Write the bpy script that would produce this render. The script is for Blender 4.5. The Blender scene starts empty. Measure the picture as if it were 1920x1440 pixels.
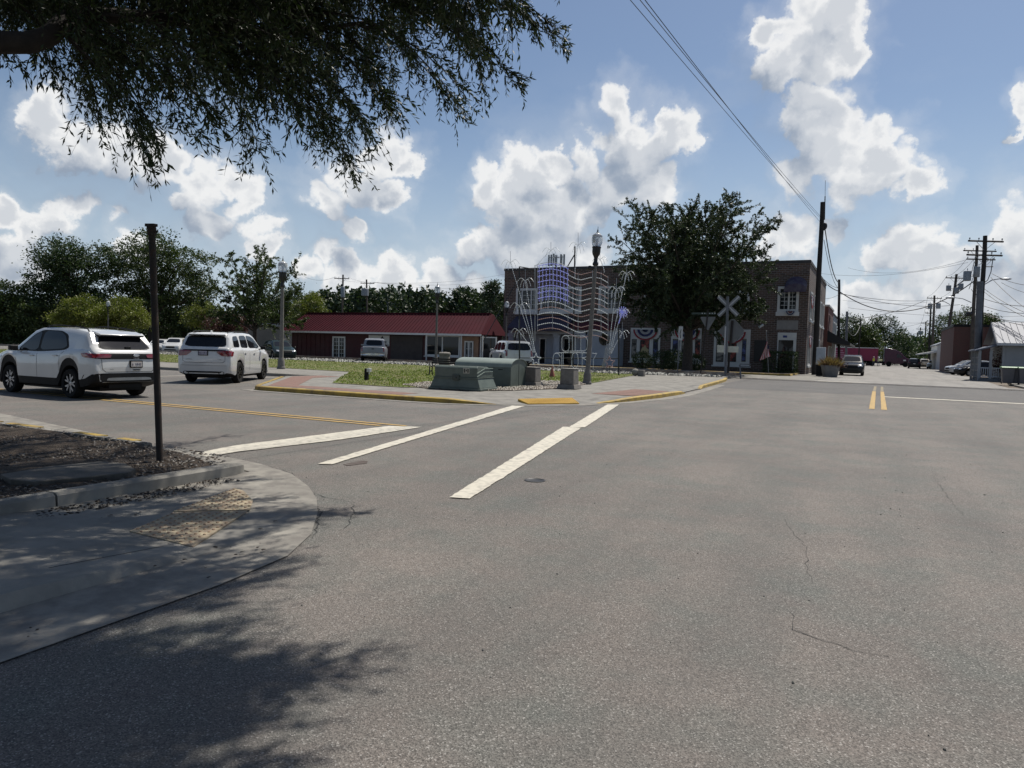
import bpy, bmesh, math, random
import numpy as np
from mathutils import Vector, Matrix
from mathutils.bvhtree import BVHTree
R = math.radians
random.seed(7); rng = np.random.default_rng(7)
SC = bpy.context.scene; COL = SC.collection

# ------------------------------------------------------------------ camera
FPX, CX, CY, CH = 1332.0, 960.0, 720.0, 1.6
_p = math.atan(68 / FPX); _r = R(1.6)
_F = Vector((0, math.cos(_p), -math.sin(_p))); _U0 = Vector((0, math.sin(_p), math.cos(_p))); _R0 = Vector((1, 0, 0))
_U = _U0 * math.cos(_r) - _R0 * math.sin(_r); _R = _R0 * math.cos(_r) + _U0 * math.sin(_r)
cd = bpy.data.cameras.new('camera'); cam = bpy.data.objects.new('camera', cd); COL.objects.link(cam)
cd.sensor_width = 36; cd.lens = 36 * FPX / 1920; cd.clip_end = 9000; cd.clip_start = 0.05
cam.matrix_world = Matrix(((_R.x, _U.x, -_F.x, 0), (_R.y, _U.y, -_F.y, 0), (_R.z, _U.z, -_F.z, CH), (0, 0, 0, 1)))
SC.camera = cam

def ray(px, py): return _F + _R * ((px - CX) / FPX) - _U * ((py - CY) / FPX)
def A(px, py, Y):
    d = ray(px, py); return Vector((0, 0, CH)) + d * (Y / d.y)
def G(px, py, z=0):
    d = ray(px, py); return Vector((0, 0, CH)) + d * ((z - CH) / d.z)
CA, SA = math.cos(R(27)), math.sin(R(27)); YAW = -R(27)      # street grid: s to the right, t up the street
def ST(s, t, z=0): return Vector((CA * s + SA * t, -SA * s + CA * t, z))
def toST(v): return (CA * v[0] - SA * v[1], SA * v[0] + CA * v[1])
def Gst(px, py, z=0): return toST(G(px, py, z))
def Ft(px, py, t):                                            # (s, z) on the plane t = const
    d = ray(px, py); k = t / (SA * d.x + CA * d.y); return ((CA * d.x - SA * d.y) * k, CH + d.z * k)
def Fs(px, py, s):                                            # (t, z) on the plane s = const
    d = ray(px, py); k = s / (CA * d.x - SA * d.y); return ((SA * d.x + CA * d.y) * k, CH + d.z * k)

# ------------------------------------------------------------------ light
SUN_AZ, SUN_EL = R(41), R(61)
S = Vector((math.cos(SUN_EL) * math.sin(SUN_AZ), math.cos(SUN_EL) * math.cos(SUN_AZ), math.sin(SUN_EL)))
sl = bpy.data.lights.new('sun', 'SUN'); sl.energy = 5.0; sl.angle = R(0.55); sl.color = (1, .95, .87)
so = bpy.data.objects.new('sun', sl); COL.objects.link(so); so.rotation_euler = S.to_track_quat('Z', 'Y').to_euler(); so.location = (30, 40, 60)
SKY_STRENGTH = 0.078
SC.view_settings.view_transform = 'Standard'; SC.view_settings.look = 'None'
SC.view_settings.exposure = 0.18; SC.view_settings.gamma = 1.0
try: SC.view_settings.use_curve_mapping = False
except Exception: pass
SC.cycles.max_bounces = 5; SC.cycles.diffuse_bounces = 2; SC.cycles.glossy_bounces = 2
SC.cycles.transmission_bounces = 4; SC.cycles.transparent_max_bounces = 6; SC.cycles.caustics_reflective = False
SC.cycles.caustics_refractive = False

W = bpy.data.worlds.new('World'); SC.world = W; W.use_nodes = True
wt = W.node_tree; wt.nodes.clear()
CLOUDS = [  # photograph position and radius of each billow; turned into directions of the sky
 (1480,90,58),(1520,45,62),(1575,28,50),(1600,90,42),(1460,125,52),(1530,130,66),(1440,55,32),(1455,160,40),(1520,200,54),(1545,255,52),
 (1570,305,62),(1630,300,58),(1652,245,36),(1510,345,34),(1690,345,34),(1600,350,46),(1535,300,40),
 (1165,185,36),(1180,235,56),(1140,265,52),(1205,280,62),(1265,250,44),(1312,258,22),(1105,300,40),(1150,335,62),(1220,340,50),
 (975,345,46),(1030,318,32),(925,340,34),(1000,380,46),(1060,385,44),(1105,388,36),(955,405,46),(915,440,44),(985,450,56),(1050,430,50),(885,468,36),(1070,480,60),
 (90,235,44),(150,262,58),(215,285,56),(300,310,56),(380,345,52),(440,330,36),(470,372,36),(490,425,26),(505,462,24),(405,415,40),(350,385,26),
 (680,345,54),(722,305,44),(620,372,44),(735,375,36),(765,318,22),(672,440,26),
 (140,392,26),(105,425,32),(15,420,38),(60,448,36),(210,420,22),
 (600,490,26),(645,515,36),(700,522,34),(745,528,44),(825,535,44),(885,552,34),(570,515,26),
 (1490,445,44),(1560,440,28),(1640,500,38),(1700,482,52),(1755,495,42),(1870,440,52),(1930,470,60),(1800,540,70),(1620,560,56),(1720,575,70),(1890,575,60),
 (1440,460,30),(30,500,60),(260,470,34),(1900,190,30),(1890,255,12)]
ng = bpy.data.node_groups.new('cloud_field', 'ShaderNodeTree')
ng.interface.new_socket('Vector', in_out='INPUT', socket_type='NodeSocketVector')
ng.interface.new_socket('Value', in_out='OUTPUT', socket_type='NodeSocketFloat')
gi = ng.nodes.new('NodeGroupInput'); go_ = ng.nodes.new('NodeGroupOutput')
prev = None
for (cx, cy, cr) in CLOUDS:
    d = ray(cx, cy).normalized(); rad = cr / FPX * 1.27 / (ray(cx, cy).length)
    vd = ng.nodes.new('ShaderNodeVectorMath'); vd.operation = 'DISTANCE'; vd.inputs[1].default_value = d
    ng.links.new(gi.outputs[0], vd.inputs[0])
    ma = ng.nodes.new('ShaderNodeMath'); ma.operation = 'MULTIPLY_ADD'; ma.inputs[1].default_value = -1 / rad; ma.inputs[2].default_value = 1.0
    ng.links.new(vd.outputs['Value'], ma.inputs[0])
    if prev is None: prev = ma
    else:
        mx = ng.nodes.new('ShaderNodeMath'); mx.operation = 'MAXIMUM'
        ng.links.new(prev.outputs[0], mx.inputs[0]); ng.links.new(ma.outputs[0], mx.inputs[1]); prev = mx
ng.links.new(prev.outputs[0], go_.inputs[0])
def wn(t, **k):
    n = wt.nodes.new(t)
    for a, b in k.items(): setattr(n, a, b)
    return n
def wm(op, a, b=None, c=None):
    n = wn('ShaderNodeMath', operation=op)
    for i, x in enumerate((a, b, c)):
        if x is None: continue
        if isinstance(x, (int, float)): n.inputs[i].default_value = x
        else: wt.links.new(x, n.inputs[i])
    return n.outputs[0]
def wv(op, a, b):
    n = wn('ShaderNodeVectorMath', operation=op)
    for i, x in enumerate((a, b)):
        if isinstance(x, (tuple, Vector)): n.inputs[i].default_value = x
        elif isinstance(x, (int, float)): n.inputs['Scale'].default_value = x
        else: wt.links.new(x, n.inputs[i])
    return n.outputs[0]
sky = wn('ShaderNodeTexSky', sky_type='NISHITA'); sky.sun_disc = False
sky.sun_elevation = SUN_EL; sky.sun_rotation = SUN_AZ; sky.air_density = 1.0; sky.dust_density = .7; sky.ozone_density = 1.6; sky.altitude = 0
tc = wn('ShaderNodeTexCoord'); dirv = tc.outputs['Generated']
def wnoise(vec, scale, detail, rough):
    n = wn('ShaderNodeTexNoise'); n.inputs['Scale'].default_value = scale; n.inputs['Detail'].default_value = detail
    n.inputs['Roughness'].default_value = rough; wt.links.new(vec, n.inputs['Vector']); return n
n1 = wnoise(dirv, 8, 3, .5); n2 = wnoise(dirv, 38, 7, .62)
w1 = wv('SCALE', wv('SUBTRACT', n1.outputs['Color'], (.5, .5, .5)), .085)
w2 = wv('SCALE', wv('SUBTRACT', n2.outputs['Color'], (.5, .5, .5)), .034)
pw = wv('ADD', wv('ADD', dirv, w1), w2)
vor = wn('ShaderNodeTexVoronoi', feature='SMOOTH_F1'); vor.inputs['Scale'].default_value = 21; vor.inputs['Smoothness'].default_value = .25; wt.links.new(pw, vor.inputs['Vector'])
vor2 = wn('ShaderNodeTexVoronoi', feature='SMOOTH_F1'); vor2.inputs['Scale'].default_value = 21; vor2.inputs['Smoothness'].default_value = .25; wt.links.new(wv('ADD', pw, (.006, 0, .013)), vor2.inputs['Vector'])
vor3 = wn('ShaderNodeTexVoronoi', feature='SMOOTH_F1'); vor3.inputs['Scale'].default_value = 52; vor3.inputs['Smoothness'].default_value = .3; wt.links.new(pw, vor3.inputs['Vector'])
bil_ = wm('ADD', wm('SUBTRACT', .42, vor.outputs['Distance']), wm('MULTIPLY', wm('SUBTRACT', .42, vor3.outputs['Distance']), .55)); bilrel = wm('SUBTRACT', vor2.outputs['Distance'], vor.outputs['Distance'])
ga = wn('ShaderNodeGroup'); ga.node_tree = ng; wt.links.new(pw, ga.inputs[0])
gb = wn('ShaderNodeGroup'); gb.node_tree = ng; wt.links.new(wv('ADD', pw, (.018, 0, .045)), gb.inputs[0])
D, D2 = ga.outputs[0], gb.outputs[0]
n3 = wnoise(dirv, 22, 8, .58); n4 = wnoise(wv('ADD', dirv, (.006, 0, .014)), 22, 8, .58)
relief = wm('SUBTRACT', n3.outputs['Fac'], n4.outputs['Fac'])
def smooth(x, a, b):
    n = wn('ShaderNodeMapRange', interpolation_type='SMOOTHSTEP'); n.inputs['From Min'].default_value = a; n.inputs['From Max'].default_value = b
    wt.links.new(x, n.inputs['Value']); return n.outputs[0]
Dd = wm('ADD', D, wm('ADD', wm('MULTIPLY', bil_, .75), wm('MULTIPLY', wm('SUBTRACT', n3.outputs['Fac'], .5), .45)))
alpha = smooth(Dd, -.10, .24)
lit = smooth(wm('ADD', wm('SUBTRACT', D, D2), wm('ADD', wm('MULTIPLY', relief, .7), wm('MULTIPLY', bilrel, 1.2))), -.75, .75)
rim = wm('SUBTRACT', 1, smooth(Dd, .20, .70))
litf = wm('ADD', wm('MULTIPLY', lit, .62), wm('MULTIPLY', rim, wm('ADD', .05, wm('MULTIPLY', lit, .42))))
cr_ = wn('ShaderNodeMixRGB'); wt.links.new(wm('MINIMUM', litf, 1.0), cr_.inputs[0])
cr_.inputs[1].default_value = (.29, .36, .47, 1); cr_.inputs[2].default_value = (.99, .99, .985, 1)
bg1 = wn('ShaderNodeBackground'); bg1.inputs['Strength'].default_value = SKY_STRENGTH
hs = wn('ShaderNodeHueSaturation'); hs.inputs['Saturation'].default_value = 1.0; wt.links.new(sky.outputs[0], hs.inputs['Color'])
sz = wn('ShaderNodeSeparateXYZ'); wt.links.new(dirv, sz.inputs[0]); zz = sz.outputs[2]
hz = wm('MULTIPLY', wm('SUBTRACT', 1, smooth(zz, -.02, .33)), .86)                  # pale summer haze low over the horizon
mp = wn('ShaderNodeMapping'); mp.inputs['Scale'].default_value = (1, 1, 1.6); wt.links.new(dirv, mp.inputs['Vector'])
nv = wnoise(mp.outputs[0], 4.5, 7, .6); veil = wm('MULTIPLY', wm('MULTIPLY', smooth(nv.outputs['Fac'], .47, .70), wm('SUBTRACT', 1, smooth(zz, .14, .40))), .40)
hx = wn('ShaderNodeMixRGB'); wt.links.new(wm('MAXIMUM', hz, 0.0), hx.inputs[0]); wt.links.new(hs.outputs[0], hx.inputs[1]); hx.inputs[2].default_value = (5.6, 6.7, 8.0, 1)
hv2 = wn('ShaderNodeMixRGB'); wt.links.new(veil, hv2.inputs[0]); wt.links.new(hx.outputs[0], hv2.inputs[1]); hv2.inputs[2].default_value = (7.2, 7.7, 8.3, 1)
wt.links.new(hv2.outputs[0], bg1.inputs['Color'])
bg2 = wn('ShaderNodeBackground'); bg2.inputs['Strength'].default_value = .80; wt.links.new(cr_.outputs[0], bg2.inputs['Color'])
mixs = wn('ShaderNodeMixShader'); wt.links.new(wm('MAXIMUM', wm('MULTIPLY', alpha, .93), wm('MULTIPLY', smooth(Dd, -.75, .15), .20)), mixs.inputs[0]); wt.links.new(bg1.outputs[0], mixs.inputs[1]); wt.links.new(bg2.outputs[0], mixs.inputs[2])
wo = wn('ShaderNodeOutputWorld'); wt.links.new(mixs.outputs[0], wo.inputs['Surface'])

# ------------------------------------------------------------------ materials
def _nt(name):
    m = bpy.data.materials.new(name); m.use_nodes = True; t = m.node_tree
    b = t.nodes['Principled BSDF']; return m, t, b
def nn(t, ty, **k):
    n = t.nodes.new(ty)
    for a, v in k.items():
        if a in n.inputs: n.inputs[a].default_value = v
        else: setattr(n, a, v)
    return n
def rgba(c): return (c[0], c[1], c[2], 1)
def noise_fac(t, vec, scale, detail=5, rough=.6, lo=.35, hi=.65):
    n = nn(t, 'ShaderNodeTexNoise', Scale=scale, Detail=detail, Roughness=rough); t.links.new(vec, n.inputs['Vector'])
    mr = nn(t, 'ShaderNodeMapRange'); mr.inputs['From Min'].default_value = lo; mr.inputs['From Max'].default_value = hi
    t.links.new(n.outputs['Fac'], mr.inputs['Value']); return mr.outputs[0]
def mixc(t, fac, a, b, blend='MIX'):
    n = nn(t, 'ShaderNodeMixRGB', blend_type=blend)
    for i, x in enumerate((fac, a, b)):
        if isinstance(x, (int, float)): n.inputs[i].default_value = x
        elif isinstance(x, tuple): n.inputs[i].default_value = rgba(x)
        else: t.links.new(x, n.inputs[i])
    return n.outputs[0]
def bump(t, b, h, strength=.3, dist=.01):
    n = nn(t, 'ShaderNodeBump'); n.inputs['Strength'].default_value = strength; n.inputs['Distance'].default_value = dist
    t.links.new(h, n.inputs['Height']); t.links.new(n.outputs[0], b.inputs['Normal'])
_MC = {}
def mat(name, col, rough=.6, metal=0, col2=None, vs=4, lo=.35, hi=.65, bmp=0, bs=60, coat=0, spec=.5, emit=None, es=0):
    if name in _MC: return _MC[name]
    m, t, b = _nt(name); _MC[name] = m
    b.inputs['Roughness'].default_value = rough; b.inputs['Metallic'].default_value = metal
    b.inputs['Coat Weight'].default_value = coat; b.inputs['Coat Roughness'].default_value = .04
    b.inputs['Specular IOR Level'].default_value = spec
    v = nn(t, 'ShaderNodeTexCoord').outputs['Object']
    if col2 is None: col2 = tuple(c * .82 for c in col)
    t.links.new(mixc(t, noise_fac(t, v, vs, 6, .6, lo, hi), col, col2), b.inputs['Base Color'])
    if bmp:
        n = nn(t, 'ShaderNodeTexNoise', Scale=bs, Detail=4); t.links.new(v, n.inputs['Vector']); bump(t, b, n.outputs['Fac'], bmp, .01)
    if emit: b.inputs['Emission Color'].default_value = rgba(emit); b.inputs['Emission Strength'].default_value = es
    return m

def m_asphalt(name, c1, c2, cg, agg=1.0):
    m, t, b = _nt(name); v = nn(t, 'ShaderNodeTexCoord').outputs['Object']
    macro = noise_fac(t, v, .35, 6, .6, .38, .62); macro2 = noise_fac(t, v, 1.3, 4, .6, .42, .72)
    c = mixc(t, macro, c1, c2); c = mixc(t, wmul(t, macro2, .75), c, cg)
    vo = nn(t, 'ShaderNodeTexVoronoi', Scale=150.0); t.links.new(v, vo.inputs['Vector'])
    sp = nn(t, 'ShaderNodeSeparateColor'); t.links.new(vo.outputs['Color'], sp.inputs[0])
    mr = nn(t, 'ShaderNodeMapRange'); t.links.new(sp.outputs[0], mr.inputs[0]); mr.inputs['To Min'].default_value = .42; mr.inputs['To Max'].default_value = 1.58
    c = mixc(t, .85 * agg, c, mixc(t, 1.0, c, mr.outputs[0], 'MULTIPLY'))
    st = nn(t, 'ShaderNodeMapRange'); t.links.new(sp.outputs[1], st.inputs[0]); st.inputs['From Min'].default_value = .93; st.inputs['From Max'].default_value = .96
    c = mixc(t, wmul(t, st.outputs[0], .5 * agg), c, (.42, .40, .37))
    # traffic polish and oily streaks along the lanes
    sc = nn(t, 'ShaderNodeMapping'); sc.inputs['Scale'].default_value = (1.1, .09, 1); t.links.new(v, sc.inputs['Vector'])
    c = mixc(t, wmul(t, noise_fac(t, sc.outputs[0], 1.0, 5, .6, .45, .75), .40), c, (.062, .061, .058))
    t.links.new(c, b.inputs['Base Color']); b.inputs['Roughness'].default_value = .82; b.inputs['Specular IOR Level'].default_value = .35
    bump(t, b, vo.outputs['Distance'], .55 * agg, .006); return m
def wmul(t, a, k):
    n = nn(t, 'ShaderNodeMath', operation='MULTIPLY'); t.links.new(a, n.inputs[0]); n.inputs[1].default_value = k; return n.outputs[0]
M = {}
M['asphalt'] = m_asphalt('asphalt', (.148, .129, .113), (.106, .094, .084), (.088, .097, .087))
M['asphalt_new'] = m_asphalt('crossing_asphalt', (.100, .093, .086), (.078, .073, .069), (.08, .08, .078), .7)
M['street'] = m_asphalt('worn_street', (.235, .225, .205), (.19, .18, .165), (.21, .19, .175), .5)
def m_layer(name, cols, scales, rough=.9, bmp=.4, bs=120, bd=.01):
    m, t, b = _nt(name); v = nn(t, 'ShaderNodeTexCoord').outputs['Object']; c = cols[0]
    for cc, s in zip(cols[1:], scales):
        c = mixc(t, noise_fac(t, v, s, 6, .65, .4, .62), c, cc)
    t.links.new(c, b.inputs['Base Color']); b.inputs['Roughness'].default_value = rough; b.inputs['Specular IOR Level'].default_value = .3
    n = nn(t, 'ShaderNodeTexNoise', Scale=bs, Detail=5); t.links.new(v, n.inputs['Vector']); bump(t, b, n.outputs['Fac'], bmp, bd); return m
M['concrete'] = m_layer('concrete', [(.245, .232, .203), (.20, .187, .167), (.22, .208, .184), (.155, .147, .13)], [.8, 6, 2.3], .85, .25, 90, .004)
M['gutter'] = m_layer('gutter_concrete', [(.265, .248, .214), (.205, .192, .168), (.155, .143, .127)], [1.2, 4], .85, .3, 90, .004)
M['earth'] = m_layer('earth', [(.11, .12, .05), (.16, .13, .08), (.08, .10, .04)], [.05, .8], .95)
M['grass'] = m_layer('grass', [(.10, .14, .028), (.135, .15, .04), (.078, .112, .025), (.17, .148, .07)], [.5, 5, .9], .95, .9, 40, .05)
M['mulch'] = m_layer('mulch', [(.024, .018, .014), (.045, .033, .024), (.012, .010, .008), (.065, .048, .034)], [6, 30, 45], .95, 1, 45, .05)
M['gravel'] = m_layer('gravel_bed', [(.16, .125, .095), (.09, .066, .048), (.24, .21, .175)], [12, 40], .95, 1, 50, .04)
M['ballast'] = m_layer('ballast', [(.12, .112, .105), (.07, .066, .062), (.26, .25, .235)], [3, 9], .95, 1, 18, .08)
M['yellow_kerb'] = mat('yellow_kerb_paint', (.36, .245, .045), .75, 0, (.13, .09, .045), 3.5, .42, .72, .2, 60)
M['white_line'] = mat('white_road_paint', (.50, .465, .385), .75, 0, (.29, .27, .23), 9, .46, .70, .2, 150)
M['yellow_line'] = mat('yellow_road_paint', (.40, .255, .07), .75, 0, (.20, .15, .08), 9, .45, .72, .2, 150)
M['tactile_yellow'] = mat('tactile_yellow', (.47, .285, .03), .7, 0, (.40, .23, .028), 8)
M['tactile_tan'] = mat('tactile_tan', (.35, .29, .19), .8, 0, (.23, .175, .12), 9, .4, .6, .2, 80)
M['crack'] = mat('tar_crack', (.02, .02, .02), .9)
def m_brick(name, c1, c2, mortar, sx=1.0, vary=.5):
    m, t, b = _nt(name); v = nn(t, 'ShaderNodeTexCoord').outputs['Object']
    sp = nn(t, 'ShaderNodeSeparateXYZ'); t.links.new(v, sp.inputs[0]); ad = nn(t, 'ShaderNodeMath', operation='ADD'); t.links.new(sp.outputs[0], ad.inputs[0]); t.links.new(sp.outputs[1], ad.inputs[1])
    cb = nn(t, 'ShaderNodeCombineXYZ'); t.links.new(ad.outputs[0], cb.inputs[0]); t.links.new(sp.outputs[2], cb.inputs[1])
    br = nn(t, 'ShaderNodeTexBrick', Scale=1.0); br.inputs['Brick Width'].default_value = .24 * sx; br.inputs['Row Height'].default_value = .085 * sx
    br.inputs['Mortar Size'].default_value = .010 * sx; br.inputs['Mortar Smooth'].default_value = .1; br.inputs['Bias'].default_value = vary - .5
    br.inputs['Color1'].default_value = rgba(c1); br.inputs['Color2'].default_value = rgba(c2); br.inputs['Mortar'].default_value = rgba(mortar)
    t.links.new(cb.outputs[0], br.inputs['Vector'])
    c = mixc(t, wmul(t, noise_fac(t, v, .5, 5, .6), .35), br.outputs['Color'], (.07, .055, .05))
    t.links.new(c, b.inputs['Base Color']); b.inputs['Roughness'].default_value = .88
    bump(t, b, br.outputs['Fac'], -.4, .008); return m
M['brick'] = m_brick('dark_brick', (.128, .075, .057), (.064, .043, .035), (.215, .195, .175), 1.9)
M['brick_red'] = m_brick('red_brick', (.19, .052, .040), (.135, .040, .033), (.14, .085, .07))
M['brick_maroon'] = m_brick('maroon_brick', (.075, .015, .017), (.052, .012, .014), (.05, .02, .02))
M['brick_old'] = m_brick('old_red_brick', (.125, .043, .034), (.095, .034, .028), (.11, .07, .06))
M['pavers'] = m_layer('brick_pavers', [(.19, .095, .073), (.145, .08, .064), (.20, .14, .115)], [5, 22], .9, .4, 60, .006)
M['glass'] = mat('dark_glass', (.010, .012, .014), .04, 0, (.014, .016, .018), 2, spec=.4)
M['glass_car'] = mat('car_glass', (.006, .007, .009), .03, 0, (.009, .010, .012), 2, spec=.34)
M['glass_clear'] = None
M['white_trim'] = mat('white_trim', (.60, .60, .58), .6, 0, (.52, .52, .50), 1.5)
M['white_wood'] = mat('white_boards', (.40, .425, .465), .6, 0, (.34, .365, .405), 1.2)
M['black'] = mat('black_plastic', (.008, .008, .0085), .6, 0, (.011, .011, .0115), 8, spec=.2)
M['black_metal'] = mat('black_metal', (.02, .02, .02), .5, .3, (.03, .028, .026), 8)
M['rubber'] = mat('tyre_rubber', (.010, .010, .010), .9, 0, (.018, .017, .016), 12, spec=.2)
M['chrome'] = mat('bright_metal', (.62, .63, .65), .22, 1.0, (.5, .5, .52), 8)
M['alloy'] = mat('alloy_rim', (.40, .40, .41), .35, .8, (.3, .3, .31), 8)
M['rim_black'] = mat('black_rim', (.018, .018, .02), .25, .5, (.03, .03, .03), 8)
M['paint_white'] = mat('white_car_paint', (.56, .56, .545), .25, 0, (.51, .51, .495), 1.5, coat=.9)
M['lamp_red'] = mat('tail_lamp_red', (.22, .012, .016), .12, 0, (.12, .008, .01), 12, coat=1)
M['lamp_clear'] = mat('headlamp_lens', (.55, .57, .6), .08, 0, (.3, .31, .33), 10, coat=1)
M['grey_metal'] = mat('grey_metal', (.27, .28, .28), .5, .4, (.21, .22, .22), 6)
M['steel'] = mat('galvanised_steel', (.34, .36, .38), .45, .6, (.26, .27, .29), 9)
M['rust'] = mat('rusty_steel', (.032, .025, .021), .85, .2, (.062, .034, .022), 14, .5, .75, .4, 120)
M['lamp_post'] = mat('lamp_post_concrete', (.175, .163, .145), .85, 0, (.13, .122, .11), 5, .35, .65, .4, 120)
M['pole_wood'] = mat('pole_wood', (.105, .085, .068), .9, 0, (.055, .045, .038), 2.5, .35, .65, .5, 30)
M['pole_dark'] = mat('pole_dark_wood', (.032, .026, .023), .9, 0, (.02, .017, .015), 3, bmp=.5, bs=30)
M['pole_grey'] = mat('pole_grey_paint', (.135, .142, .155), .7, 0, (.10, .105, .112), 3)
M['wire'] = mat('cable_black', (.018, .018, .02), .6)
M['green_box'] = mat('green_cabinet_paint', (.10, .122, .103), .55, 0, (.076, .095, .08), 3, .4, .66)
M['pedestal'] = mat('pedestal_concrete', (.20, .185, .165), .9, 0, (.13, .12, .105), 6, .35, .65, .4, 90)
M['bark'] = mat('bark', (.075, .058, .045), .95, 0, (.035, .028, .023), 9, .35, .65, .8, 40)
def m_leaf(name, a, b2, c3, trans=.25):
    m, t, b = _nt(name); g = nn(t, 'ShaderNodeNewGeometry'); cr = nn(t, 'ShaderNodeValToRGB')
    t.links.new(g.outputs['Random Per Island'], cr.inputs[0]); e = cr.color_ramp.elements
    e[0].color = rgba(a); e[1].color = rgba(c3); n = e.new(.55); n.color = rgba(b2)
    v = nn(t, 'ShaderNodeTexCoord').outputs['Object']
    c = mixc(t, noise_fac(t, v, .45, 3, .5, .3, .7), cr.outputs[0], mixc(t, 1.0, cr.outputs[0], (.55, .62, .55), 'MULTIPLY'))
    t.links.new(c, b.inputs['Base Color']); b.inputs['Roughness'].default_value = .5; b.inputs['Specular IOR Level'].default_value = .35
    tr = nn(t, 'ShaderNodeBsdfTranslucent'); t.links.new(mixc(t, 1.0, c, (1.0, 1.2, .55), 'MULTIPLY'), tr.inputs[0])
    mx = nn(t, 'ShaderNodeMixShader'); mx.inputs[0].default_value = trans
    t.links.new(b.outputs[0], mx.inputs[1]); t.links.new(tr.outputs[0], mx.inputs[2])
    t.links.new(mx.outputs[0], t.nodes['Material Output'].inputs['Surface']); return m
M['leaf_oak'] = m_leaf('willow_oak_leaf', (.030, .045, .016), (.045, .062, .022), (.065, .085, .030), .16)
M['leaf_dark'] = m_leaf('dark_leaf', (.030, .050, .020), (.045, .072, .026), (.070, .095, .034), .2)
M['leaf_mid'] = m_leaf('mid_leaf', (.045, .066, .020), (.065, .090, .028), (.095, .115, .036), .25)
M['leaf_lime'] = m_leaf('lime_leaf', (.13, .155, .026), (.18, .19, .035), (.21, .20, .05), .3)
M['leaf_pine'] = m_leaf('pine_leaf', (.032, .052, .024), (.045, .068, .030), (.06, .085, .04), .15)
M['leaf_hedge'] = m_leaf('hedge_leaf', (.035, .055, .018), (.05, .075, .022), (.075, .10, .03), .2)
M['grass_blade'] = m_leaf('grass_blade', (.135, .18, .038), (.175, .205, .05), (.22, .205, .075), .5)
M['straw'] = m_leaf('dry_ornamental_grass', (.20, .125, .065), (.25, .165, .095), (.15, .07, .05), .3)
M['maroon_leaf'] = m_leaf('maroon_leaf', (.06, .018, .02), (.09, .03, .03), (.12, .06, .04), .2)
def m_globe():
    m, t, b = _nt('lamp_globe_glass'); b.inputs['Base Color'].default_value = (.92, .95, .97, 1); b.inputs['Roughness'].default_value = .12
    b.inputs['Transmission Weight'].default_value = .55; b.inputs['IOR'].default_value = 1.2; return m
M['globe'] = m_globe()

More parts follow.
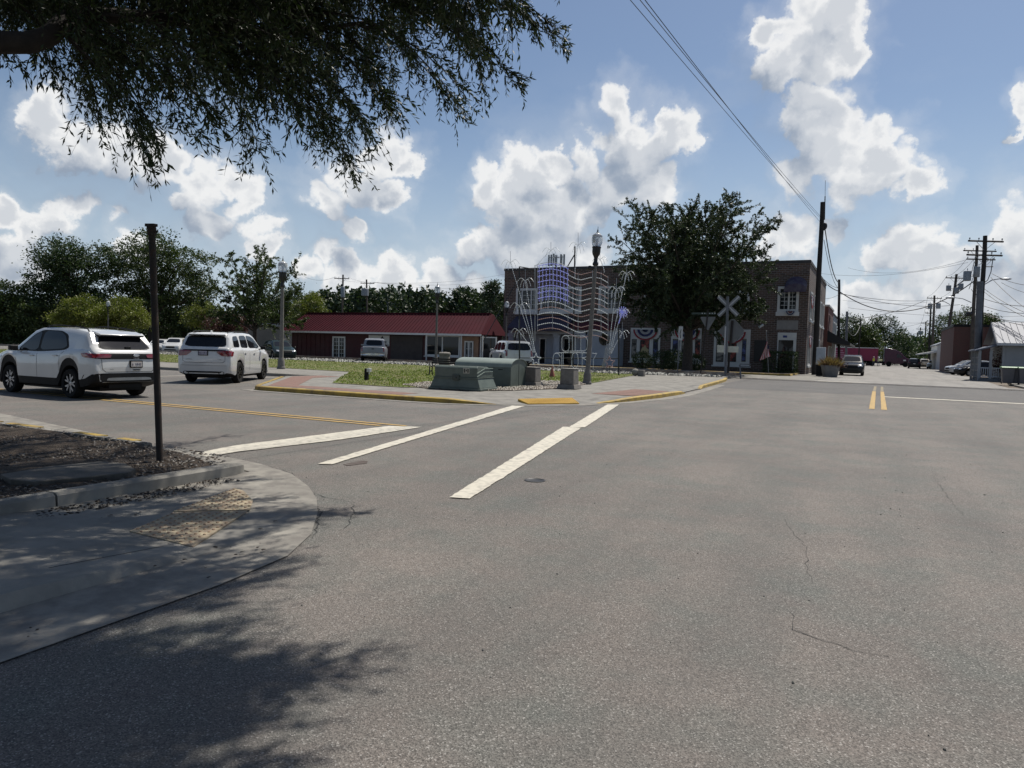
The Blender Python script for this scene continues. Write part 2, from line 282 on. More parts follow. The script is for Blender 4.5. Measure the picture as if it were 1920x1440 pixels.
# ------------------------------------------------------------------ mesh tools
class MB:
    def __init__(s): s.v = []; s.f = []; s.m = []; s.T = None
    def add(s, vs, fs, mi=0):
        o = len(s.v)
        for v in vs:
            v = Vector(v); s.v.append(s.T @ v if s.T is not None else v)
        for f in fs: s.f.append([i + o for i in f]); s.m.append(mi)
        return s
    def box(s, x0, x1, y0, y1, z0, z1, mi=0):
        return s.add([(x0,y0,z0),(x1,y0,z0),(x1,y1,z0),(x0,y1,z0),(x0,y0,z1),(x1,y0,z1),(x1,y1,z1),(x0,y1,z1)],
                     [(0,3,2,1),(4,5,6,7),(0,1,5,4),(1,2,6,5),(2,3,7,6),(3,0,4,7)], mi)
    def frus(s, x0, x1, y0, y1, z0, z1, ix, iy, mi=0):        # box whose top is inset by ix, iy
        return s.add([(x0,y0,z0),(x1,y0,z0),(x1,y1,z0),(x0,y1,z0),(x0+ix,y0+iy,z1),(x1-ix,y0+iy,z1),(x1-ix,y1-iy,z1),(x0+ix,y1-iy,z1)],
                     [(0,3,2,1),(4,5,6,7),(0,1,5,4),(1,2,6,5),(2,3,7,6),(3,0,4,7)], mi)
    def prism(s, o, z0, z1, mi=0):
        n = len(o); return s.add([(p[0],p[1],z0) for p in o] + [(p[0],p[1],z1) for p in o],
            [list(range(n))[::-1], list(range(n, 2*n))] + [(i, (i+1) % n, n+(i+1) % n, n+i) for i in range(n)], mi)
    def xprism(s, o, y0, y1, mi=0):                            # outline in x,z pushed along y
        n = len(o); return s.add([(p[0],y0,p[1]) for p in o] + [(p[0],y1,p[1]) for p in o],
            [list(range(n)), list(range(n, 2*n))[::-1]] + [(i, n+i, n+(i+1) % n, (i+1) % n) for i in range(n)], mi)
    def yprism(s, o, x0, x1, mi=0):                            # outline in y,z pushed along x
        n = len(o); return s.add([(x0,p[0],p[1]) for p in o] + [(x1,p[0],p[1]) for p in o],
            [list(range(n))[::-1], list(range(n, 2*n))] + [(i, (i+1) % n, n+(i+1) % n, n+i) for i in range(n)], mi)
    def poly(s, pts, mi=0): return s.add(pts, [list(range(len(pts)))], mi)
    def tube(s, pts, r, n=8, mi=0, cap=True):
        pts = [Vector(p) for p in pts]; k = len(pts); rr = r if isinstance(r, (list, tuple)) else [r]*k
        vs, fs = [], []; ref = None
        for i, p in enumerate(pts):
            d = (pts[min(i+1, k-1)] - pts[max(i-1, 0)])
            if d.length < 1e-9: d = Vector((0, 0, 1))
            d.normalize()
            if ref is None: ref = Vector((1, 0, 0)) if abs(d.x) < .8 else Vector((0, 1, 0))
            a = d.cross(ref)
            if a.length < .05: a = d.cross(Vector((.3, .9, .3)))
            a.normalize(); b = d.cross(a)
            for j in range(n):
                w = 2*math.pi*j/n; vs.append(p + (a*math.cos(w) + b*math.sin(w))*rr[i])
        for i in range(k-1):
            for j in range(n): fs.append((i*n+j, i*n+(j+1) % n, (i+1)*n+(j+1) % n, (i+1)*n+j))
        if cap: fs.append(list(range(n))[::-1]); fs.append([(k-1)*n+j for j in range(n)])
        return s.add(vs, fs, mi)
    def lathe(s, prof, n=24, c=(0,0,0), mi=0):
        vs, fs = [], []; k = len(prof)
        for r, z in prof:
            for j in range(n):
                w = 2*math.pi*j/n; vs.append((c[0]+r*math.cos(w), c[1]+r*math.sin(w), c[2]+z))
        for i in range(k-1):
            for j in range(n): fs.append((i*n+j, i*n+(j+1) % n, (i+1)*n+(j+1) % n, (i+1)*n+j))
        fs.append(list(range(n))[::-1]); fs.append([(k-1)*n+j for j in range(n)])
        return s.add(vs, fs, mi)
    def ball(s, c, r, mi=0, n=10):
        rx, ry, rz = r if isinstance(r, (tuple, list)) else (r, r, r)
        pr = [(max(math.sin(math.pi*i/(n//2)), .02), -math.cos(math.pi*i/(n//2))) for i in range(n//2+1)]
        vs, fs = [], []
        for q, z in pr:
            for j in range(n):
                w = 2*math.pi*j/n; vs.append((c[0]+rx*q*math.cos(w), c[1]+ry*q*math.sin(w), c[2]+rz*z))
        for i in range(len(pr)-1):
            for j in range(n): fs.append((i*n+j, i*n+(j+1) % n, (i+1)*n+(j+1) % n, (i+1)*n+j))
        fs.append(list(range(n))[::-1]); fs.append([(len(pr)-1)*n+j for j in range(n)])
        return s.add(vs, fs, mi)
    def build(s, name, mats, parent=None, loc=None, rotz=0, smooth=None, bevel=0, bseg=2):
        me = bpy.data.meshes.new(name); me.from_pydata([tuple(v) for v in s.v], [], s.f)
        for m in (mats if isinstance(mats, (list, tuple)) else [mats]): me.materials.append(m)
        if max(s.m, default=0): me.polygons.foreach_set('material_index', s.m)
        if smooth is not None:
            me.polygons.foreach_set('use_smooth', [True]*len(me.polygons)); me.set_sharp_from_angle(angle=R(smooth))
        me.update(); o = bpy.data.objects.new(name, me); COL.objects.link(o)
        if loc is not None: o.location = loc
        o.rotation_euler = (0, 0, rotz)
        if parent is not None: o.parent = parent
        if bevel:
            bm_ = o.modifiers.new('bevel', 'BEVEL'); bm_.width = bevel; bm_.segments = bseg; bm_.limit_method = 'ANGLE'; bm_.angle_limit = R(40)
        return o
def npmesh(name, verts, quads, m, parent=None):
    me = bpy.data.meshes.new(name); nv, nf = len(verts), len(quads); k = quads.shape[1]
    me.vertices.add(nv); me.vertices.foreach_set('co', np.asarray(verts, np.float32).ravel())
    me.loops.add(nf*k); me.loops.foreach_set('vertex_index', np.asarray(quads, np.int32).ravel())
    me.polygons.add(nf); me.polygons.foreach_set('loop_start', np.arange(0, nf*k, k, dtype=np.int32))
    me.materials.append(m); me.update(calc_edges=True); me.validate()
    o = bpy.data.objects.new(name, me); COL.objects.link(o)
    if parent is not None: o.parent = parent
    return o
def tag(o, label=None, cat=None, group=None, kind=None):
    for k, v in (('label', label), ('category', cat), ('group', group), ('kind', kind)):
        if v: o[k] = v
    return o
def thing(name, label, cat, loc=(0,0,0), rotz=0, group=None):
    o = bpy.data.objects.new(name, None); COL.objects.link(o); o.location = loc; o.rotation_euler = (0, 0, rotz); o.empty_display_size = .3
    return tag(o, label, cat, group)
def copy_tree(o, parent=None):
    c = o.copy(); COL.objects.link(c); c.parent = parent
    for ch in list(o.children): copy_tree(ch, c)
    return c
def text_into(mb, body, size, T, ext=.004, mi=0, align='CENTER'):   # lettering turned into mesh faces
    cu = bpy.data.curves.new('lettering', 'FONT'); cu.body = body; cu.size = size; cu.extrude = ext; cu.align_x = align; cu.resolution_u = 2
    to = bpy.data.objects.new('lettering', cu); COL.objects.link(to)
    me = to.evaluated_get(bpy.context.evaluated_depsgraph_get()).to_mesh()
    old = mb.T; mb.T = T; mb.add([v.co.copy() for v in me.vertices], [list(p.vertices) for p in me.polygons], mi); mb.T = old
    to.to_mesh_clear(); bpy.data.objects.remove(to); bpy.data.curves.remove(cu)
def in_poly(P, poly):
    x, y = P[:, 0], P[:, 1]; ins = np.zeros(len(P), bool); n = len(poly)
    for i in range(n):
        x0, y0 = poly[i]; x1, y1 = poly[(i+1) % n]
        c = ((y0 > y) != (y1 > y)) & (x < (x1-x0)*(y-y0)/((y1-y0) if y1 != y0 else 1e-9)+x0); ins ^= c
    return ins
def scatter(poly, n):
    a = np.array(poly); P = rng.uniform(a.min(0), a.max(0), (n, 2)); return P[in_poly(P, poly)]
def leaf_arrays(P, Dv, L, Wd):
    n = len(P); Dv = Dv / np.maximum(np.linalg.norm(Dv, axis=1, keepdims=True), 1e-6)
    q = rng.normal(size=(n, 3)); Sv = np.cross(Dv, q); Sv /= np.maximum(np.linalg.norm(Sv, axis=1, keepdims=True), 1e-6)
    L = np.asarray(L).reshape(-1, 1); Wd = np.asarray(Wd).reshape(-1, 1)
    V = np.stack([P, P + Dv*L*.5 + Sv*Wd*.5, P + Dv*L, P + Dv*L*.5 - Sv*Wd*.5], 1).reshape(-1, 3)
    return V, np.arange(4*n).reshape(-1, 4)
def sheet(name, pts, z, m, kind='structure'):                 # flat piece of ground laid out on the street grid
    b = MB(); b.poly([(p[0], p[1], z) for p in pts]); return tag(b.build(name, m, rotz=YAW), kind=kind)
# ================================================================== SETTING
b = MB(); b.box(-3000, 3000, -600, 4000, -1.0, -.03); tag(b.build('ground', M['earth'], rotz=YAW), kind='structure')
sheet('road', [(-130, -40), (120, -40), (120, 150), (-130, 150)], 0, M['asphalt'])
sheet('rail_crossing', [(-6.9, 33.8), (9.5, 33.6), (9.2, 50.2), (-7.5, 50.0)], .004, M['asphalt_new'])
sheet('street', [(-7.0, 49.2), (9.5, 49.0), (11, 60), (12, 100), (12, 330), (-6.5, 330), (-6.5, 66), (-7, 60)], .008, M['street'])
sheet('gravel_shoulder', [(7.2, 51.5), (11, 51.5), (10.5, 64), (12.8, 140), (9, 140), (8.2, 80)], .012, M['gravel'])
sheet('corner_pavement', [(-8.2, 50.3), (-3.6, 50.5), (-3.0, 56), (-2.9, 68), (-3, 110), (-6, 110), (-6, 58.2), (-20, 58.2), (-20, 53.6), (-8.2, 53.6)], .016, M['concrete'])

def px(*pts): return [Gst(*p) for p in pts]
for nm, pts, m in (
    ('crosswalk_line', px((596,871),(622,872),(987,761),(961,761)), 'white_line'),
    ('crosswalk_line', px((842,934),(881,936.5),(1090,803),(1056,801)), 'white_line'),
    ('crosswalk_line', px((1066,802),(1097,802),(1161,759),(1139,759)), 'white_line'),
    ('stop_line', px((730,799.5),(792,801.5),(640,825),(440,849),(388,858),(366,851),(440,836.5),(640,811)), 'white_line'),
    ('stop_line', [(.42,32.75),(14,32.6),(14,33.15),(.42,33.3)], 'white_line'),
    ('stop_line', [(-3.2,49.4),(-.2,49.35),(-.2,49.9),(-3.2,50)], 'white_line'),
    ('centre_line', [(-70,11.07),(-8.55,11.12),(-8.55,11.23),(-70,11.18)], 'yellow_line'),
    ('centre_line', [(-70,11.36),(-8.15,11.40),(-8.15,11.52),(-70,11.47)], 'yellow_line'),
    ('centre_line', [(-.10,24.8),(.06,24.8),(.10,38),(-.05,38)], 'yellow_line'),
    ('centre_line', [(.24,24.7),(.40,24.7),(.44,38),(.29,38)], 'yellow_line'),
    ('centre_line', [(-.03,38.4),(.10,38.4),(.14,44.6),(.02,44.6)], 'yellow_faded'),
    ('centre_line', [(.30,38.4),(.43,38.4),(.47,44.6),(.35,44.6)], 'yellow_faded'),
    ('bay_line', [(-23.6,18.9),(-23.45,18.9),(-23.45,23.6),(-23.6,23.6)], 'white_line'),
    ('bay_line', [(-26.4,18.6),(-26.25,18.6),(-26.25,23.6),(-26.4,23.6)], 'white_line')):
    if m == 'yellow_faded': M[m] = mat('faded_yellow_paint', (.25, .20, .11), .8, 0, (.13, .115, .09), 6, .4, .65)
    q = []
    for a_, c_ in zip(pts, pts[1:]+pts[:1]):                     # ragged, worn edges
        n = max(1, int(math.dist(a_, c_)/.09)) if math.dist(a_, c_) < 16 else int(math.dist(a_, c_)/.35)
        q += [(a_[0]+(c_[0]-a_[0])*i/n + random.gauss(0, .006)*(i > 0), a_[1]+(c_[1]-a_[1])*i/n + random.gauss(0, .006)*(i > 0)) for i in range(n)]
    sheet(nm, q, .010 if m != 'white_line' else .012, M[m])

# kerbs: a strip with a rounded nose along a path on the street grid
def kerb(name, path, zs, w, m, inner=1):
    b = MB(); n = len(path); P = [Vector((p[0], p[1], 0)) for p in path]; rows = []
    for i in range(n):
        d = (P[min(i+1, n-1)] - P[max(i-1, 0)]).normalized(); nrm = Vector((-d.y, d.x, 0)) * inner; h = zs[i] if isinstance(zs, list) else zs
        rows.append([P[i] + Vector((0, 0, -.03)), P[i] + nrm*.012 + Vector((0, 0, h*.82)), P[i] + nrm*.045 + Vector((0, 0, h)), P[i] + nrm*w + Vector((0, 0, h)), P[i] + nrm*w + Vector((0, 0, -.03))])
    vs = [q for r_ in rows for q in r_]; fs = []
    for i in range(n-1):
        for j in range(4): fs.append((i*5+j, i*5+j+1, (i+1)*5+j+1, (i+1)*5+j) if inner < 0 else (i*5+j, (i+1)*5+j, (i+1)*5+j+1, i*5+j+1))
    fs += [(0, 1, 2, 3, 4), tuple((n-1)*5+k for k in (4, 3, 2, 1, 0))]
    b.add(vs, fs); return tag(b.build(name, m, rotz=YAW, smooth=45), kind='structure')
def dens(path, step=.6):
    out = []
    for p, q in zip(path[:-1], path[1:]):
        n = max(1, int(math.dist(p, q)/step)); out += [(p[0]+(q[0]-p[0])*i/n, p[1]+(q[1]-p[1])*i/n) for i in range(n)]
    return out + [path[-1]]
K1 = [(-22.0, 21.9), (-18.1, 16.95), (-17.85, 16.68), (-17.5, 16.55), (-14.6, 16.55), (-11.8, 16.6), (-10.6, 16.72), (-9.9, 17.0), (-9.3, 17.3)]
kerb('kerb', K1, [.15]*6 + [.15, .09, .02], .17, M['yellow_kerb'])
K2 = [(-7.25, 20.0), (-6.95, 21.0), (-6.75, 22), (-6.55, 24), (-6.46, 26), (-6.5, 27.2), (-6.56, 27.9)]
kerb('kerb', K2, [.02, .09, .14, .15, .15, .12, .03], .17, M['yellow_kerb'])
K3 = [(-6.75, 31.6), (-6.95, 33), (-7.2, 37), (-7.6, 42), (-8.1, 45.3)]
kerb('kerb', K3, [.03, .13, .14, .14, .12], .17, M['yellow_kerb'])
kerb('kerb', [(-70, 23.9), (-22.0, 23.9), (-22.0, 21.9)], .15, .17, M['concrete'])
kerb('gutter_pan', [(-18.2, 16.4), (-17.5, 16.2), (-11.8, 16.25), (-10.4, 16.4), (-8.6, 17.45), (-7.4, 18.9), (-6.6, 21), (-6.1, 24), (-6.05, 27), (-6.3, 31.6), (-6.7, 37)], .012, .42, M['gutter'])
O_ = [(-70, 24.05), (-21.9, 24.05), (-21.85, 22.1), (-17.7, 16.75), (-14.6, 16.7), (-11.8, 16.75), (-10.6, 16.87), (-9.95, 17.15), (-9.25, 17.4), (-8.9, 17.62), (-8.0, 18.7), (-7.25, 20.1), (-7.05, 21.05), (-6.9, 22), (-6.7, 24), (-6.6, 26), (-6.64, 27.2), (-6.7, 27.9), (-6.85, 31.6), (-7.1, 33), (-7.35, 37), (-7.75, 42), (-8.25, 45.3), (-9.5, 45.8), (-70, 45.8)]
OZ = [.146]*7 + [.085, .02, .014, .014, .014, .085, .136, .146, .146, .116, .03, .03, .126, .136, .136, .116, .1, .1]
I_ = [(-70, 25.3), (-20.7, 25.3), (-20.6, 22.5), (-17.2, 18.1), (-12.3, 18.2), (-11.2, 18.7), (-9.8, 19.9), (-8.9, 21.2), (-8.4, 23), (-8.2, 27), (-8.3, 33), (-9.2, 44.5), (-70, 44.5)]
bm = bmesh.new(); vo = [bm.verts.new((p[0], p[1], z)) for p, z in zip(O_, OZ)]; vi = [bm.verts.new((p[0], p[1], .146)) for p in I_]
ed = [bm.edges.new((l[i], l[(i+1) % len(l)])) for l in (vo, vi) for i in range(len(l))]
bmesh.ops.triangle_fill(bm, use_beauty=True, use_dissolve=False, edges=ed)
bm.faces.new(vi)
bmesh.ops.recalc_face_normals(bm, faces=bm.faces)
for f in bm.faces:
    if f.normal.z < 0: f.normal_flip()
me = bpy.data.meshes.new('pavement'); bm.to_mesh(me); bm.free(); me.materials.append(M['concrete'])
o = bpy.data.objects.new('pavement', me); COL.objects.link(o); o.rotation_euler = (0, 0, YAW); tag(o, kind='structure')
b = MB()
for i in range(-24, 46):                                       # tooled joints across the walks
    s = -17 + i*1.5
    if -17 < s < -8.4 and not -13.6 < s < -9: b.box(s, s+.012, 17.9, 19.5, .1462, .1475)
for t in (20.8, 23, 25.2, 27.4, 29.6, 31.8, 34, 36.2, 38.4, 40.6, 42.8): b.box(-10.6, -8.3, t, t+.014, .1462, .1475)
tag(b.build('pavement_joint', M['crack'], rotz=YAW), kind='structure')
sheet('paver_band', [(-17.55, 16.95), (-12.2, 16.85), (-12.2, 17.75), (-17.1, 17.85), (-20.3, 22.0), (-20.5, 23.9), (-21.6, 23.9), (-21.6, 22.2)], .152, M['pavers'])
sheet('paver_band', [(-8.35, 22.2), (-6.95, 22.3), (-6.8, 24), (-6.72, 26.0), (-8.1, 26.3)], .152, M['pavers'])

GR = [(-70, 28.3), (-30, 28.7), (-23.7, 28.3), (-21.6, 25.6), (-20.2, 23.6), (-17.3, 19.75), (-14.2, 19.7), (-11.2, 24), (-10.9, 28.8), (-13.1, 43.2), (-14, 42.6), (-70, 41.5)]
sheet('grass', GR, .165, M['grass'], 'stuff')
GB = px((752,730),(800,737),(870,741.5),(960,741),(1040,737),(1098,728),(1085,722),(1000,720.5),(900,722),(800,724))
sheet('gravel_bed', GB, .172, M['gravel'], 'stuff')
P = np.concatenate([scatter(GR, 42000), scatter([(-23, 26), (-17, 19.8), (-11, 20), (-11, 29), (-12, 34), (-23, 34)], 9000)])
P = P[~in_poly(P, GB)]; P = P[in_poly(P, GR)]; n = len(P); P3 = np.c_[P, np.full(n, .155)]
D3 = np.c_[rng.normal(0, .75, (n, 2)), np.ones(n)]
V, Q = leaf_arrays(P3, D3, rng.uniform(.04, .10, n), rng.uniform(.02, .045, n)); o = npmesh('grass', V, Q, M['grass_blade']); o.rotation_euler = (0, 0, YAW); tag(o, kind='stuff')
# pebbles on the gravel bed and the rough ballast
def chips(name, poly, n, z, lo, hi, m, flat=.5):
    P = scatter(poly, n); n = len(P); V, Q = [], []
    c = np.array([(-1,-1,-1),(1,-1,-1),(1,1,-1),(-1,1,-1),(-.6,-.6,1),(.6,-.6,1),(.6,.6,1),(-.6,.6,1)], float)
    f = np.array([(4,5,6,7),(0,1,5,4),(1,2,6,5),(2,3,7,6),(3,0,4,7)])
    a = rng.uniform(0, 6.28, n); r_ = rng.uniform(lo, hi, n); e = rng.uniform(.5, 1.4, n)
    co = c[None]*np.stack([r_*e, r_/e, r_*flat], 1)[:, None, :]
    x = co[..., 0]*np.cos(a)[:, None] - co[..., 1]*np.sin(a)[:, None]; y = co[..., 0]*np.sin(a)[:, None] + co[..., 1]*np.cos(a)[:, None]
    V = np.stack([x + P[:, 0:1], y + P[:, 1:2], co[..., 2] + z], -1).reshape(-1, 3); Q = (f[None] + 8*np.arange(n)[:, None, None]).reshape(-1, 4)
    o = npmesh(name, V, Q, m); o.rotation_euler = (0, 0, YAW); return tag(o, kind='stuff')
M['pebble'] = m_leaf('pebble', (.07, .05, .038), (.16, .125, .095), (.27, .23, .19), 0)
M['stone'] = m_leaf('ballast_stone', (.06, .056, .052), (.125, .118, .11), (.36, .345, .32), 0)
M['chip'] = m_leaf('mulch_chip', (.010, .007, .005), (.028, .019, .013), (.07, .046, .03), 0)
chips('gravel', GB, 5000, .18, .015, .05, M['pebble'])
b = MB()
for s0, s1 in ((-130, -8.3), (9.6, 110)): b.yprism([(43.2, .0), (46.2, .16), (52.0, .16), (53.6, .0)], s0, s1)
tag(b.build('ballast', M['ballast'], rotz=YAW), kind='stuff')
chips('ballast', [(-70, 41.6), (-14, 42.8), (-8.6, 44.5), (-8.6, 47.2), (-70, 47.2)], 5200, .17, .05, .12, M['stone'], .7)
b = MB()
for t in (47.55, 49.1):
    for s0, s1, z in ((-130, -8, .17), (9.4, 110, .17), (-8, 9.4, -.15)):
        b.yprism([(t-.07, z), (t+.07, z), (t+.02, z+.04), (t+.02, z+.13), (t+.037, z+.135), (t+.037, z+.175), (t-.037, z+.175), (t-.037, z+.135), (t-.02, z+.13), (t-.02, z+.04)], s0, s1)
M['rail'] = mat('rail_steel', (.30, .28, .26), .4, .7, (.17, .12, .09), 3); tag(b.build('rails', M['rail'], rotz=YAW), kind='structure')
b = MB(); [b.box(s, s+.22, 47.0, 49.7, .10, .175) for s in np.arange(-75, -8.5, .55)]; tag(b.build('sleepers', M['pole_dark'], rotz=YAW), kind='structure')
b = MB(); b.box(-30, -9.0, 51.2, 53.4, .0, .27); tag(b.build('platform_path', M['concrete'], rotz=YAW, bevel=.02), kind='structure')
kerb('kerb', dens([(-28, 58.3), (-17.8, 58.5), (-5.75, 58.5), (-5.75, 66)], 2), .16, .16, M['yellow_kerb'])
b = MB(); b.box(-28, -5.9, 58.65, 66, 0, .14); tag(b.build('planting_bed', M['mulch'], rotz=YAW), kind='structure')
b = MB(); b.prism([(7.9, 50.9), (40, 50.9), (40, 62.2), (8.6, 62.2), (8.0, 57)], 0, .13); tag(b.build('pavement', M['concrete'], rotz=YAW, bevel=.02), kind='structure')
sheet('grass', [(9.0, 56.2), (40, 56), (40, 60), (9.2, 60)], .136, M['grass'], 'stuff')

# near corner: kerb ramp, gutter, mulch bed
C1 = [(-18, 8.25), (-15.5, 7.95), (-12, 7.35), (-10, 6.98), (-8.6, 6.8), (-7.6, 6.78), (-7.0, 6.66), (-6.2, 6.38), (-5.5, 5.92), (-5.0, 5.5), (-4.55, 5.02), (-4.1, 4.45), (-3.82, 3.9), (-3.72, 3.2), (-3.7, 1.9), (-3.7, -6), (-4.45, -6), (-4.45, 2.3), (-4.55, 3.6), (-6.6, 3.4), (-6.7, 6.2), (-9, 6.6), (-18, 6.7)]
sheet('gutter', C1, .010, M['gutter'])
b = MB(); N = 14; xs = [-6.7, -6.0, -5.2, -4.62, -4.40, -4.36]; ts = [-6, -3, 0, 1.5, 2.4, 3.0, 3.5, 3.9, 4.6]
vs = []
for t in ts:
    e = max(0, min(1, (3.7-t)/1.4)); lip = max(0, min(1, (3.75-t)/1.3))
    for i, s in enumerate(xs): vs.append((s + (0 if t < 3.4 else -.0), t, (.018 + .095*e) if i < 4 else (.018+.085*lip if i == 4 else .011)))
k = len(xs); b.add(vs, [(j*k+i, j*k+i+1, (j+1)*k+i+1, (j+1)*k+i) for j in range(len(ts)-1) for i in range(k-1)])
tag(b.build('pavement', M['concrete'], rotz=YAW, smooth=50), kind='structure')
b = MB()
for p, q in (((-4.72, -6), (-4.72, 3.55)), ((-6.6, -1.2), (-4.72, -1.2)), ((-6.6, 3.62), (-4.5, 3.62)), ((-6.6, 1.6), (-4.72, 1.6))):
    d = Vector((q[0]-p[0], q[1]-p[1])).normalized()*.007; zz = .121
    for i in range(12):
        a_ = Vector(p).lerp(Vector(q), i/12); c_ = Vector(p).lerp(Vector(q), (i+1)/12)
        z0, z1 = (.0195+.095*max(0, min(1, (3.7-u.y)/1.4)) for u in (a_, c_))
        b.poly([(a_.x-d.y, a_.y+d.x, z0), (a_.x+d.y, a_.y-d.x, z0), (c_.x+d.y, c_.y-d.x, z1), (c_.x-d.y, c_.y+d.x, z1)])
tag(b.build('pavement_joint', M['crack'], rotz=YAW), kind='structure')
MU = [(-18, 6.75), (-9.4, 6.66), (-7.4, 6.5), (-7.0, 6.05), (-6.82, 3.4), (-6.82, -6), (-18, -6)]
bm = bmesh.new(); nx, ny = 56, 64; g = {}
for i in range(nx+1):
    for j in range(ny+1):
        u, v = i/nx, j/ny; t = -6 + v*12.72; smax = -6.84 if t < 6.0 else -6.84-(t-6.0)*3.4; s = -18 + u*(smax+18)
        h = .09 + .035*math.sin(s*2.3+t)*math.sin(t*1.9-s) + rng.uniform(-.012, .012) - (.05 if u > .99 or v > .99 else 0)
        g[i, j] = bm.verts.new((s, t, h))
for i in range(nx):
    for j in range(ny): bm.faces.new((g[i, j], g[i+1, j], g[i+1, j+1], g[i, j+1]))
me = bpy.data.meshes.new('mulch'); bm.to_mesh(me); bm.free(); me.materials.append(M['mulch']); me.polygons.foreach_set('use_smooth', [True]*len(me.polygons))
o = bpy.data.objects.new('mulch', me); COL.objects.link(o); o.rotation_euler = (0, 0, YAW); tag(o, kind='stuff')
chips('mulch_chips', MU, 22000, .10, .006, .024, M['chip'], .3)
chips('mulch_chips', [(-6.62, -3), (-6.35, -3), (-6.25, 4.6), (-6.3, 5.7), (-6.6, 5.7)], 1500, .026, .004, .016, M['chip'], .4)
chips('fallen_leaves', [(-6.6, -3), (-3.6, -3), (-3.6, 3), (-4.6, 5), (-6.2, 6.2)], 200, .03, .004, .014, M['chip'], .2)
chips('road_grit', [(-9, -2), (14, -2), (14, 26), (-9, 16)], 1500, .004, .002, .007, M['stone'], .8)
kerb('kerb', [(-6.66, -6), (-6.66, 3.88)], .14, .17, M['concrete'])
kerb('kerb', [(-6.66, 3.90), (-6.62, 5.6), (-6.64, 5.95), (-6.70, 6.12), (-6.80, 6.2)], [.14, .14, .137, .125, .08], .17, M['concrete'])
kerb('kerb', [(-9.2, 6.72), (-12, 6.76), (-18, 6.9)], .10, .14, M['concrete'])
b = MB()
for s0, s1 in ((-18, -13.2), (-12.9, -12.0), (-11.0, -10.3), (-9.9, -9.5)):
    b.prism([(s0, 6.755 + (-9.2-s0)*.018), (s1, 6.755+(-9.2-s1)*.018), (s1, 6.62+(-9.2-s1)*.018), (s0, 6.62+(-9.2-s0)*.018)], .09, .105)
tag(b.build('kerb_paint', M['yellow_kerb'], rotz=YAW), kind='structure')
# asphalt cracks, a worn patch and a little utility cap in the road
def crack(pts, w):
    P = []
    for p, q in zip(pts[:-1], pts[1:]):
        n = max(2, int(math.dist(p, q)/.07))
        for i in range(n):
            u = i/n; P.append(Vector((p[0]+(q[0]-p[0])*u + random.uniform(-.022, .022), p[1]+(q[1]-p[1])*u + random.uniform(-.022, .022), .004)))
    b = MB(); vs = []
    for i, p in enumerate(P):
        d = (P[min(i+1, len(P)-1)]-P[max(i-1, 0)]).normalized(); nr = Vector((-d.y, d.x, 0))*w*random.uniform(.2, 1)*math.sin(math.pi*(i+.6)/(len(P)+.6))**.5
        vs += [p-nr, p+nr]
    b.add(vs, [(2*i, 2*i+1, 2*i+3, 2*i+2) for i in range(len(P)-1)]); tag(b.build('road_crack', M['crack'], rotz=YAW), kind='structure')
crack(px((1480,1145),(1490,1180),(1540,1200),(1600,1218),(1690,1240)), .0045)
crack(px((1470,970),(1490,1000),(1515,1030),(1512,1060),(1520,1100)), .0028)
crack(px((1745,870),(1760,910),(1800,960),(1840,990)), .0025)
crack(px((660,945),(665,960),(650,985),(640,1000)), .006)
crack(px((480,868),(545,888),(585,925),(600,965),(585,1015)), .012)
crack(px((585,925),(620,935),(680,945)), .006)
crack(px((385,1040),(420,1055),(480,1062)), .008)
b = MB(); c0 = Gst(668, 869)
b.prism([(c0[0]+.13*math.cos(a)*random.uniform(.6, 1), c0[1]+.26*math.sin(a)*random.uniform(.7, 1)) for a in np.linspace(0, 6.1, 16)], .001, .006)
tag(b.build('road_patch', mat('rusty_stain', (.055, .035, .028), .9, 0, (.09, .075, .065), 9), rotz=YAW), kind='structure')
b = MB(); c0 = Gst(1003, 901); b.lathe([(.13, 0), (.13, .006), (.115, .008), (.11, .004), (.0, .004)], 20, (c0[0], c0[1], 0))
tag(b.build('water_valve_cover', M['black_metal'], rotz=YAW, smooth=40), 'small round dark valve cover set in the road beside the crosswalk', 'valve cover')
b = MB(); b.prism(px((0,913),(95,896),(187,886),(235,890),(255,902),(240,909),(150,920),(63,928),(20,924)), .06, .135)
tag(b.build('vault_lid', mat('mossy_lid', (.10, .09, .075), .9, 0, (.055, .05, .042), 5, bmp=.4), rotz=YAW, bevel=.012), 'flat weathered concrete vault lid lying in the dark mulch', 'vault lid')
def pad(pts, m, md, label, z, step=.075, h=.009):
    b = MB(); b.prism(pts, z-.012, z); a = np.array(pts); u = Vector((pts[1][0]-pts[0][0], pts[1][1]-pts[0][1])).normalized(); w = Vector((-u.y, u.x))
    c = a.mean(0); cs = []
    for i in range(-30, 31):
        for j in range(-30, 31): cs.append(c + np.array(u)*i*step + np.array(w)*j*step)
    cs = np.array(cs); ctr = a.mean(0); cs = cs[in_poly(cs, [tuple(ctr + (p-ctr)*.94) for p in a])]
    for q in cs: b.lathe([(.013, 0), (.011, h*.7), (.006, h)], 6, (q[0], q[1], z), 1)
    tag(b.build('tactile_pad', [m, md], rotz=YAW), label, 'tactile pad')
dm = mat('tactile_dome_worn', (.24, .15, .10), .8, 0, (.33, .24, .15), 12)
pad(px((325,965),(440,921),(457,926),(474,945),(468,962)), M['tactile_tan'], dm, 'tan truncated-dome paving piece nearer the low kerb and mulch', .034)
pad(px((243,1003),(325,967),(464,964),(362,1033)), M['tactile_tan'], dm, 'tan truncated-dome paving piece nearer the camera on the shaded ramp', .034)
b = MB(); q4 = [G(990, 757.5, .03), G(1086, 756.5, .03), G(1073, 746.5, .118), G(971, 748.5, .118)]; qq = [(*toST(p), p.z) for p in q4]
def bil(u, v): a, c, d, e = map(Vector, qq); return (a.lerp(c, u)).lerp(e.lerp(d, u), v)
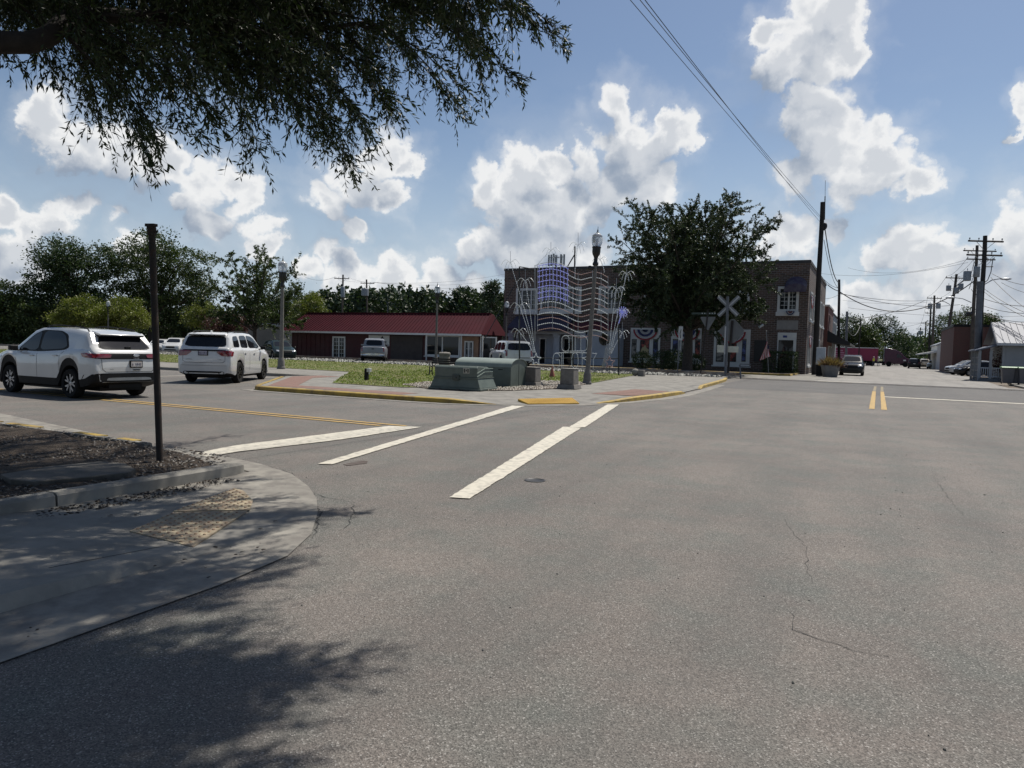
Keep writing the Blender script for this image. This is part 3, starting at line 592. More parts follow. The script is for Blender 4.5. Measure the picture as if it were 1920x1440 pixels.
b.add([Vector(p)+Vector((0, 0, .012)) for p in qq]+[Vector(p)-Vector((0, 0, .05)) for p in qq], [(0, 1, 2, 3), (0, 4, 5, 1), (1, 5, 6, 2), (2, 6, 7, 3), (3, 7, 4, 0)])
for i in range(22):
    for j in range(14): p = bil((i+.5)/22, (j+.5)/14); b.lathe([(.02, .01), (.016, .02), (.008, .022)], 6, tuple(p), 1)
tag(b.build('tactile_pad', [M['tactile_yellow'], M['tactile_yellow']], rotz=YAW), 'bright yellow tactile paving at the island ramp', 'tactile pad')
# ================================================================== VEHICLES (local frame: +x forward, +y left)
def chaik(p, n=2, k=.13):
    for _ in range(n):
        q = []
        for i in range(len(p)):
            a, c = p[i], p[(i+1) % len(p)]; q += [(a[0]+(c[0]-a[0])*k, a[1]+(c[1]-a[1])*k), (a[0]+(c[0]-a[0])*(1-k), a[1]+(c[1]-a[1])*(1-k))]
        p = q
    return p
class Body:
    def __init__(s, sp):
        s.sp = sp; L, Wd = sp['L'], sp['W']; s.top = np.array(sp['top']); s.belt = np.array(sp['belt']); h = L/2
        ra = sp['wr'] + .055; s.ra = ra; xs = set(np.round(np.linspace(-h, h, 41), 3)) | {round(p[0], 3) for p in sp['top']}
        for ax in sp['axles']: xs |= {round(ax + ra*math.cos(a), 3) for a in np.linspace(0, math.pi, 19)}
        for e in (.03, .08, .14, .2, .3): xs |= {round(-h+e, 3), round(h-e, 3)}
        if sp.get('fine'): xs |= {round(x, 3) for x in np.linspace(-h+.02, -h+.75, 34)}
        xs = sorted(x for x in xs if -h <= x <= h); xs = [x for i, x in enumerate(xs) if i == 0 or x-xs[i-1] > .008]
        s.v, s.f, s.row = [], [], []; cl = sp.get('clad', .12); k = None
        for x in xs:
            er, ef = x+h, h-x
            w = Wd/2*np.interp(er, [0, .03, .08, .2, .5], sp.get('rt', [.84, .91, .955, .985, 1]))*np.interp(ef, [0, .04, .12, .3, .7], [.66, .78, .88, .96, 1])
            zb = np.interp(x, [-h, -h+.25, -h+.5, h-.5, h-.2, h], [sp.get('zr', .42), .33, .27, .25, .24, .30])
            for ax in sp['axles']:
                if abs(x-ax) < ra: zb = max(zb, sp['wr'] + math.sqrt(ra*ra-(x-ax)**2))
            tp = np.interp(x, s.top[:, 0], s.top[:, 1]); bl = min(np.interp(x, s.belt[:, 0], s.belt[:, 1]), tp-.035); zc = min(zb+cl, bl-.06)
            H_ = tp-bl; g = .93*w; tm = sp.get('tumble', .27)*H_; r_ = min(.08, .35*H_)
            half = [(0, zb), (.86*w, zb), (.955*w, zb+.04), (.985*w, zc), (w, zc+(bl-zc)*.45), (.992*w, bl-min(.08, (bl-zc)*.4)), (.955*w, bl), (g-.01, bl+.06*H_), (g-.5*tm, bl+.5*H_), (g-tm, tp-r_), (g-tm-.06, tp-.016), (.5*(g-tm), tp-.002), (0, tp)]
            if k is None: k = len(half)
            ring = [(x, y, z) for y, z in half] + [(x, -y, z) for y, z in half[-2:0:-1]]
            s.v += ring
        n = 2*k-2; s.n = n; ns = len(xs)
        for i in range(ns-1):
            for j in range(n):
                s.f.append((i*n+j, i*n+(j+1) % n, (i+1)*n+(j+1) % n, (i+1)*n+j)); s.row.append(min(j, n-1-j))
        s.f.append(tuple(range(n))); s.row.append(6); s.f.append(tuple((ns-1)*n+j for j in range(n))[::-1]); s.row.append(6)
        s.bvh = BVHTree.FromPolygons([Vector(v) for v in s.v], [list(f)[::-1] for f in s.f])
    def proj(s, p, ax, eps):
        o, d = {'L': ((p[0], 4, p[1]), (0, -1, 0)), 'R': ((p[0], -4, p[1]), (0, 1, 0)), 'B': ((-9, p[0], p[1]), (1, 0, 0)), 'F': ((9, p[0], p[1]), (-1, 0, 0)), 'T': ((p[0], p[1], 6), (0, 0, -1))}[ax]
        o, d = Vector(o), Vector(d); h = s.bvh.ray_cast(o, d)
        if h[0] is None:
            q = s.bvh.find_nearest(o + d*(4 if ax in 'LR' else 8)); h = q
        nr = h[1] if h[1].dot(d) < 0 else -h[1]
        return h[0] + (nr*.5 - d*.5)*eps*1.2
    def decal(s, mb, outline, ax, eps=.006, mi=0, rings=5, rd=2):
        o = chaik(outline, rd) if rd else outline; q = []
        for a, c in zip(o, o[1:]+o[:1]):
            n = max(1, int(math.dist(a, c)/.09)); q += [(a[0]+(c[0]-a[0])*i/n, a[1]+(c[1]-a[1])*i/n) for i in range(n)]
        cx = sum(p[0] for p in q)/len(q); cz = sum(p[1] for p in q)/len(q); n = len(q); vs = []; fs = []
        for r_ in range(rings):
            k = 1-r_/rings
            vs += [s.proj((cx+(p[0]-cx)*k, cz+(p[1]-cz)*k), ax, eps) for p in q]
        vs.append(s.proj((cx, cz), ax, eps))
        # a rim that reaches back to the bodywork gives the pane a real edge
        rim = [s.proj(p, ax, -.012) for p in q]; o0 = len(vs); vs += rim
        for r_ in range(rings-1): fs += [(r_*n+i, r_*n+(i+1) % n, (r_+1)*n+(i+1) % n, (r_+1)*n+i) for i in range(n)]
        fs += [((rings-1)*n+i, (rings-1)*n+(i+1) % n, rings*n) for i in range(n)]
        fs += [(o0+i, o0+(i+1) % n, (i+1) % n, i) for i in range(n)]
        mb.add(vs, fs, mi)
    def seam(s, mb, pts, ax, w=.008, eps=.002, mi=0):
        q = []
        for a, c in zip(pts[:-1], pts[1:]):
            n = max(1, int(math.dist(a, c)/.08)); q += [(a[0]+(c[0]-a[0])*i/n, a[1]+(c[1]-a[1])*i/n) for i in range(n)]
        q.append(pts[-1]); vs = []
        for i, p in enumerate(q):
            a, c = q[max(i-1, 0)], q[min(i+1, len(q)-1)]; dx, dz = c[0]-a[0], c[1]-a[1]; l = math.hypot(dx, dz) or 1
            vs += [s.proj((p[0]-dz/l*w/2, p[1]+dx/l*w/2), ax, eps), s.proj((p[0]+dz/l*w/2, p[1]-dx/l*w/2), ax, eps)]
        mb.add(vs, [(2*i, 2*i+1, 2*i+3, 2*i+2) for i in range(len(q)-1)], mi)

def wheel_meshes(r, w, rimm, spokes=5):
    t = MB(); rr = r*.69
    prof = [(rr, -w/2+.01), (r*.9, -w/2), (r*.97, -w/2+.02), (r, -w/2+.05), (r, w/2-.05), (r*.97, w/2-.02), (r*.9, w/2), (rr, w/2-.01), (rr-.01, w/2-.05), (rr-.01, -w/2+.05)]
    t.T = Matrix.Rotation(R(-90), 4, 'X'); vs = prof + [prof[0]]; t.lathe(vs, 36)
    m = MB(); m.T = Matrix.Rotation(R(-90), 4, 'X')
    m.lathe([(rr*.98, w/2-.09), (rr, w/2-.015), (rr*.94, w/2-.012), (rr*.90, w/2-.07), (.02, w/2-.075), (.0, w/2-.09)], 30, (0, 0, 0), 1)
    m.lathe([(.075, w/2-.08), (.07, w/2-.035), (.03, w/2-.028), (.0, w/2-.028)], 14)
    for i in range(spokes):
        for sg in (-1, 1):
            a = 2*math.pi*i/spokes; m.T = Matrix.Rotation(a, 4, 'Y') @ Matrix.Rotation(R(-90), 4, 'X')
            m.prism([(.05, sg*.02), (rr*.95, sg*.085-.022), (rr*.95, sg*.085+.022), (.05, sg*.055+.01*sg)] if sg > 0 else [(.05, sg*.055+.01*sg), (rr*.95, sg*.085-.022), (rr*.95, sg*.085+.022), (.05, sg*.02)], w/2-.06, w/2-.025)
    return t, m
_WC = {}
def add_wheels(root, sp):
    key = (sp['wr'], sp.get('rim', 'alloy'), sp.get('spokes', 5))
    for ax in sp['axles']:
        for sg in (1, -1):
            loc = (ax, sg*(sp['W']/2-.135), sp['wr']); rz = 0 if sg > 0 else math.pi
            if key not in _WC:
                t, m = wheel_meshes(sp['wr'], .24, None, sp.get('spokes', 5))
                wo = t.build('wheel', M['rubber'], root, loc, rz, smooth=35); ri = m.build('rim', [M[sp.get('rim', 'alloy')], M['black']], wo, smooth=35); _WC[key] = (wo, ri)
            else:
                a, c = _WC[key]; wo = a.copy(); COL.objects.link(wo); wo.parent = root; wo.location = loc; wo.rotation_euler = (0, 0, rz)
                ri = c.copy(); COL.objects.link(ri); ri.parent = wo
def car(name, label, cat, sp, s, t, head, group=None):
    """head: direction (s, t) the nose points along"""
    hv = ST(*head); root = thing(name, label, cat, ST(s, t, sp.get('z', 0)), math.atan2(hv.y, hv.x), group)
    B = Body(sp); paint = sp['paint']
    bd, cl = MB(), MB(); bd.v = [Vector(v) for v in B.v]; cl.v = list(bd.v); limit = 2 if sp.get('clad_dark') else 1
    for f, r_ in zip(B.f, B.row):
        (cl if r_ <= limit else bd).f.append(list(f)[::-1]); (cl if r_ <= limit else bd).m.append(0)
    def tidy(o):
        bm = bmesh.new(); bm.from_mesh(o.data); bmesh.ops.delete(bm, geom=[v for v in bm.verts if not v.link_faces], context='VERTS'); bm.to_mesh(o.data); bm.free()
    tidy(bd.build('body', paint, root, smooth=32)); tidy(cl.build('sill_cladding', M['black'], root, smooth=32))
    h, Wd = sp['L']/2, sp['W']
    u = MB(); u.box(-h+.35, h-.35, -Wd/2+.40, Wd/2-.40, .20, .62); u.box(sp['axles'][0]+sp['wr']+.12, sp['axles'][1]-sp['wr']-.12, -Wd/2+.16, Wd/2-.16, .21, .5)
    for ax in sp['axles']: u.tube([(ax, -Wd/2+.2, sp['wr']), (ax, Wd/2-.2, sp['wr'])], .05, 8)
    u.box(-h+.15, -h+.5, -.45, .45, .28, .42); u.build('underbody', M['black'], root)
    gl = {}
    for part, ax, outline, mk, eps in sp['decals']:
        if not sp.get('fine') and part in ('seam_line',): continue
        for a2 in (('L', 'R') if ax == 'S' else (ax,)):
            mb = MB()
            if part == 'seam_line':
                B.seam(mb, outline, a2, eps if eps else .01)
                mb.build('seam_line', M['black'], root); continue
            B.decal(mb, outline, a2, eps, 0, 5 if sp.get('fine') else 3)
            mb.build(part, M[mk] if isinstance(mk, str) else mk, root, smooth=40)
    for sg in (1, -1):                                          # door mirrors
        mx, mz = sp.get('mirror', (.95, 1.08)); mb = MB(); y = sg*(Wd/2+.09)
        mb.add(*_rbox(mx-.05, mx+.08, y-.10, y+.10, mz-.06, mz+.07)); mb.box(mx-.02, mx+.05, min(y, sg*(Wd/2-.09)), max(y, sg*(Wd/2-.09)), mz-.07, mz-.035)
        mb.build('wing_mirror', M['black'] if sp.get('mirror_black') else paint, root, smooth=50, bevel=.025)
    add_wheels(root, sp)
    if sp.get('handles'):
        for hx, hz in sp['handles']:
            for a2 in 'LR':
                p = B.proj((hx, hz), a2, .02); mb = MB(); mb.box(p.x-.10, p.x+.10, p.y-.012, p.y+.012, p.z-.016, p.z+.016); mb.build('door_handle', sp.get('handle_mat', paint), root, smooth=50, bevel=.008)
    if sp.get('rails'):
        x0, x1, z, y = sp['rails']
        for sg in (1, -1):
            mb = MB(); zt = lambda x: np.interp(x, B.top[:, 0], B.top[:, 1])
            pts = [(x0, sg*y, zt(x0)-.02), (x0+.08, sg*y, zt(x0+.08)+z)] + [(x, sg*y, zt(x)+z) for x in np.linspace(x0+.3, x1-.3, 6)] + [(x1-.08, sg*y, zt(x1-.08)+z*.8), (x1, sg*y, zt(x1)-.02)]
            mb.tube(pts, .017, 8); mb.build('roof_rail', M[sp.get('rail_mat', 'black')], root, smooth=50)
    return root, B
def _rbox(x0, x1, y0, y1, z0, z1):
    m = MB(); m.box(x0, x1, y0, y1, z0, z1); return m.v, m.f

def suv(L=4.7, W=1.86, H=1.7, wr=.36, paint=None, fine=False, **k):
    """generic sport utility proportions scaled from one profile"""
    a, c = L/4.88, H/1.74
    top = [(-2.44,.86),(-2.42,1.00),(-2.38,1.08),(-2.32,1.14),(-1.98,1.52),(-1.88,1.62),(-1.3,1.69),(-.4,1.735),(.25,1.71),(.58,1.63),(1.3,1.17),(1.45,1.11),(1.95,1.03),(2.25,.94),(2.38,.82),(2.44,.66)]
    belt = [(-2.44,.78),(-2.36,1.0),(-2.2,1.09),(-1.5,1.07),(0,1.02),(1.2,.99),(1.5,1.02),(2.4,.8)]
    sc = lambda p: [(x*a, z*c) for x, z in p]; yz = lambda p: [(y*W/1.93, z*c) for y, z in p]
    sp = dict(L=L, W=W, H=H, wr=wr, axles=(-1.42*a, 1.45*a), top=sc(top), belt=sc(belt), paint=paint, fine=fine, mirror=(1.0*a, 1.09*c))
    sp['decals'] = [
        ('side_window', 'S', sc([(1.02,1.06),(.45,1.47),(.12,1.59),(.07,1.06)]), 'glass_car', .006),
        ('side_window', 'S', sc([(.0,1.06),(.0,1.60),(-.78,1.59),(-.86,1.08)]), 'glass_car', .006),
        ('side_window', 'S', sc([(-.94,1.10),(-.88,1.58),(-1.5,1.53),(-1.78,1.22)]), 'glass_car', .006),
        ('rear_window', 'B', yz([(-.64,1.18),(.64,1.18),(.55,1.53),(-.55,1.53)]), 'glass_car', .006),
        ('windscreen', 'F', yz([(-.70,1.21),(.70,1.21),(.56,1.60),(-.56,1.60)]), 'glass_car', .006),
        ('tail_lamp', 'B', yz([(-.86,.92),(-.55,.94),(-.58,1.06),(-.84,1.07)]), 'lamp_red', .012),
        ('tail_lamp', 'B', yz([(.86,.92),(.55,.94),(.58,1.06),(.84,1.07)]), 'lamp_red', .012),
        ('headlamp', 'F', yz([(.84,.80),(.50,.76),(.50,.86),(.80,.92)]), 'lamp_clear', .012),
        ('headlamp', 'F', yz([(-.84,.80),(-.50,.76),(-.50,.86),(-.80,.92)]), 'lamp_clear', .012),
        ('grille', 'F', yz([(-.44,.62),(.44,.62),(.47,.82),(-.47,.82)]), 'black', .010),
        ('bumper_trim', 'F', yz([(-.62,.36),(.62,.36),(.58,.50),(-.58,.50)]), 'black', .010),
        ('bumper_trim', 'B', yz([(-.78,.46),(.78,.46),(.78,.60),(-.78,.60)]), 'black', .010),
        ('number_plate', 'B', yz([(-.16,.78),(.16,.78),(.16,.90),(-.16,.90)]), 'white_trim', .012)]
    sp.update(k); return sp

def dz_(z): return z + float(np.interp(z, [0, .40, .90, 1.2, 1.85], [0, .02, .12, .14, .09]))
def lift(sp):                                                    # the tall stance of these two cars
    sp = dict(sp); sp['top'] = [(x, dz_(z)) for x, z in sp['top']]; sp['belt'] = [(x, dz_(z)) for x, z in sp['belt']]
    sp['decals'] = [(n, a, [(p[0], dz_(p[1])) for p in o], m, e) for n, a, o, m, e in sp['decals']]
    sp['handles'] = [(x, dz_(z)) for x, z in sp['handles']]; sp['mirror'] = (sp['mirror'][0], dz_(sp['mirror'][1])); sp['clad'] = sp['clad']+.02; return sp
# ---- white SUV driving away on the left road
P1 = M['paint_white']
sp = dict(L=4.88, W=1.93, H=1.74, wr=.375, axles=(-1.41, 1.44), paint=P1, fine=True, clad=.21, clad_dark=True, spokes=5, rim='alloy', zr=.44,
    top=[(-2.44,.74),(-2.435,.92),(-2.41,1.03),(-2.36,1.10),(-2.28,1.155),(-1.98,1.52),(-1.90,1.60),(-1.3,1.675),(-.4,1.72),(.25,1.70),(.58,1.615),(1.28,1.15),(1.42,1.09),(1.95,1.01),(2.25,.92),(2.38,.80),(2.44,.66)],
    belt=[(-2.44,.66),(-2.38,.96),(-2.2,1.09),(-1.9,1.11),(-1.3,1.075),(0,1.02),(1.2,.98),(1.5,1.0),(2.4,.8)], mirror=(.98, 1.09),
    handles=((-.82, .955), (.28, .93)), mirror_black=True, rails=(-1.75, .15, .045, .62))
sp['decals'] = [
    ('window_trim', 'S', [(1.14,1.035),(.50,1.49),(.12,1.625),(-.75,1.61),(-1.10,1.50),(-1.30,1.16),(-1.10,1.085),(0,1.03)], 'black', .004),
    ('side_window', 'S', [(1.05,1.06),(.46,1.475),(.14,1.595),(.09,1.06)], 'glass_car', .009),
    ('side_window', 'S', [(.01,1.065),(.01,1.60),(-.74,1.585),(-1.03,1.46),(-1.22,1.19),(-1.06,1.12)], 'glass_car', .009),
    ('window_trim', 'B', [(-.72,1.13),(.72,1.13),(.545,1.51),(-.545,1.51)], 'black', .006),
    ('rear_window', 'B', [(-.68,1.15),(.68,1.15),(.51,1.48),(-.51,1.48)], 'glass_car', .012),
    ('windscreen', 'F', [(-.70,1.20),(.70,1.20),(.56,1.58),(-.56,1.58)], 'glass_car', .006),
    ('lamp_bar', 'B', [(-.92,.905),(.92,.905),(.92,1.04),(-.92,1.04)], 'black', .010),
    ('tail_lamp', 'B', [(-.90,.93),(-.50,.935),(-.46,1.02),(-.90,1.03)], 'lamp_red', .017),
    ('tail_lamp', 'B', [(.90,.93),(.50,.935),(.46,1.02),(.90,1.03)], 'lamp_red', .017),
    ('tail_lamp', 'S', [(-2.40,.925),(-2.03,.945),(-1.95,1.03),(-2.08,1.045),(-2.39,1.035)], 'lamp_red', .012),
    ('bumper_trim', 'B', [(-.95,.44),(-.60,.42),(.60,.42),(.95,.44),(.95,.61),(-.95,.61)], 'black', .012),
    ('skid_plate', 'B', [(-.62,.452),(.62,.452),(.56,.515),(-.56,.515)], 'grey_metal', .018),
    ('bumper_trim', 'S', [(-2.40,.40),(-1.90,.36),(-1.90,.47),(-2.10,.49),(-2.40,.61)], 'black', .008),
    ('headlamp', 'F', [(.84,.78),(.50,.74),(.50,.84),(.80,.90)], 'lamp_clear', .012), ('headlamp', 'F', [(-.84,.78),(-.50,.74),(-.50,.84),(-.80,.90)], 'lamp_clear', .012),
    ('headlamp', 'S', [(2.12,.80),(1.82,.86),(1.90,.93),(2.14,.90)], 'lamp_clear', .009),
    ('grille', 'F', [(-.44,.58),(.44,.58),(.47,.82),(-.47,.82)], 'black', .010),
    ('seam_line', 'S', [(.05,.42),(.05,1.03)], '', .012), ('seam_line', 'S', [(1.02,.42),(1.10,1.02)], '', .012), ('seam_line', 'S', [(-.98,.62),(-1.00,.95),(-1.22,1.10)], '', .012),
    ('seam_line', 'S', [(-1.0,.62),(-.94,.42)], '', .012), ('seam_line', 'B', [(-.72,.90),(-.71,.70),(-.62,.635),(.62,.635),(.71,.70),(.72,.90)], '', .012),
    ('seam_line', 'S', [(-1.45,.85),(-1.62,.85),(-1.62,1.0),(-1.45,1.0),(-1.45,.85)], '', .008)]
sp = lift(sp)
edge, B = car('white_suv', 'white SUV with black lower trim and full-width lamp bar driving away, behind the rusty post', 'SUV', sp, -19.62, 11.95, (-1, .03))
b = MB(); b.xprism([(x, dz_(z)) for x, z in ((-1.80, 1.635), (-2.16, 1.545), (-2.17, 1.515), (-2.13, 1.50), (-1.86, 1.545))], -.60, .60); b.build('spoiler', [P1], edge, smooth=30, bevel=.02)
b = MB(); b.box(-2.155, -1.92, -.585, .585, dz_(1.478), dz_(1.51)); b.build('spoiler_underside', M['black'], edge)
def plate(root, B, y, z, txt, frame, back, fg, w=.31, h=.155):
    p = B.proj((y, z), 'B', .0); x = p.x - .022; m = MB(); m.box(x-.008, x+.03, y-w/2-.015, y+w/2+.015, z-h/2-.015, z+h/2+.015); pl = m.build('number_plate', M[frame], root)
    m = MB(); m.box(x-.012, x-.004, y-w/2+.008, y+w/2-.008, z-h/2+.012, z+h/2-.012); m.build('plate_face', back, pl)
    m = MB(); T = Matrix.Translation((x-.013, y, z-.035)) @ Matrix(((0, 0, -1, 0), (-1, 0, 0, 0), (0, 1, 0, 0), (0, 0, 0, 1))); text_into(m, txt, .095, T, .002); m.build('plate_lettering', fg, pl)
pw_ = mat('plate_white', (.62, .60, .58), .5, 0, (.55, .5, .46), 12); pk = mat('plate_ink', (.05, .05, .10), .6)
plate(edge, B, -.18, dz_(.80), '6 184S', 'black', pw_, pk)
m = MB(); p = B.proj((-.18, dz_(.95)), 'B', .012); T = Matrix.Translation((p.x-.02, -.18, dz_(.915))) @ Matrix(((0, 0, -1, 0), (-1, 0, 0, 0), (0, 1, 0, 0), (0, 0, 0, 1)))
text_into(m, 'F O R D', .045, T, .003); m.build('badge', M['chrome'], edge)
m = MB(); m.T = Matrix.Translation((p.x-.012, -.18, dz_(1.0))) @ Matrix.Rotation(R(-90), 4, 'Y') @ Matrix.Diagonal((.036, .085, 1, 1)); m.lathe([(1, 0), (1, .012), (.86, .014), (.84, .010), (0, .010)], 24); m.build('badge', M['chrome'], edge, smooth=30)
m = MB(); m.tube([(-2.28, -.05, dz_(1.17)), (-2.21, -.20, dz_(1.23)), (-2.20, -.40, dz_(1.25))], .014, 6); m.box(-2.31, -2.22, -.12, .02, dz_(1.145), dz_(1.20)); m.build('wiper', M['black'], edge)
m = MB(); p = B.proj((.5, dz_(.70)), 'B', .008); T = Matrix.Translation((p.x-.004, .47, dz_(.68))) @ Matrix(((0, 0, -1, 0), (-1, 0, 0, 0), (0, 1, 0, 0), (0, 0, 0, 1))); text_into(m, 'EDGE', .035, T, .002); m.build('badge', M['grey_metal'], edge); m = MB(); m.box(p.x-.01, p.x, -.28, -.10, dz_(.665), dz_(.685)); m.build('handle_recess', M['black'], edge)

# ---- second white SUV pulling into the bays
sp2 = dict(L=5.05, W=1.93, H=1.80, wr=.39, axles=(-1.47, 1.55), paint=P1, fine=True, clad=.10, spokes=5, rim='rim_black', zr=.36, rt=[.86, .93, .965, .99, 1],
    top=[(-2.525,.70),(-2.52,.95),(-2.50,1.08),(-2.46,1.16),(-2.40,1.21),(-2.20,1.61),(-2.10,1.71),(-1.6,1.765),(-.5,1.80),(.3,1.765),(.62,1.68),(1.22,1.27),(1.38,1.20),(1.9,1.14),(2.3,1.05),(2.45,.9),(2.525,.65)],
    belt=[(-2.525,.62),(-2.46,1.05),(-2.2,1.14),(-1.5,1.15),(0,1.12),(1.2,1.08),(2.5,.9)], mirror=(.98, 1.17), mirror_black=True, tumble=.24,
    handles=((-.92, 1.0), (.15, .98)), rails=(-1.95, .2, .04, .62), rail_mat='black')
sp2['decals'] = [
    ('side_window', 'S', [(-2.02,1.20),(-1.98,1.50),(-1.86,1.62),(-1.42,1.645),(-1.38,1.19)], 'glass_car', .007),
    ('side_window', 'S', [(-1.24,1.185),(-1.20,1.655),(-.46,1.675),(-.42,1.165)], 'glass_car', .007),
    ('side_window', 'S', [(-.34,1.165),(-.36,1.675),(.18,1.65),(.55,1.545),(1.06,1.17)], 'glass_car', .007),
    ('rear_window', 'B', [(-.75,1.195),(.75,1.195),(.66,1.63),(-.66,1.63)], 'glass_car', .006),
    ('windscreen', 'F', [(-.72,1.29),(.72,1.29),(.58,1.66),(-.58,1.66)], 'glass_car', .006),
    ('lamp_bar', 'B', [(-.93,1.045),(.93,1.045),(.90,1.095),(-.90,1.095)], 'black', .010),
    ('tail_lamp', 'B', [(-.94,.88),(-.62,.89),(-.42,1.03),(-.56,1.07),(-.93,1.07)], 'lamp_red', .015),
    ('tail_lamp', 'B', [(.94,.88),(.62,.89),(.42,1.03),(.56,1.07),(.93,1.07)], 'lamp_red', .015),
    ('tail_lamp', 'S', [(-2.48,.885),(-2.30,.90),(-2.22,1.04),(-2.47,1.07)], 'lamp_red', .010),
    ('bumper_trim', 'B', [(-.62,.38),(.62,.38),(.60,.43),(-.60,.43)], 'black', .012),
    ('grille', 'F', [(-.6,.80),(.6,.80),(.62,.96),(-.62,.96)], 'black', .010),
    ('headlamp', 'F', [(.86,.86),(.64,.84),(.66,.98),(.82,1.0)], 'lamp_clear', .012), ('headlamp', 'F', [(-.86,.86),(-.64,.84),(-.66,.98),(-.82,1.0)], 'lamp_clear', .012),
    ('seam_line', 'S', [(-.40,.42),(-.40,1.15)], '', .012), ('seam_line', 'S', [(.95,.42),(1.08,1.12)], '', .012), ('seam_line', 'S', [(-1.12,.90),(-1.30,1.15)], '', .012), ('seam_line', 'S', [(-1.12,.9),(-1.02,.42)], '', .012),
    ('seam_line', 'B', [(-.74,1.18),(-.74,.74),(-.66,.69),(.66,.69),(.74,.74),(.74,1.18)], '', .012), ('seam_line', 'B', [(-.9,.60),(.9,.60)], '', .008)]
sp2 = lift(sp2)
dur, B2 = car('white_suv', 'white SUV with black wheels and red tail lamps pulling in beside the brick-edged kerb', 'SUV', sp2, -22.66, 19.83, (-.50, .866))
b = MB(); b.xprism([(x, dz_(z)) for x, z in ((-1.9, 1.74), (-2.30, 1.69), (-2.31, 1.655), (-2.24, 1.645), (-2.0, 1.67))], -.66, .66); b.build('spoiler', P1, dur, smooth=30, bevel=.015)
b = MB(); b.xprism([(x, dz_(z)) for x, z in ((-1.72, 1.765), (-1.86, 1.76), (-1.84, 1.80), (-1.79, 1.84), (-1.75, 1.80))], -.022, .022); b.build('roof_antenna', P1, dur)
plate(dur, B2, .03, dz_(.985), '862-JKE', 'black', mat('plate_pale', (.42, .40, .46), .5, 0, (.34, .32, .38), 10), pk)
for sg in (1, -1): b = MB(); b.T = Matrix.Translation((-2.42, sg*.62, .40)) @ Matrix.Rotation(R(-90), 4, 'Y') @ Matrix.Diagonal((.06, .105, 1, 1)); b.lathe([(1, 0), (1, .12), (.8, .12), (.75, .02), (0, .02)], 16); b.build('exhaust_tip', M['black'], dur, smooth=40)
Tm = Matrix(((0, 0, -1, 0), (-1, 0, 0, 0), (0, 1, 0, 0), (0, 0, 0, 1)))
b = MB(); p = B2.proj((.55, dz_(.8)), 'B', .006); text_into(b, 'DURANGO', .042, Matrix.Translation((p.x-.004, .52, dz_(.77))) @ Tm, .002); b.build('badge', M['grey_metal'], dur); b = MB(); text_into(b, 'GT', .05, Matrix.Translation((p.x-.004, -.58, dz_(.77))) @ Tm, .002); b.build('badge', M['grey_metal'], dur)

# ---- parked and distant vehicles
dk = mat('paint_dark_grey', (.012, .013, .015), .2, 0, (.010, .011, .012), 2, spec=.28); bk = mat('paint_black', (.008, .008, .009), .2, 0, (.010, .010, .011), 2, spec=.28)
sv = mat('paint_silver', (.22, .23, .25), .35, .3, (.19, .20, .215), 2); grn = mat('paint_dark_green', (.014, .024, .021), .22, 0, (.010, .018, .016), 2, spec=.28); tanp = mat('paint_tan', (.33, .29, .23), .3, .3, (.3, .26, .21), 2, coat=1)
def spot(px_, py_):
    g = G(px_, py_); return toST(g)
eq, _ = car('dark_suv', 'dark grey SUV facing the camera with sun glinting on its windscreen, beside the planter', 'SUV', suv(4.9, 1.95, 1.80, .38, dk, clad_dark=True, rails=(-1.6, .1, .04, .6)), *spot(1597, 703.5), (.0, -1))
car('dark_suv', 'black SUV seen from behind, driving away on the far street', 'SUV', suv(4.8, 1.9, 1.72, .37, bk), *spot(1714, 691.0), (.05, 1))
car('tan_suv', 'tan SUV seen from behind to the right of the black SUV on the far street', 'SUV', suv(4.7, 1.85, 1.7, .36, tanp), *spot(1733, 690), (.05, 1))
car('white_suv', 'white SUV parked side-on at the right edge of the far street near the brick wall', 'SUV', suv(4.7, 1.86, 1.68, .36, P1), *toST(A(1820, 690, 77)), (-.95, -.3))
car('dark_car', 'black car parked in front of the far white SUV beside a utility pole', 'car', suv(4.5, 1.8, 1.5, .34, bk), *toST(A(1838, 690, 72.5)), (-.95, -.3))
car('white_car', 'small white car parked far down the right side before the white building', 'car', suv(4.5, 1.8, 1.5, .34, P1), *toST(A(1751, 688, 124)), (-.2, -1))
car('white_suv', 'white parked SUV under the trees, left of the SUV with black wheels', 'SUV', suv(4.6, 1.85, 1.68, .36, P1), *spot(330, 663), (.62, -.78))
car('white_car', 'low white car parked under the trees, just right of the rusty post', 'car', suv(4.6, 1.82, 1.5, .34, P1), *spot(302, 662), (.55, -.83))
car('green_suv', 'dark green SUV parked at the left end of the red-roofed building', 'SUV', suv(4.7, 1.88, 1.7, .36, grn), *spot(523, 675), (.85, -.5))
yk = suv(5.3, 2.04, 1.9, .40, P1, z=.2, rails=(-1.9, .2, .05, .66), tumble=.18)
yk['top'] = [(-2.65,.75),(-2.64,1.0),(-2.62,1.2),(-2.50,1.70),(-2.42,1.83),(-1.8,1.88),(-.5,1.9),(.4,1.87),(.7,1.78),(1.35,1.30),(1.5,1.22),(2.2,1.18),(2.5,1.1),(2.62,.9),(2.65,.65)]
yk['belt'] = [(-2.65,.7),(-2.6,1.08),(-2,1.16),(0,1.14),(1.3,1.12),(2.6,.95)]; yk['axles'] = (-1.4, 1.65); yk['mirror'] = (1.0, 1.22)
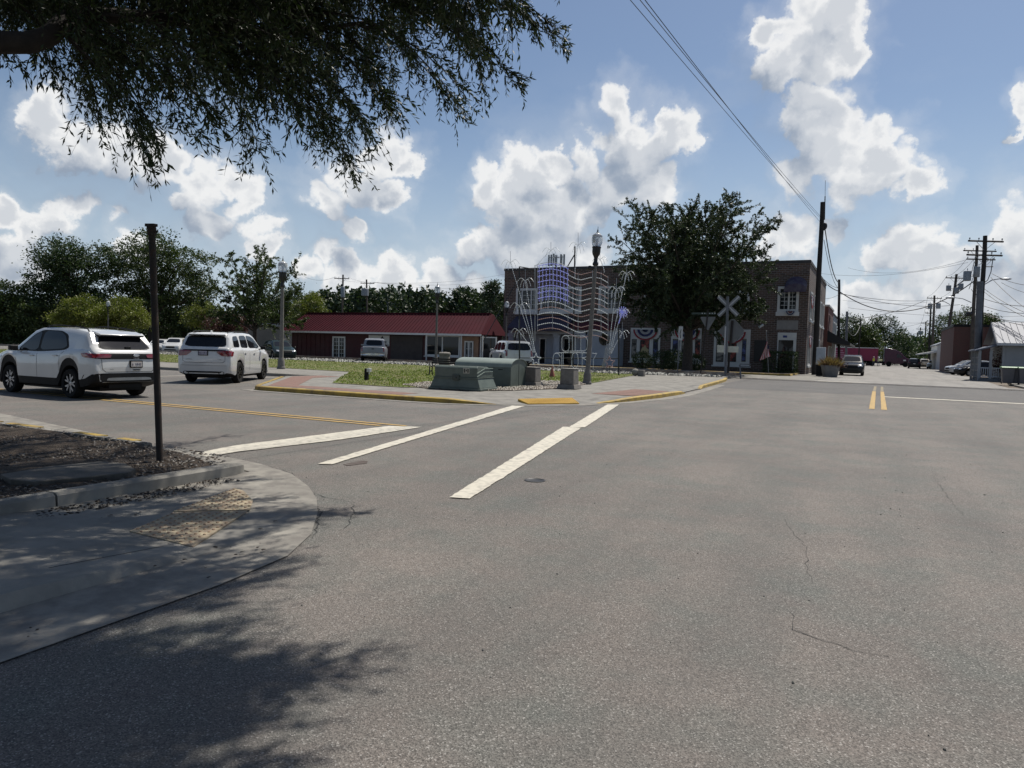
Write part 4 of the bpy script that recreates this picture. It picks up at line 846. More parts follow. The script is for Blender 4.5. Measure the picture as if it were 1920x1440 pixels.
yk['decals'] = [('side_window', 'S', [(1.1,1.2),(.6,1.6),(.15,1.75),(.1,1.2)], 'glass_car', .006), ('side_window', 'S', [(.02,1.2),(.02,1.76),(-.95,1.76),(-.98,1.2)], 'glass_car', .006), ('side_window', 'S', [(-1.1,1.22),(-1.07,1.76),(-2.1,1.74),(-2.25,1.25)], 'glass_car', .006),
    ('rear_window', 'B', [(-.82,1.24),(.82,1.24),(.74,1.72),(-.74,1.72)], 'glass_car', .006), ('windscreen', 'F', [(-.75,1.33),(.75,1.33),(.6,1.74),(-.6,1.74)], 'glass_car', .006),
    ('tail_lamp', 'B', [(.96,.82),(.82,.82),(.82,1.24),(.93,1.24)], 'lamp_red', .012), ('tail_lamp', 'B', [(-.96,.82),(-.82,.82),(-.82,1.24),(-.93,1.24)], 'lamp_red', .012),
    ('number_plate', 'B', [(-.3,.86),(.3,.86),(.3,1.06),(-.3,1.06)], 'white_trim', .012), ('bumper_trim', 'B', [(-.9,.42),(.9,.42),(.9,.52),(-.9,.52)], 'black', .01)]
car('white_suv', 'boxy white SUV with tall red tail lamps nosed in at the brick building', 'SUV', yk, *toST(A(955, 690, 51)), (-.66, .75))
pk_ = suv(5.6, 2.0, 1.88, .40, sv, z=.18, tumble=.2); pk_['axles'] = (-1.65, 1.75); pk_['mirror'] = (.55, 1.3)
pk_['top'] = [(-2.8,.8),(-2.79,1.0),(-2.78,1.16),(-2.6,1.17),(-1.0,1.17),(-.92,1.2),(-.72,1.75),(-.6,1.83),(.2,1.88),(.5,1.8),(1.15,1.3),(1.3,1.22),(2.3,1.17),(2.65,1.05),(2.76,.85),(2.8,.7)]
pk_['belt'] = [(-2.8,.75),(-2.76,1.08),(-1,1.12),(1.2,1.14),(2.7,.95)]
pk_['decals'] = [('side_window', 'S', [(.9,1.22),(.45,1.62),(.0,1.74),(-.05,1.2)], 'glass_car', .006), ('side_window', 'S', [(-.12,1.2),(-.08,1.74),(-.6,1.68),(-.7,1.25)], 'glass_car', .006),
    ('rear_window', 'B', [(-.68,1.30),(.68,1.30),(.6,1.72),(-.6,1.72)], 'glass_car', .006), ('windscreen', 'F', [(-.75,1.33),(.75,1.33),(.6,1.74),(-.6,1.74)], 'glass_car', .006),
    ('tail_lamp', 'B', [(.93,.80),(.80,.80),(.80,1.12),(.91,1.12)], 'lamp_red', .012), ('tail_lamp', 'B', [(-.93,.80),(-.80,.80),(-.80,1.12),(-.91,1.12)], 'lamp_red', .012),
    ('tailgate_badge', 'B', [(-.1,.98),(.1,.98),(.1,1.05),(-.1,1.05)], 'black', .012), ('rear_bumper', 'B', [(-.92,.50),(.92,.50),(.92,.66),(-.92,.66)], 'chrome', .03), ('number_plate', 'B', [(-.16,.53),(.16,.53),(.16,.64),(-.16,.64)], 'white_trim', .04)]
car('pickup_truck', 'silver pickup truck seen from behind, nosed in under the red roof', 'pickup', pk_, *toST(A(702, 690, 60)), (-.57, .82))
# lorry crossing the far street
mg = mat('trailer_magenta', (.22, .018, .06), .6, 0, (.19, .016, .052), .8); pu = mat('cab_dark_purple', (.055, .008, .030), .25, 0, (.045, .007, .025), 1.5)
g = A(1656, 690, 138); ts, tt = toST(g); hv = ST(1, 0)
tr = thing('semi_truck', 'magenta semi trailer and dark purple cab crossing the end of the far street', 'lorry', ST(ts, tt, 0), math.atan2(hv.y, hv.x))
b = MB(); b.box(-14.6, -1.0, -1.25, 1.25, 1.0, 3.50); b.build('trailer', mg, tr, bevel=.03)
b = MB(); b.box(-14.63, -.97, -1.28, 1.28, 3.42, 3.56); b.build('trailer_rail', M['white_trim'], tr)
b = MB(); [b.box(-9.6, -7.2 + i*.25, -1.272, -1.25, 2.75-i*.42, 2.95-i*.42) for i in range(4)]; b.build('trailer_stripes', mat('stripe_pink', (.45, .22, .30), .5), tr)
b = MB(); b.xprism([(.1,.55),(.1,3.45),(.9,3.50),(1.9,3.25),(2.8,2.80),(3.4,2.15),(3.75,1.75),(4.3,1.55),(4.45,1.1),(4.5,.5)], -1.15, 1.15); b.build('cab', pu, tr, smooth=35, bevel=.12, bseg=3)
for y in (-1.158, 1.158): b = MB(); b.xprism([(2.2,1.75),(2.25,2.45),(2.7,2.40),(3.25,1.8)], min(y, y*1.004), max(y, y*1.004)); b.build('cab_window', M['glass_car'], tr)
b = MB(); b.box(3.3, 3.75, -1.17, -1.15, 1.15, 1.4); b.build('door_sign', M['white_trim'], tr)
b = MB(); b.box(-14.4, 4.3, -.45, .45, .55, 1.0); b.build('chassis', M['black'], tr)
b = MB(); b.tube([(.0, -.9, .9), (.0, -.9, 3.9)], .07, 8); b.build('exhaust_stack', M['steel'], tr)
for x in (-13.2, -12.0, -2.0, .9, 3.7):
    for y in (-1.05, 1.05):
        b = MB(); b.T = Matrix.Translation((x, y, .5)) @ Matrix.Rotation(R(90), 4, 'X'); b.lathe([(.28, -.15), (.5, -.14), (.5, .14), (.28, .15)], 18); b.build('wheel', M['rubber'], tr, smooth=35)
# ================================================================== STREET FURNITURE
def street_lamp(label, s, t, h, tilt=0, z0=.14, k=1.0):
    r = thing('street_lamp', label, 'street lamp', ST(s, t, z0), YAW, 'acorn-globe street lamps')
    if tilt: r.rotation_euler = (0, tilt, 0)
    b = MB(); fl = []
    q = k*.66; b.lathe([(.30*q, 0), (.30*q, .10), (.26*q, .14), (.245*q, .42), (.205*q, .52), (.165*q, .60), (.155*q, .66)] + [(.153*q-.045*q*(z-.66)/(h-2.2), z) for z in (1.5, 3, h*.6, h-1.62)], 16)
    b.build('shaft', M['lamp_post'], r, smooth=25)
    zc = h-1.62
    b = MB(); b.lathe([(.105*k, zc), (.12*k, zc+.03), (.12*k, zc+.10), (.085*k, zc+.16), (.08*k, zc+.30), (.105*k, zc+.38), (.15*k, zc+.46), (.175*k, zc+.56), (.175*k, zc+.72), (.19*k, zc+.74), (.19*k, zc+.78), (.12*k, zc+.79)], 20); b.build('capital', M['black_metal'], r, smooth=35)
    zg = zc+.78
    b = MB(); b.lathe([(.14*k, zg), (.185*k, zg+.06), (.225*k, zg+.20), (.232*k, zg+.34), (.205*k, zg+.44), (.20*k, zg+.46), (.185*k, zg+.49), (.12*k, zg+.555), (.07*k, zg+.58), (.0, zg+.59)], 28)
    g = b.build('globe', M['globe'], r, smooth=40)
    b = MB(); b.lathe([(.205*k, zg+.435), (.215*k, zg+.45), (.205*k, zg+.468)], 28); b.lathe([(.05, zg+.02), (.05, zg+.3), (.02, zg+.34)], 10); b.build('globe_band', M['chrome'], g, smooth=40)
    b = MB(); b.lathe([(.06*k, zg+.575), (.045*k, zg+.62), (.02*k, zg+.64), (.035*k, zg+.69), (.012*k, zg+.72), (.008, zg+.84)], 12); b.build('finial', M['black_metal'], r, smooth=40)
    return r, zc
def lamp_at(label, px_, py_, ptop, tilt=0, Y=None, k=1.0, z0=.14):
    g = G(px_, py_) if Y is None else A(px_, py_, Y); top = A(px_, ptop, g.y)
    return street_lamp(label, *toST(g), top.z-z0, tilt, z0, k)
lc, zc = lamp_at('tallest nearest lamp post, leaning slightly right beside the green cabinets', 1100, 727, 424, R(2.2), k=1.0)
b = MB(); b.T = Matrix.Translation((-.22, -.05, zc-.12)); b.ball((0, 0, 0), (.13, .10, .10), 0, 12); b.tube([(0, 0, 0), (.2, 0, 0)], .03, 6); b.build('side_fitting', M['black_metal'], lc, smooth=50)
lamp_at('lamp post standing on the grass edge just right of the second white SUV', 527, 697, 480, R(.3), k=1.1)
lamp_at('lamp post before the big window at the right part of the red roof', 817, 687, 529)
g_ = A(203, 640, 78); street_lamp('small far lamp before the yellow-green bushes, above the nearer white SUV', *toST(g_), A(203, 560, 78).z, 0, 0, .9)
g_ = A(947, 690, 68); street_lamp('lamp with a white globe by the left corner of the brick building, behind the fireworks', *toST(g_), A(948, 562, 68).z, 0, .1)
g_ = A(1453, 700, 66); street_lamp('lamp with a bright globe beside the corner entrance of the brick building', *toST(g_), A(1457, 543, 66).z, 0, .1, 1.1)

# rusty square-capped post
g = G(300, 879); tp = A(284, 416, g.y)
r = thing('rusty_post', 'tall thin rusty steel post with a flat T-shaped cap, in the mulch bed', 'post', (g.x, g.y, .05), YAW)
hh = tp.z - .05; lean = R(-.3)
_d = Vector((tp.x-g.x, 0, hh)).normalized(); r.rotation_euler = ((Vector((0, 0, 1)).rotation_difference(_d)).to_matrix() @ Matrix.Rotation(YAW, 3, 'Z')).to_euler()
b = MB(); b.tube([(0, 0, -.02), (0, 0, hh-.08)], .039, 20); b.build('post_tube', M['rust'], r, smooth=40)
b = MB(); b.tube([(0, 0, hh-.16), (0, 0, hh-.07)], .052, 16); b.tube([(-.05, 0, hh-.12), (.105, 0, hh-.12)], .012, 8); b.build('collar', M['rust'], r, smooth=40)
b = MB(); b.T = Matrix.Translation((0, 0, hh)) @ Matrix.Rotation(R(5), 4, 'Y'); b.box(-.085, .078, -.03, .03, -.055, -.02); b.box(-.055, .05, -.028, .028, -.08, -.05); b.build('sign_bracket', M['rust'], r, bevel=.005)

# green cabinets
def atg(px_, py_, z=.15): return toST(G(px_, py_, z))
s0, t0 = atg(899, 734)
r = thing('transformer_cabinet', 'low green cabinet with a sloping hood and stepped base, in front of the domed one', 'utility cabinet', ST(s0, t0, .16), YAW+R(4))
b = MB(); b.box(-2.0, .06, -.06, 1.42, 0, .08); b.frus(-1.96, .03, -.02, 1.38, .08, .44, .14, .06); b.build('base', M['green_box'], r, bevel=.02)
b = MB(); b.yprism([(.04, .44), (1.34, .44), (1.34, .64), (.92, .83), (.10, .87), (.02, .80)], -1.80, -.12); b.build('hood', M['green_box'], r, bevel=.03)
b = MB(); b.box(-1.84, -.08, -.005, .03, .42, .45); b.box(-1.84, -.08, .02, 1.37, .435, .455); b.build('hood_lip', M['green_box'], r)
b = MB()
for dz in (0, .12): b.tube([(-.115, .03, .50+dz), (-.112, .62, .66+dz), (-.112, 1.3, .66+dz)], .012, 5)
b.build('hood_rib', mat('green_light', (.22, .27, .23), .5), r)
b = MB(); b.box(-.66, -.42, .02, .045, .60, .80); b.build('warning_label', mat('label_paper', (.50, .47, .38), .7, 0, (.28, .27, .23), 22), r)
b = MB(); [b.box(-.63+.07*i, -.59+.07*i, .012, .0195, .63+.05*(i % 2), .77-.03*(i % 2)) for i in range(3)]; b.build('label_marks', M['crack'], r)
b = MB(); b.box(-1.06, -.80, -.045, .03, .36, .54); b.lathe([(.06, 0), (.055, .05)], 10, (-.93, -.05, .43)); b.build('lock', mat('lock_dark', (.05, .06, .05), .5), r, bevel=.01)
r.scale = (.94, .94, .92)
s0, t0 = atg(957, 727)
r = thing('switch_cabinet', 'taller green cabinet with a rounded domed top, behind the sloping one', 'utility cabinet', ST(s0, t0, .16), YAW+R(4))
pr = [(0, 0), (1.5, 0), (1.5, .78)] + [(.75+.75*math.cos(a), .78+.24*math.sin(a)) for a in np.linspace(.15, math.pi-.15, 14)] + [(0, .78)]
b = MB(); b.yprism(pr, -2.25, 0); b.build('shell', M['green_box'], r, smooth=35, bevel=.015)
b = MB(); b.yprism([(y, z+.014) for y, z in pr[2:]] + [(-.014, .72), (-.001, .72), (-.001, .78)] + [(y, z-.002) for y, z in pr[3:-1]][::-1] + [(1.501, .78), (1.501, .72), (1.514, .72)], -2.28, .03); b.build('lid', mat('green_cabinet_lid', (.20, .235, .205), .5, 0, (.16, .19, .165), 3), r, smooth=35)
b = MB(); b.box(.001, .007, .74, .755, .05, .84); [b.box(-1.9+.7*i, -1.72+.7*i, -.008, -.001, .62, .65) for i in range(3)]; b.build('door_seam', M['crack'], r)
def pedestal(label, px_, py_, k):
    r = thing('concrete_pedestal', label, 'pedestal', ST(*atg(px_, py_), .16), YAW, 'concrete pedestals')
    b = MB(); b.frus(-.36*k, .36*k, -.36*k, .36*k, 0, .16*k, .05*k, .05*k); b.build('plinth', M['pedestal'], r, bevel=.012)
    b = MB(); b.frus(-.27*k, .27*k, -.27*k, .27*k, .16*k, .72*k, .015*k, .015*k); b.build('shaft', M['pedestal'], r, bevel=.025)
    b = MB(); b.box(-.265*k, .265*k, -.265*k, .265*k, .72*k, .745*k); b.build('cap', mat('pedestal_cap', (.29, .28, .25), .9, 0, (.2, .19, .17), 8), r, bevel=.008)
pedestal('square concrete pedestal standing right in front of the nearest lamp post', 1067, 729, 1.0)
pedestal('square concrete pedestal beside the domed green cabinet', 997, 724, .98)
r = thing('litter_bin', 'grey-brown litter bin standing behind the cast-iron bench', 'litter bin', ST(*atg(833, 690), .14), YAW)
b = MB(); b.lathe([(.36, 0), (.38, .05), (.36, .85), (.33, .9)], 16); b.build('bin_body', M['pedestal'], r, smooth=35)
b = MB(); b.lathe([(.40, .88), (.40, .98), (.30, 1.05), (.0, 1.06)], 16); b.build('bin_lid', M['pedestal'], r, smooth=35)
s0, t0 = atg(808, 704)
r = thing('garden_bench', 'black cast-iron bench with slatted seat, partly hidden by the green cabinet', 'bench', ST(s0, t0, .16), YAW+R(15))
for x in (0, 1.35):
    b = MB(); b.tube([(x, -.28, 0), (x, -.20, .16), (x, -.24, .36), (x, -.16, .44), (x, .16, .42), (x, .24, .62), (x, .30, .88)], .028, 6); b.tube([(x, .28, 0), (x, .16, .16), (x, .18, .42)], .028, 6)
    b.tube([(x, -.20, .16), (x, -.02, .24), (x, .16, .16)], .02, 6); b.tube([(x, -.16, .44), (x, -.24, .56), (x, -.18, .66), (x, .2, .66)], .024, 6); b.build('bench_frame', M['black_metal'], r, smooth=50)
b = MB(); [b.box(-.05, 1.4, y, y+.06, .43, .455) for y in (-.16, -.07, .02, .11)]; b.build('seat', M['pole_dark'], r, bevel=.006)
b = MB(); [b.box(-.05, 1.4, .2+.03*i, .22+.03*i, .56+.1*i, .63+.1*i) for i in range(3)]; b.build('backrest', M['pole_dark'], r, bevel=.006)
r = thing('garden_tap_post', 'short black post with a white box on its side, alone on the grass', 'tap post', ST(*atg(687, 713), .16), YAW)
b = MB(); b.frus(-.07, .07, -.07, .07, 0, .46, .01, .01); b.build('post_body', M['black'], r, bevel=.01)
b = MB(); b.box(.055, .20, -.07, .07, .32, .47); b.tube([(.13, 0, .32), (.14, 0, .22)], .03, 8); b.build('outlet_box', M['white_trim'], r, bevel=.015)
r = thing('stone_ball_fitting', 'pale rounded stone and small box at the grass edge under the right-hand fireworks', 'stone', ST(*atg(1191, 705), .15), YAW)
b = MB(); b.ball((0, 0, .22), (.24, .22, .22), 0, 12); b.build('ball', M['concrete'], r, smooth=50)
b = MB(); b.frus(.18, .55, -.15, .2, 0, .36, .02, .02); b.build('box', M['pedestal'], r, bevel=.02)
r = thing('garden_gnome_cone', 'small reddish cone-shaped ornament on the grass left of the letter lights', 'ornament', ST(*atg(1035, 707), .16), YAW)
b = MB(); b.lathe([(.16, 0), (.13, .12), (.05, .42), (.01, .55)], 10); b.build('cone', mat('terracotta', (.30, .10, .07), .8), r, smooth=40)

# --------------------------------------------------- wire-frame light display on the plane t = TD
TD = 39.4
M['bulb_w'] = mat('bulb_white', (.72, .74, .76), .3, 0, (.6, .62, .64), 20, emit=(.9, .95, 1), es=.05)
M['bulb_b'] = mat('bulb_blue', (.32, .33, .66), .3, 0, (.46, .47, .72), 20, emit=(.25, .27, 1), es=.16)
M['bulb_r'] = mat('bulb_red', (.46, .27, .25), .35, 0, (.5, .40, .38), 20, emit=(1, .3, .25), es=.02)
M['frame_white'] = mat('frame_wire_white', (.42, .43, .45), .5, .3, (.3, .3, .32), 20)
def D_(px_, py_, dt=0): s, z = Ft(px_, py_, TD+dt); return Vector((s, TD+dt, z))
def string_(mb, pts, bulb=.03, step=.12, wire=.011, mi=0):       # a lit rope: thin wire with little bulbs along it
    mb.tube(pts, wire, 4, mi)
    acc = 0
    for a, c in zip(pts[:-1], pts[1:]):
        a, c = Vector(a), Vector(c); L = (c-a).length; d = -acc
        while d < L:
            if d >= 0: p = a.lerp(c, d/L if L else 0); mb.add([p+Vector(q)*bulb for q in ((1,0,0),(-1,0,0),(0,1,0),(0,-1,0),(0,0,1.2),(0,0,-1.2))], [(0,2,4),(2,1,4),(1,3,4),(3,0,4),(2,0,5),(1,2,5),(3,1,5),(0,3,5)], mi)
            d += step
        acc = (L+acc) % step
fl = thing('flag_light_display', 'big waving-flag light frame of blue field and white and red rope stripes, above the letters', 'light display', (0, 0, 0), YAW)
def wave(x):                                                     # photograph-shaped wave of one stripe, px offset from its left end
    return float(np.interp(x, [1003, 1008, 1020, 1034, 1050, 1066, 1080, 1090, 1105, 1115, 1128, 1141], [4, 2, -1, -3, 0, 7, 14, 16, 12, 10.5, 14, 22]))
def stripe(y0, x0=1008, x1=1141, n=34): return [D_(x, y0 + 8 + wave(x), .10*math.sin((x-1008)/133*6.2)) for x in np.linspace(x0, x1, n)]
wb, rb, bb = MB(), MB(), MB()
for i in range(13):
    y = 491 + i*9.9; x0 = 1066 if i < 7 else 1008; (string_)(wb if i % 2 else rb, stripe(y, x0), .036 if i % 2 else .030, .13)
for i in range(7): string_(bb, stripe(489+i*10.2, 1009, 1066, 18), .04, .12)
for x in np.linspace(1011, 1064, 9): string_(bb, [stripe(490, x, x+.1, 2)[0], stripe(556, x, x+.1, 2)[0]], .036, .14)
wb.build('white_light_ropes', M['bulb_w'], fl); rb.build('red_light_ropes', M['bulb_r'], fl); bb.build('blue_light_field', M['bulb_b'], fl)
b = MB()
for x in (1008, 1036, 1065, 1084, 1111, 1127, 1140): b.tube([stripe(488, x, x+.1, 2)[0], stripe(612, x, x+.1, 2)[0]], .016, 5)
b.tube(stripe(486, 1004, 1066), .016, 5); b.tube([D_(1003, 497), D_(1003, 640)], .02, 6); b.build('wire_frame', M['frame_white'], fl)
b = MB()
for x, y0, y1 in ((974, 500, 700), (1074, 462, 703), (1160, 560, 708)): b.tube([D_(x+4*(y0 < 480), y0, .35), D_(x, y1, .35)], .045, 8)
b.tube([D_(974, 500, .35), D_(1003, 505, .35)], .03, 6); b.tube([D_(1064, 500, .3), D_(1077, 478, .3)], .035, 6)
b.tube([D_(966, 533, .3), D_(906, 640, -1.6)], .022, 6); b.tube([D_(974, 671, .32), D_(1160, 672, .32)], .025, 6); b.tube([D_(1078, 660, .3), D_(1062, 698, -.5)], .02, 6)
b.build('support_frame', M['black_metal'], fl)
# letters of rope light under the flag
lt = thing('letter_light_display', 'rope-light letters and rounded panel standing under the flag lights', 'light display', (0, 0, 0), YAW)
def rrect(x0, x1, y0, y1, r_, n=5):
    o = []
    for cx, cy, a0 in ((x1-r_, y0+r_, -90), (x1-r_, y1-r_, 0), (x0+r_, y1-r_, 90), (x0+r_, y0+r_, 180)):
        o += [D_(cx+r_*math.cos(R(a0+90*i/n)), cy+r_*math.sin(R(a0+90*i/n))) for i in range(n+1)]
    return o + [o[0]]
b = MB()
string_(b, rrect(1053.5, 1067, 629.5, 658.5, 6), .024, .09); string_(b, [D_(1060, 629.3), D_(1095, 630.2)] , .024, .09)
string_(b, [D_(x, y) for x, y in ((1095, 630), (1099, 633), (1101.5, 638), (1101, 650), (1100, 655), (1096, 658), (1064, 658.5))], .024, .09)
for x in (1073.3, 1078.6, 1089): string_(b, [D_(x, 630), D_(x, 658)], .02, .1)
string_(b, [D_(1041, 662.3), D_(1052, 661.2), D_(1101, 661.5)], .024, .09)
string_(b, [D_(x, y) for x, y in ((1050, 669), (1048, 664), (1043, 662), (1039, 664), (1037, 670), (1036.5, 682), (1038, 688), (1043, 690.5), (1048, 688), (1049.5, 683), (1049.3, 675), (1042, 674.8))], .024, .09)
for x in (1053, 1055.8): string_(b, [D_(x, 663), D_(x, 690)], .022, .1)
string_(b, [D_(x, y) for x, y in ((1077, 662), (1073.6, 664), (1072, 672), (1072, 684), (1073.5, 688), (1078, 690.5), (1082, 688), (1084, 682), (1084, 672), (1083, 665), (1080, 662))], .024, .09)
string_(b, [D_(x, y) for x, y in ((1091.5, 690), (1091.5, 662), (1100, 662), (1100.5, 668), (1097, 670.5), (1092, 670.5), (1099.5, 675.5), (1099.5, 679))], .022, .09)
string_(b, [D_(x, y) for x, y in ((1111, 662.5), (1119, 662.5), (1112.5, 674), (1112.3, 692))], .022, .09)
b.build('letter_ropes', M['bulb_w'], lt)
b = MB(); b.tube([D_(1036, 690.8, .05), D_(1104, 690.8, .05)], .015, 5); b.tube([D_(1060, 658, .05), D_(1060, 663, .05)], .012, 5)
for x in (1053, 1073, 1092, 1112): b.tube([D_(x, 690, .05), D_(x, 702, .05)], .015, 5)
b.build('stand', M['frame_white'], lt)
# firework bursts: stem and curling sprays
def firework(label, bx, by, cx, cy, w, mk='bulb_w', up=20, dt=0, cmk=None):
    r = thing('firework_light', label, 'light display', (0, 0, 0), YAW, 'firework light frames')
    b = MB(); n = 8; mid = [D_(bx+(cx-bx)*u+((u*(1-u))*6*(1 if cx < bx else -1)), by+(cy-by)*u, dt) for u in np.linspace(0, 1, n)]
    string_(b, mid, .027, .13, .011); b.build('stem', M['bulb_w'], r)
    b = MB()
    for k, (dx, rise, fall) in enumerate(((-1, .42, .75), (-.62, .25, 1.1), (-.25, .0, .8), (.28, .0, .9), (.66, .3, 1.05), (1, .45, .7))):
        pts = []
        for u in np.linspace(0, 1, 9):
            pts.append(D_(cx+dx*w*u**.85, cy - rise*w*1.3*math.sin(min(1, u*1.5)*math.pi*.5)*(1 if rise else 0) + fall*w*u**2.2, dt+.25*math.sin(k*2.1)*u))
        string_(b, pts, .023, .12, .009)
    b.build('burst', M[cmk or mk], r)
    b = MB(); b.tube([D_(cx, cy, dt), D_(cx, cy-up, dt)], .012, 4); string_(b, [D_(cx, cy, dt), D_(cx, cy-up*.8, dt)], .02, .2, .008); b.build('spike', M['frame_white'], r)
SBX, SBY = 1004, 660
firework('firework light arching highest at far left, left of the flag', SBX, SBY, 957, 493, 17, up=22)
firework('white firework light just under the roof edge at left', SBX-2, SBY, 985, 527, 16, up=22, dt=.1)
firework('pale blue-white firework light low left in front of the window', SBX-3, SBY, 974, 574, 18, up=18, dt=.2)
firework('lowest firework light at left, above the white SUV roof', SBX-5, SBY, 973, 621, 15, up=22, dt=.3)
firework('firework light rising above the flag\'s blue field', 1005, 500, 1033, 470, 16, up=16, dt=.25)
firework('tall firework light above the middle of the flag', 1078, 520, 1084, 460, 17, up=24, dt=.2)
firework('firework light half hidden behind the nearest lamp post', 1133, 510, 1125, 487, 14, up=14, dt=.3)
firework('pinkish firework light highest on the right side', 1144, 660, 1175, 514, 15, mk='bulb_w', up=18, dt=.1)
firework('white firework light second highest on the right side', 1142, 662, 1156, 543, 16, up=22, dt=.2)
firework('firework light with a glowing blue centre on the right side', 1146, 662, 1166, 585, 15, up=6, dt=.3, cmk='bulb_w')
b = MB(); c = D_(1166, 585, .28)
for k in range(14): a = k*.45; string_(b, [c, c+Vector((math.cos(a)*.34, .1, math.sin(a)*.34))], .035, .1, .012)
string_(b, [D_(1166, 588, .28), D_(1160, 606, .28)], .04, .08, .02); tag(b.build('blue_light_cluster', M['bulb_b'], rotz=YAW), 'glowing blue knot of lights at the heart of a right-hand firework', 'light display')
firework('lowest firework light on the right with reddish tips', 1147, 662, 1167, 624, 13, up=20, dt=.35)
def star(label, cx, cy, r_, mk):
    r = thing('star_light', label, 'light display', (0, 0, 0), YAW, 'star light frames'); b = MB(); o = []
    for k in range(11): a = R(90+36*k); q = r_ if k % 2 == 0 else r_*.45; o.append(D_(cx+q*math.cos(a), cy-q*math.sin(a)*1.15, -.1))
    string_(b, o, .036, .1, .016); b.build('star_rope', M[mk], r)
    b = MB(); b.tube([D_(cx, cy+r_*.5, -.08), D_(cx, 701, -.08)], .018, 5); b.build('stake', M['black_metal'], r)
star('white star of rope light at the foot of the left fireworks', 1005, 674, 10, 'bulb_w')
star('tangled pinkish star of rope light at the foot of the right fireworks', 1143, 680, 10, 'bulb_r')
b = MB()
for k in range(16):
    x0, y0 = 1128+random.random()*8, 682+random.random()*8; string_(b, [D_(x0, y0, -.1+random.uniform(-.3, .3)), D_(1143+random.uniform(-8, 10), 640+random.random()*16, .1)], .022, .16, .008)
tag(b.build('light_tangle', M['frame_white'], rotz=YAW), 'loose tangle of pale light strings above the pinkish star', 'light strings')

# --------------------------------------------------- signs at the crossing, seen from behind
zp = .05
def slab(mb, pts, t, th, mi=0): mb.add([(p[0], t, p[1]) for p in pts]+[(p[0], t+th, p[1]) for p in pts], [list(range(len(pts))), list(range(len(pts), 2*len(pts)))[::-1]]+[(i, len(pts)+i, len(pts)+(i+1) % len(pts), (i+1) % len(pts)) for i in range(len(pts))], mi)
M['sign_back'] = mat('sign_back', (.15, .153, .157), .6, .1, (.115, .12, .122), 3)
M['sign_strip'] = mat('reflective_strip', (.48, .49, .50), .5, 0, (.38, .38, .39), 10)
def sgn(label, name, cat): return thing(name, label, cat, (0, 0, 0), YAW)
sT = 47.6; q = lambda x, y, t=sT: Ft(x, y, t)
r = sgn('rail crossbuck seen from behind on a thick grey post with a white reflective strip', 'crossbuck_sign', 'rail crossing sign')
b = MB(); a, c = q(1360, 712), q(1364.5, 556); b.tube([(a[0], sT, 0), (c[0], sT, c[1])], .085, 10); b.build('post', M['pole_grey'], r, smooth=40)
b = MB()
for p0, p1 in (((1347, 556), (1383, 591)), ((1386, 556), (1347, 592))):
    a, c = q(*p0, sT+.12), q(*p1, sT+.12); d = Vector((c[0]-a[0], c[1]-a[1])).normalized(); n_ = Vector((-d.y, d.x))*.135
    slab(b, [(a[0]+n_.x, a[1]+n_.y), (c[0]+n_.x, c[1]+n_.y), (c[0]-n_.x, c[1]-n_.y), (a[0]-n_.x, a[1]-n_.y)], sT+.12+.02*(p0[0] == 1347), .015)
b.build('crossed_boards', mat('crossbuck_back', (.21, .215, .22), .6, .1), r)
b = MB()
for p0, p1 in (((1347, 556), (1383, 591)), ((1386, 556), (1347, 592))):
    a, c = q(*p0, sT+.10), q(*p1, sT+.10); d = Vector((c[0]-a[0], c[1]-a[1])).normalized(); n_ = Vector((-d.y, d.x))*.04
    slab(b, [(a[0]+n_.x, a[1]+n_.y), (c[0]+n_.x, c[1]+n_.y), (c[0]-n_.x, c[1]-n_.y), (a[0]-n_.x, a[1]-n_.y)], sT+.10, .006)
b.build('reflective_strips', M['sign_strip'], r)
a, c = q(1360.5, 612, sT-.1), q(1358.5, 664, sT-.1); b = MB(); b.box(a[0]-.045, a[0]+.045, sT-.11, sT-.095, c[1], a[1]); b.build('post_strip', M['sign_strip'], r)
a, c = q(1345, 647, sT-.12), q(1357, 661, sT-.12); b = MB(); b.box(a[0], c[0], sT-.14, sT-.12, c[1], a[1]); a, c = q(1364, 649, sT+.12), q(1384, 661, sT+.12); b.box(a[0], c[0], sT+.12, sT+.14, c[1], a[1]); b.build('emergency_plate', mat('plate_cream', (.58, .57, .47), .6), r)
r = sgn('yield sign seen from behind on a slanting thin post', 'yield_sign', 'road sign')
yT = 46.9; P3 = [q(1312, 594, yT), q(1343, 594, yT), q(1327, 621, yT)]; b = MB(); slab(b, chaik(P3, 1, .08), yT, .012); b.build('sign_plate', M['sign_back'], r)
a, c = q(1313, 708, yT), q(1328, 580, yT); b = MB(); b.tube([(a[0], yT-.05, 0), (c[0], yT-.05, c[1])], .04, 8); b.build('post', M['pole_dark'], r, smooth=40)
b = MB(); a, c = q(1297, 586.5, yT-.02), q(1342, 588.5, yT-.02); b.box(a[0], c[0], yT-.05, yT-.03, c[1]-.04, a[1]+.02); b.build('street_name_plate', mat('name_plate_green', (.03, .05, .04), .6), r)
b = MB(); [b.box(a[0]+.5+i*.16, a[0]+.56+i*.16, yT-.055, yT-.05, c[1], c[1]+.06) for i in (1, 2, 4, 5, 6)]; b.build('name_marks', M['sign_strip'], r)
r = sgn('large diamond warning sign seen from behind on a dark leaning post', 'warning_sign', 'road sign')
dT = 48.6; b = MB(); slab(b, chaik([q(1375, 595, dT), q(1398, 622, dT), q(1374, 646, dT), q(1345, 621, dT)], 2, .12), dT, .014); b.build('sign_plate', M['sign_back'], r)
a, c = q(1364, 707, dT-.1), q(1373, 601, dT-.1); b = MB(); b.tube([(a[0], dT-.08, 0), (c[0], dT-.08, c[1])], .075, 8); b.build('post', M['pole_dark'], r, smooth=40)
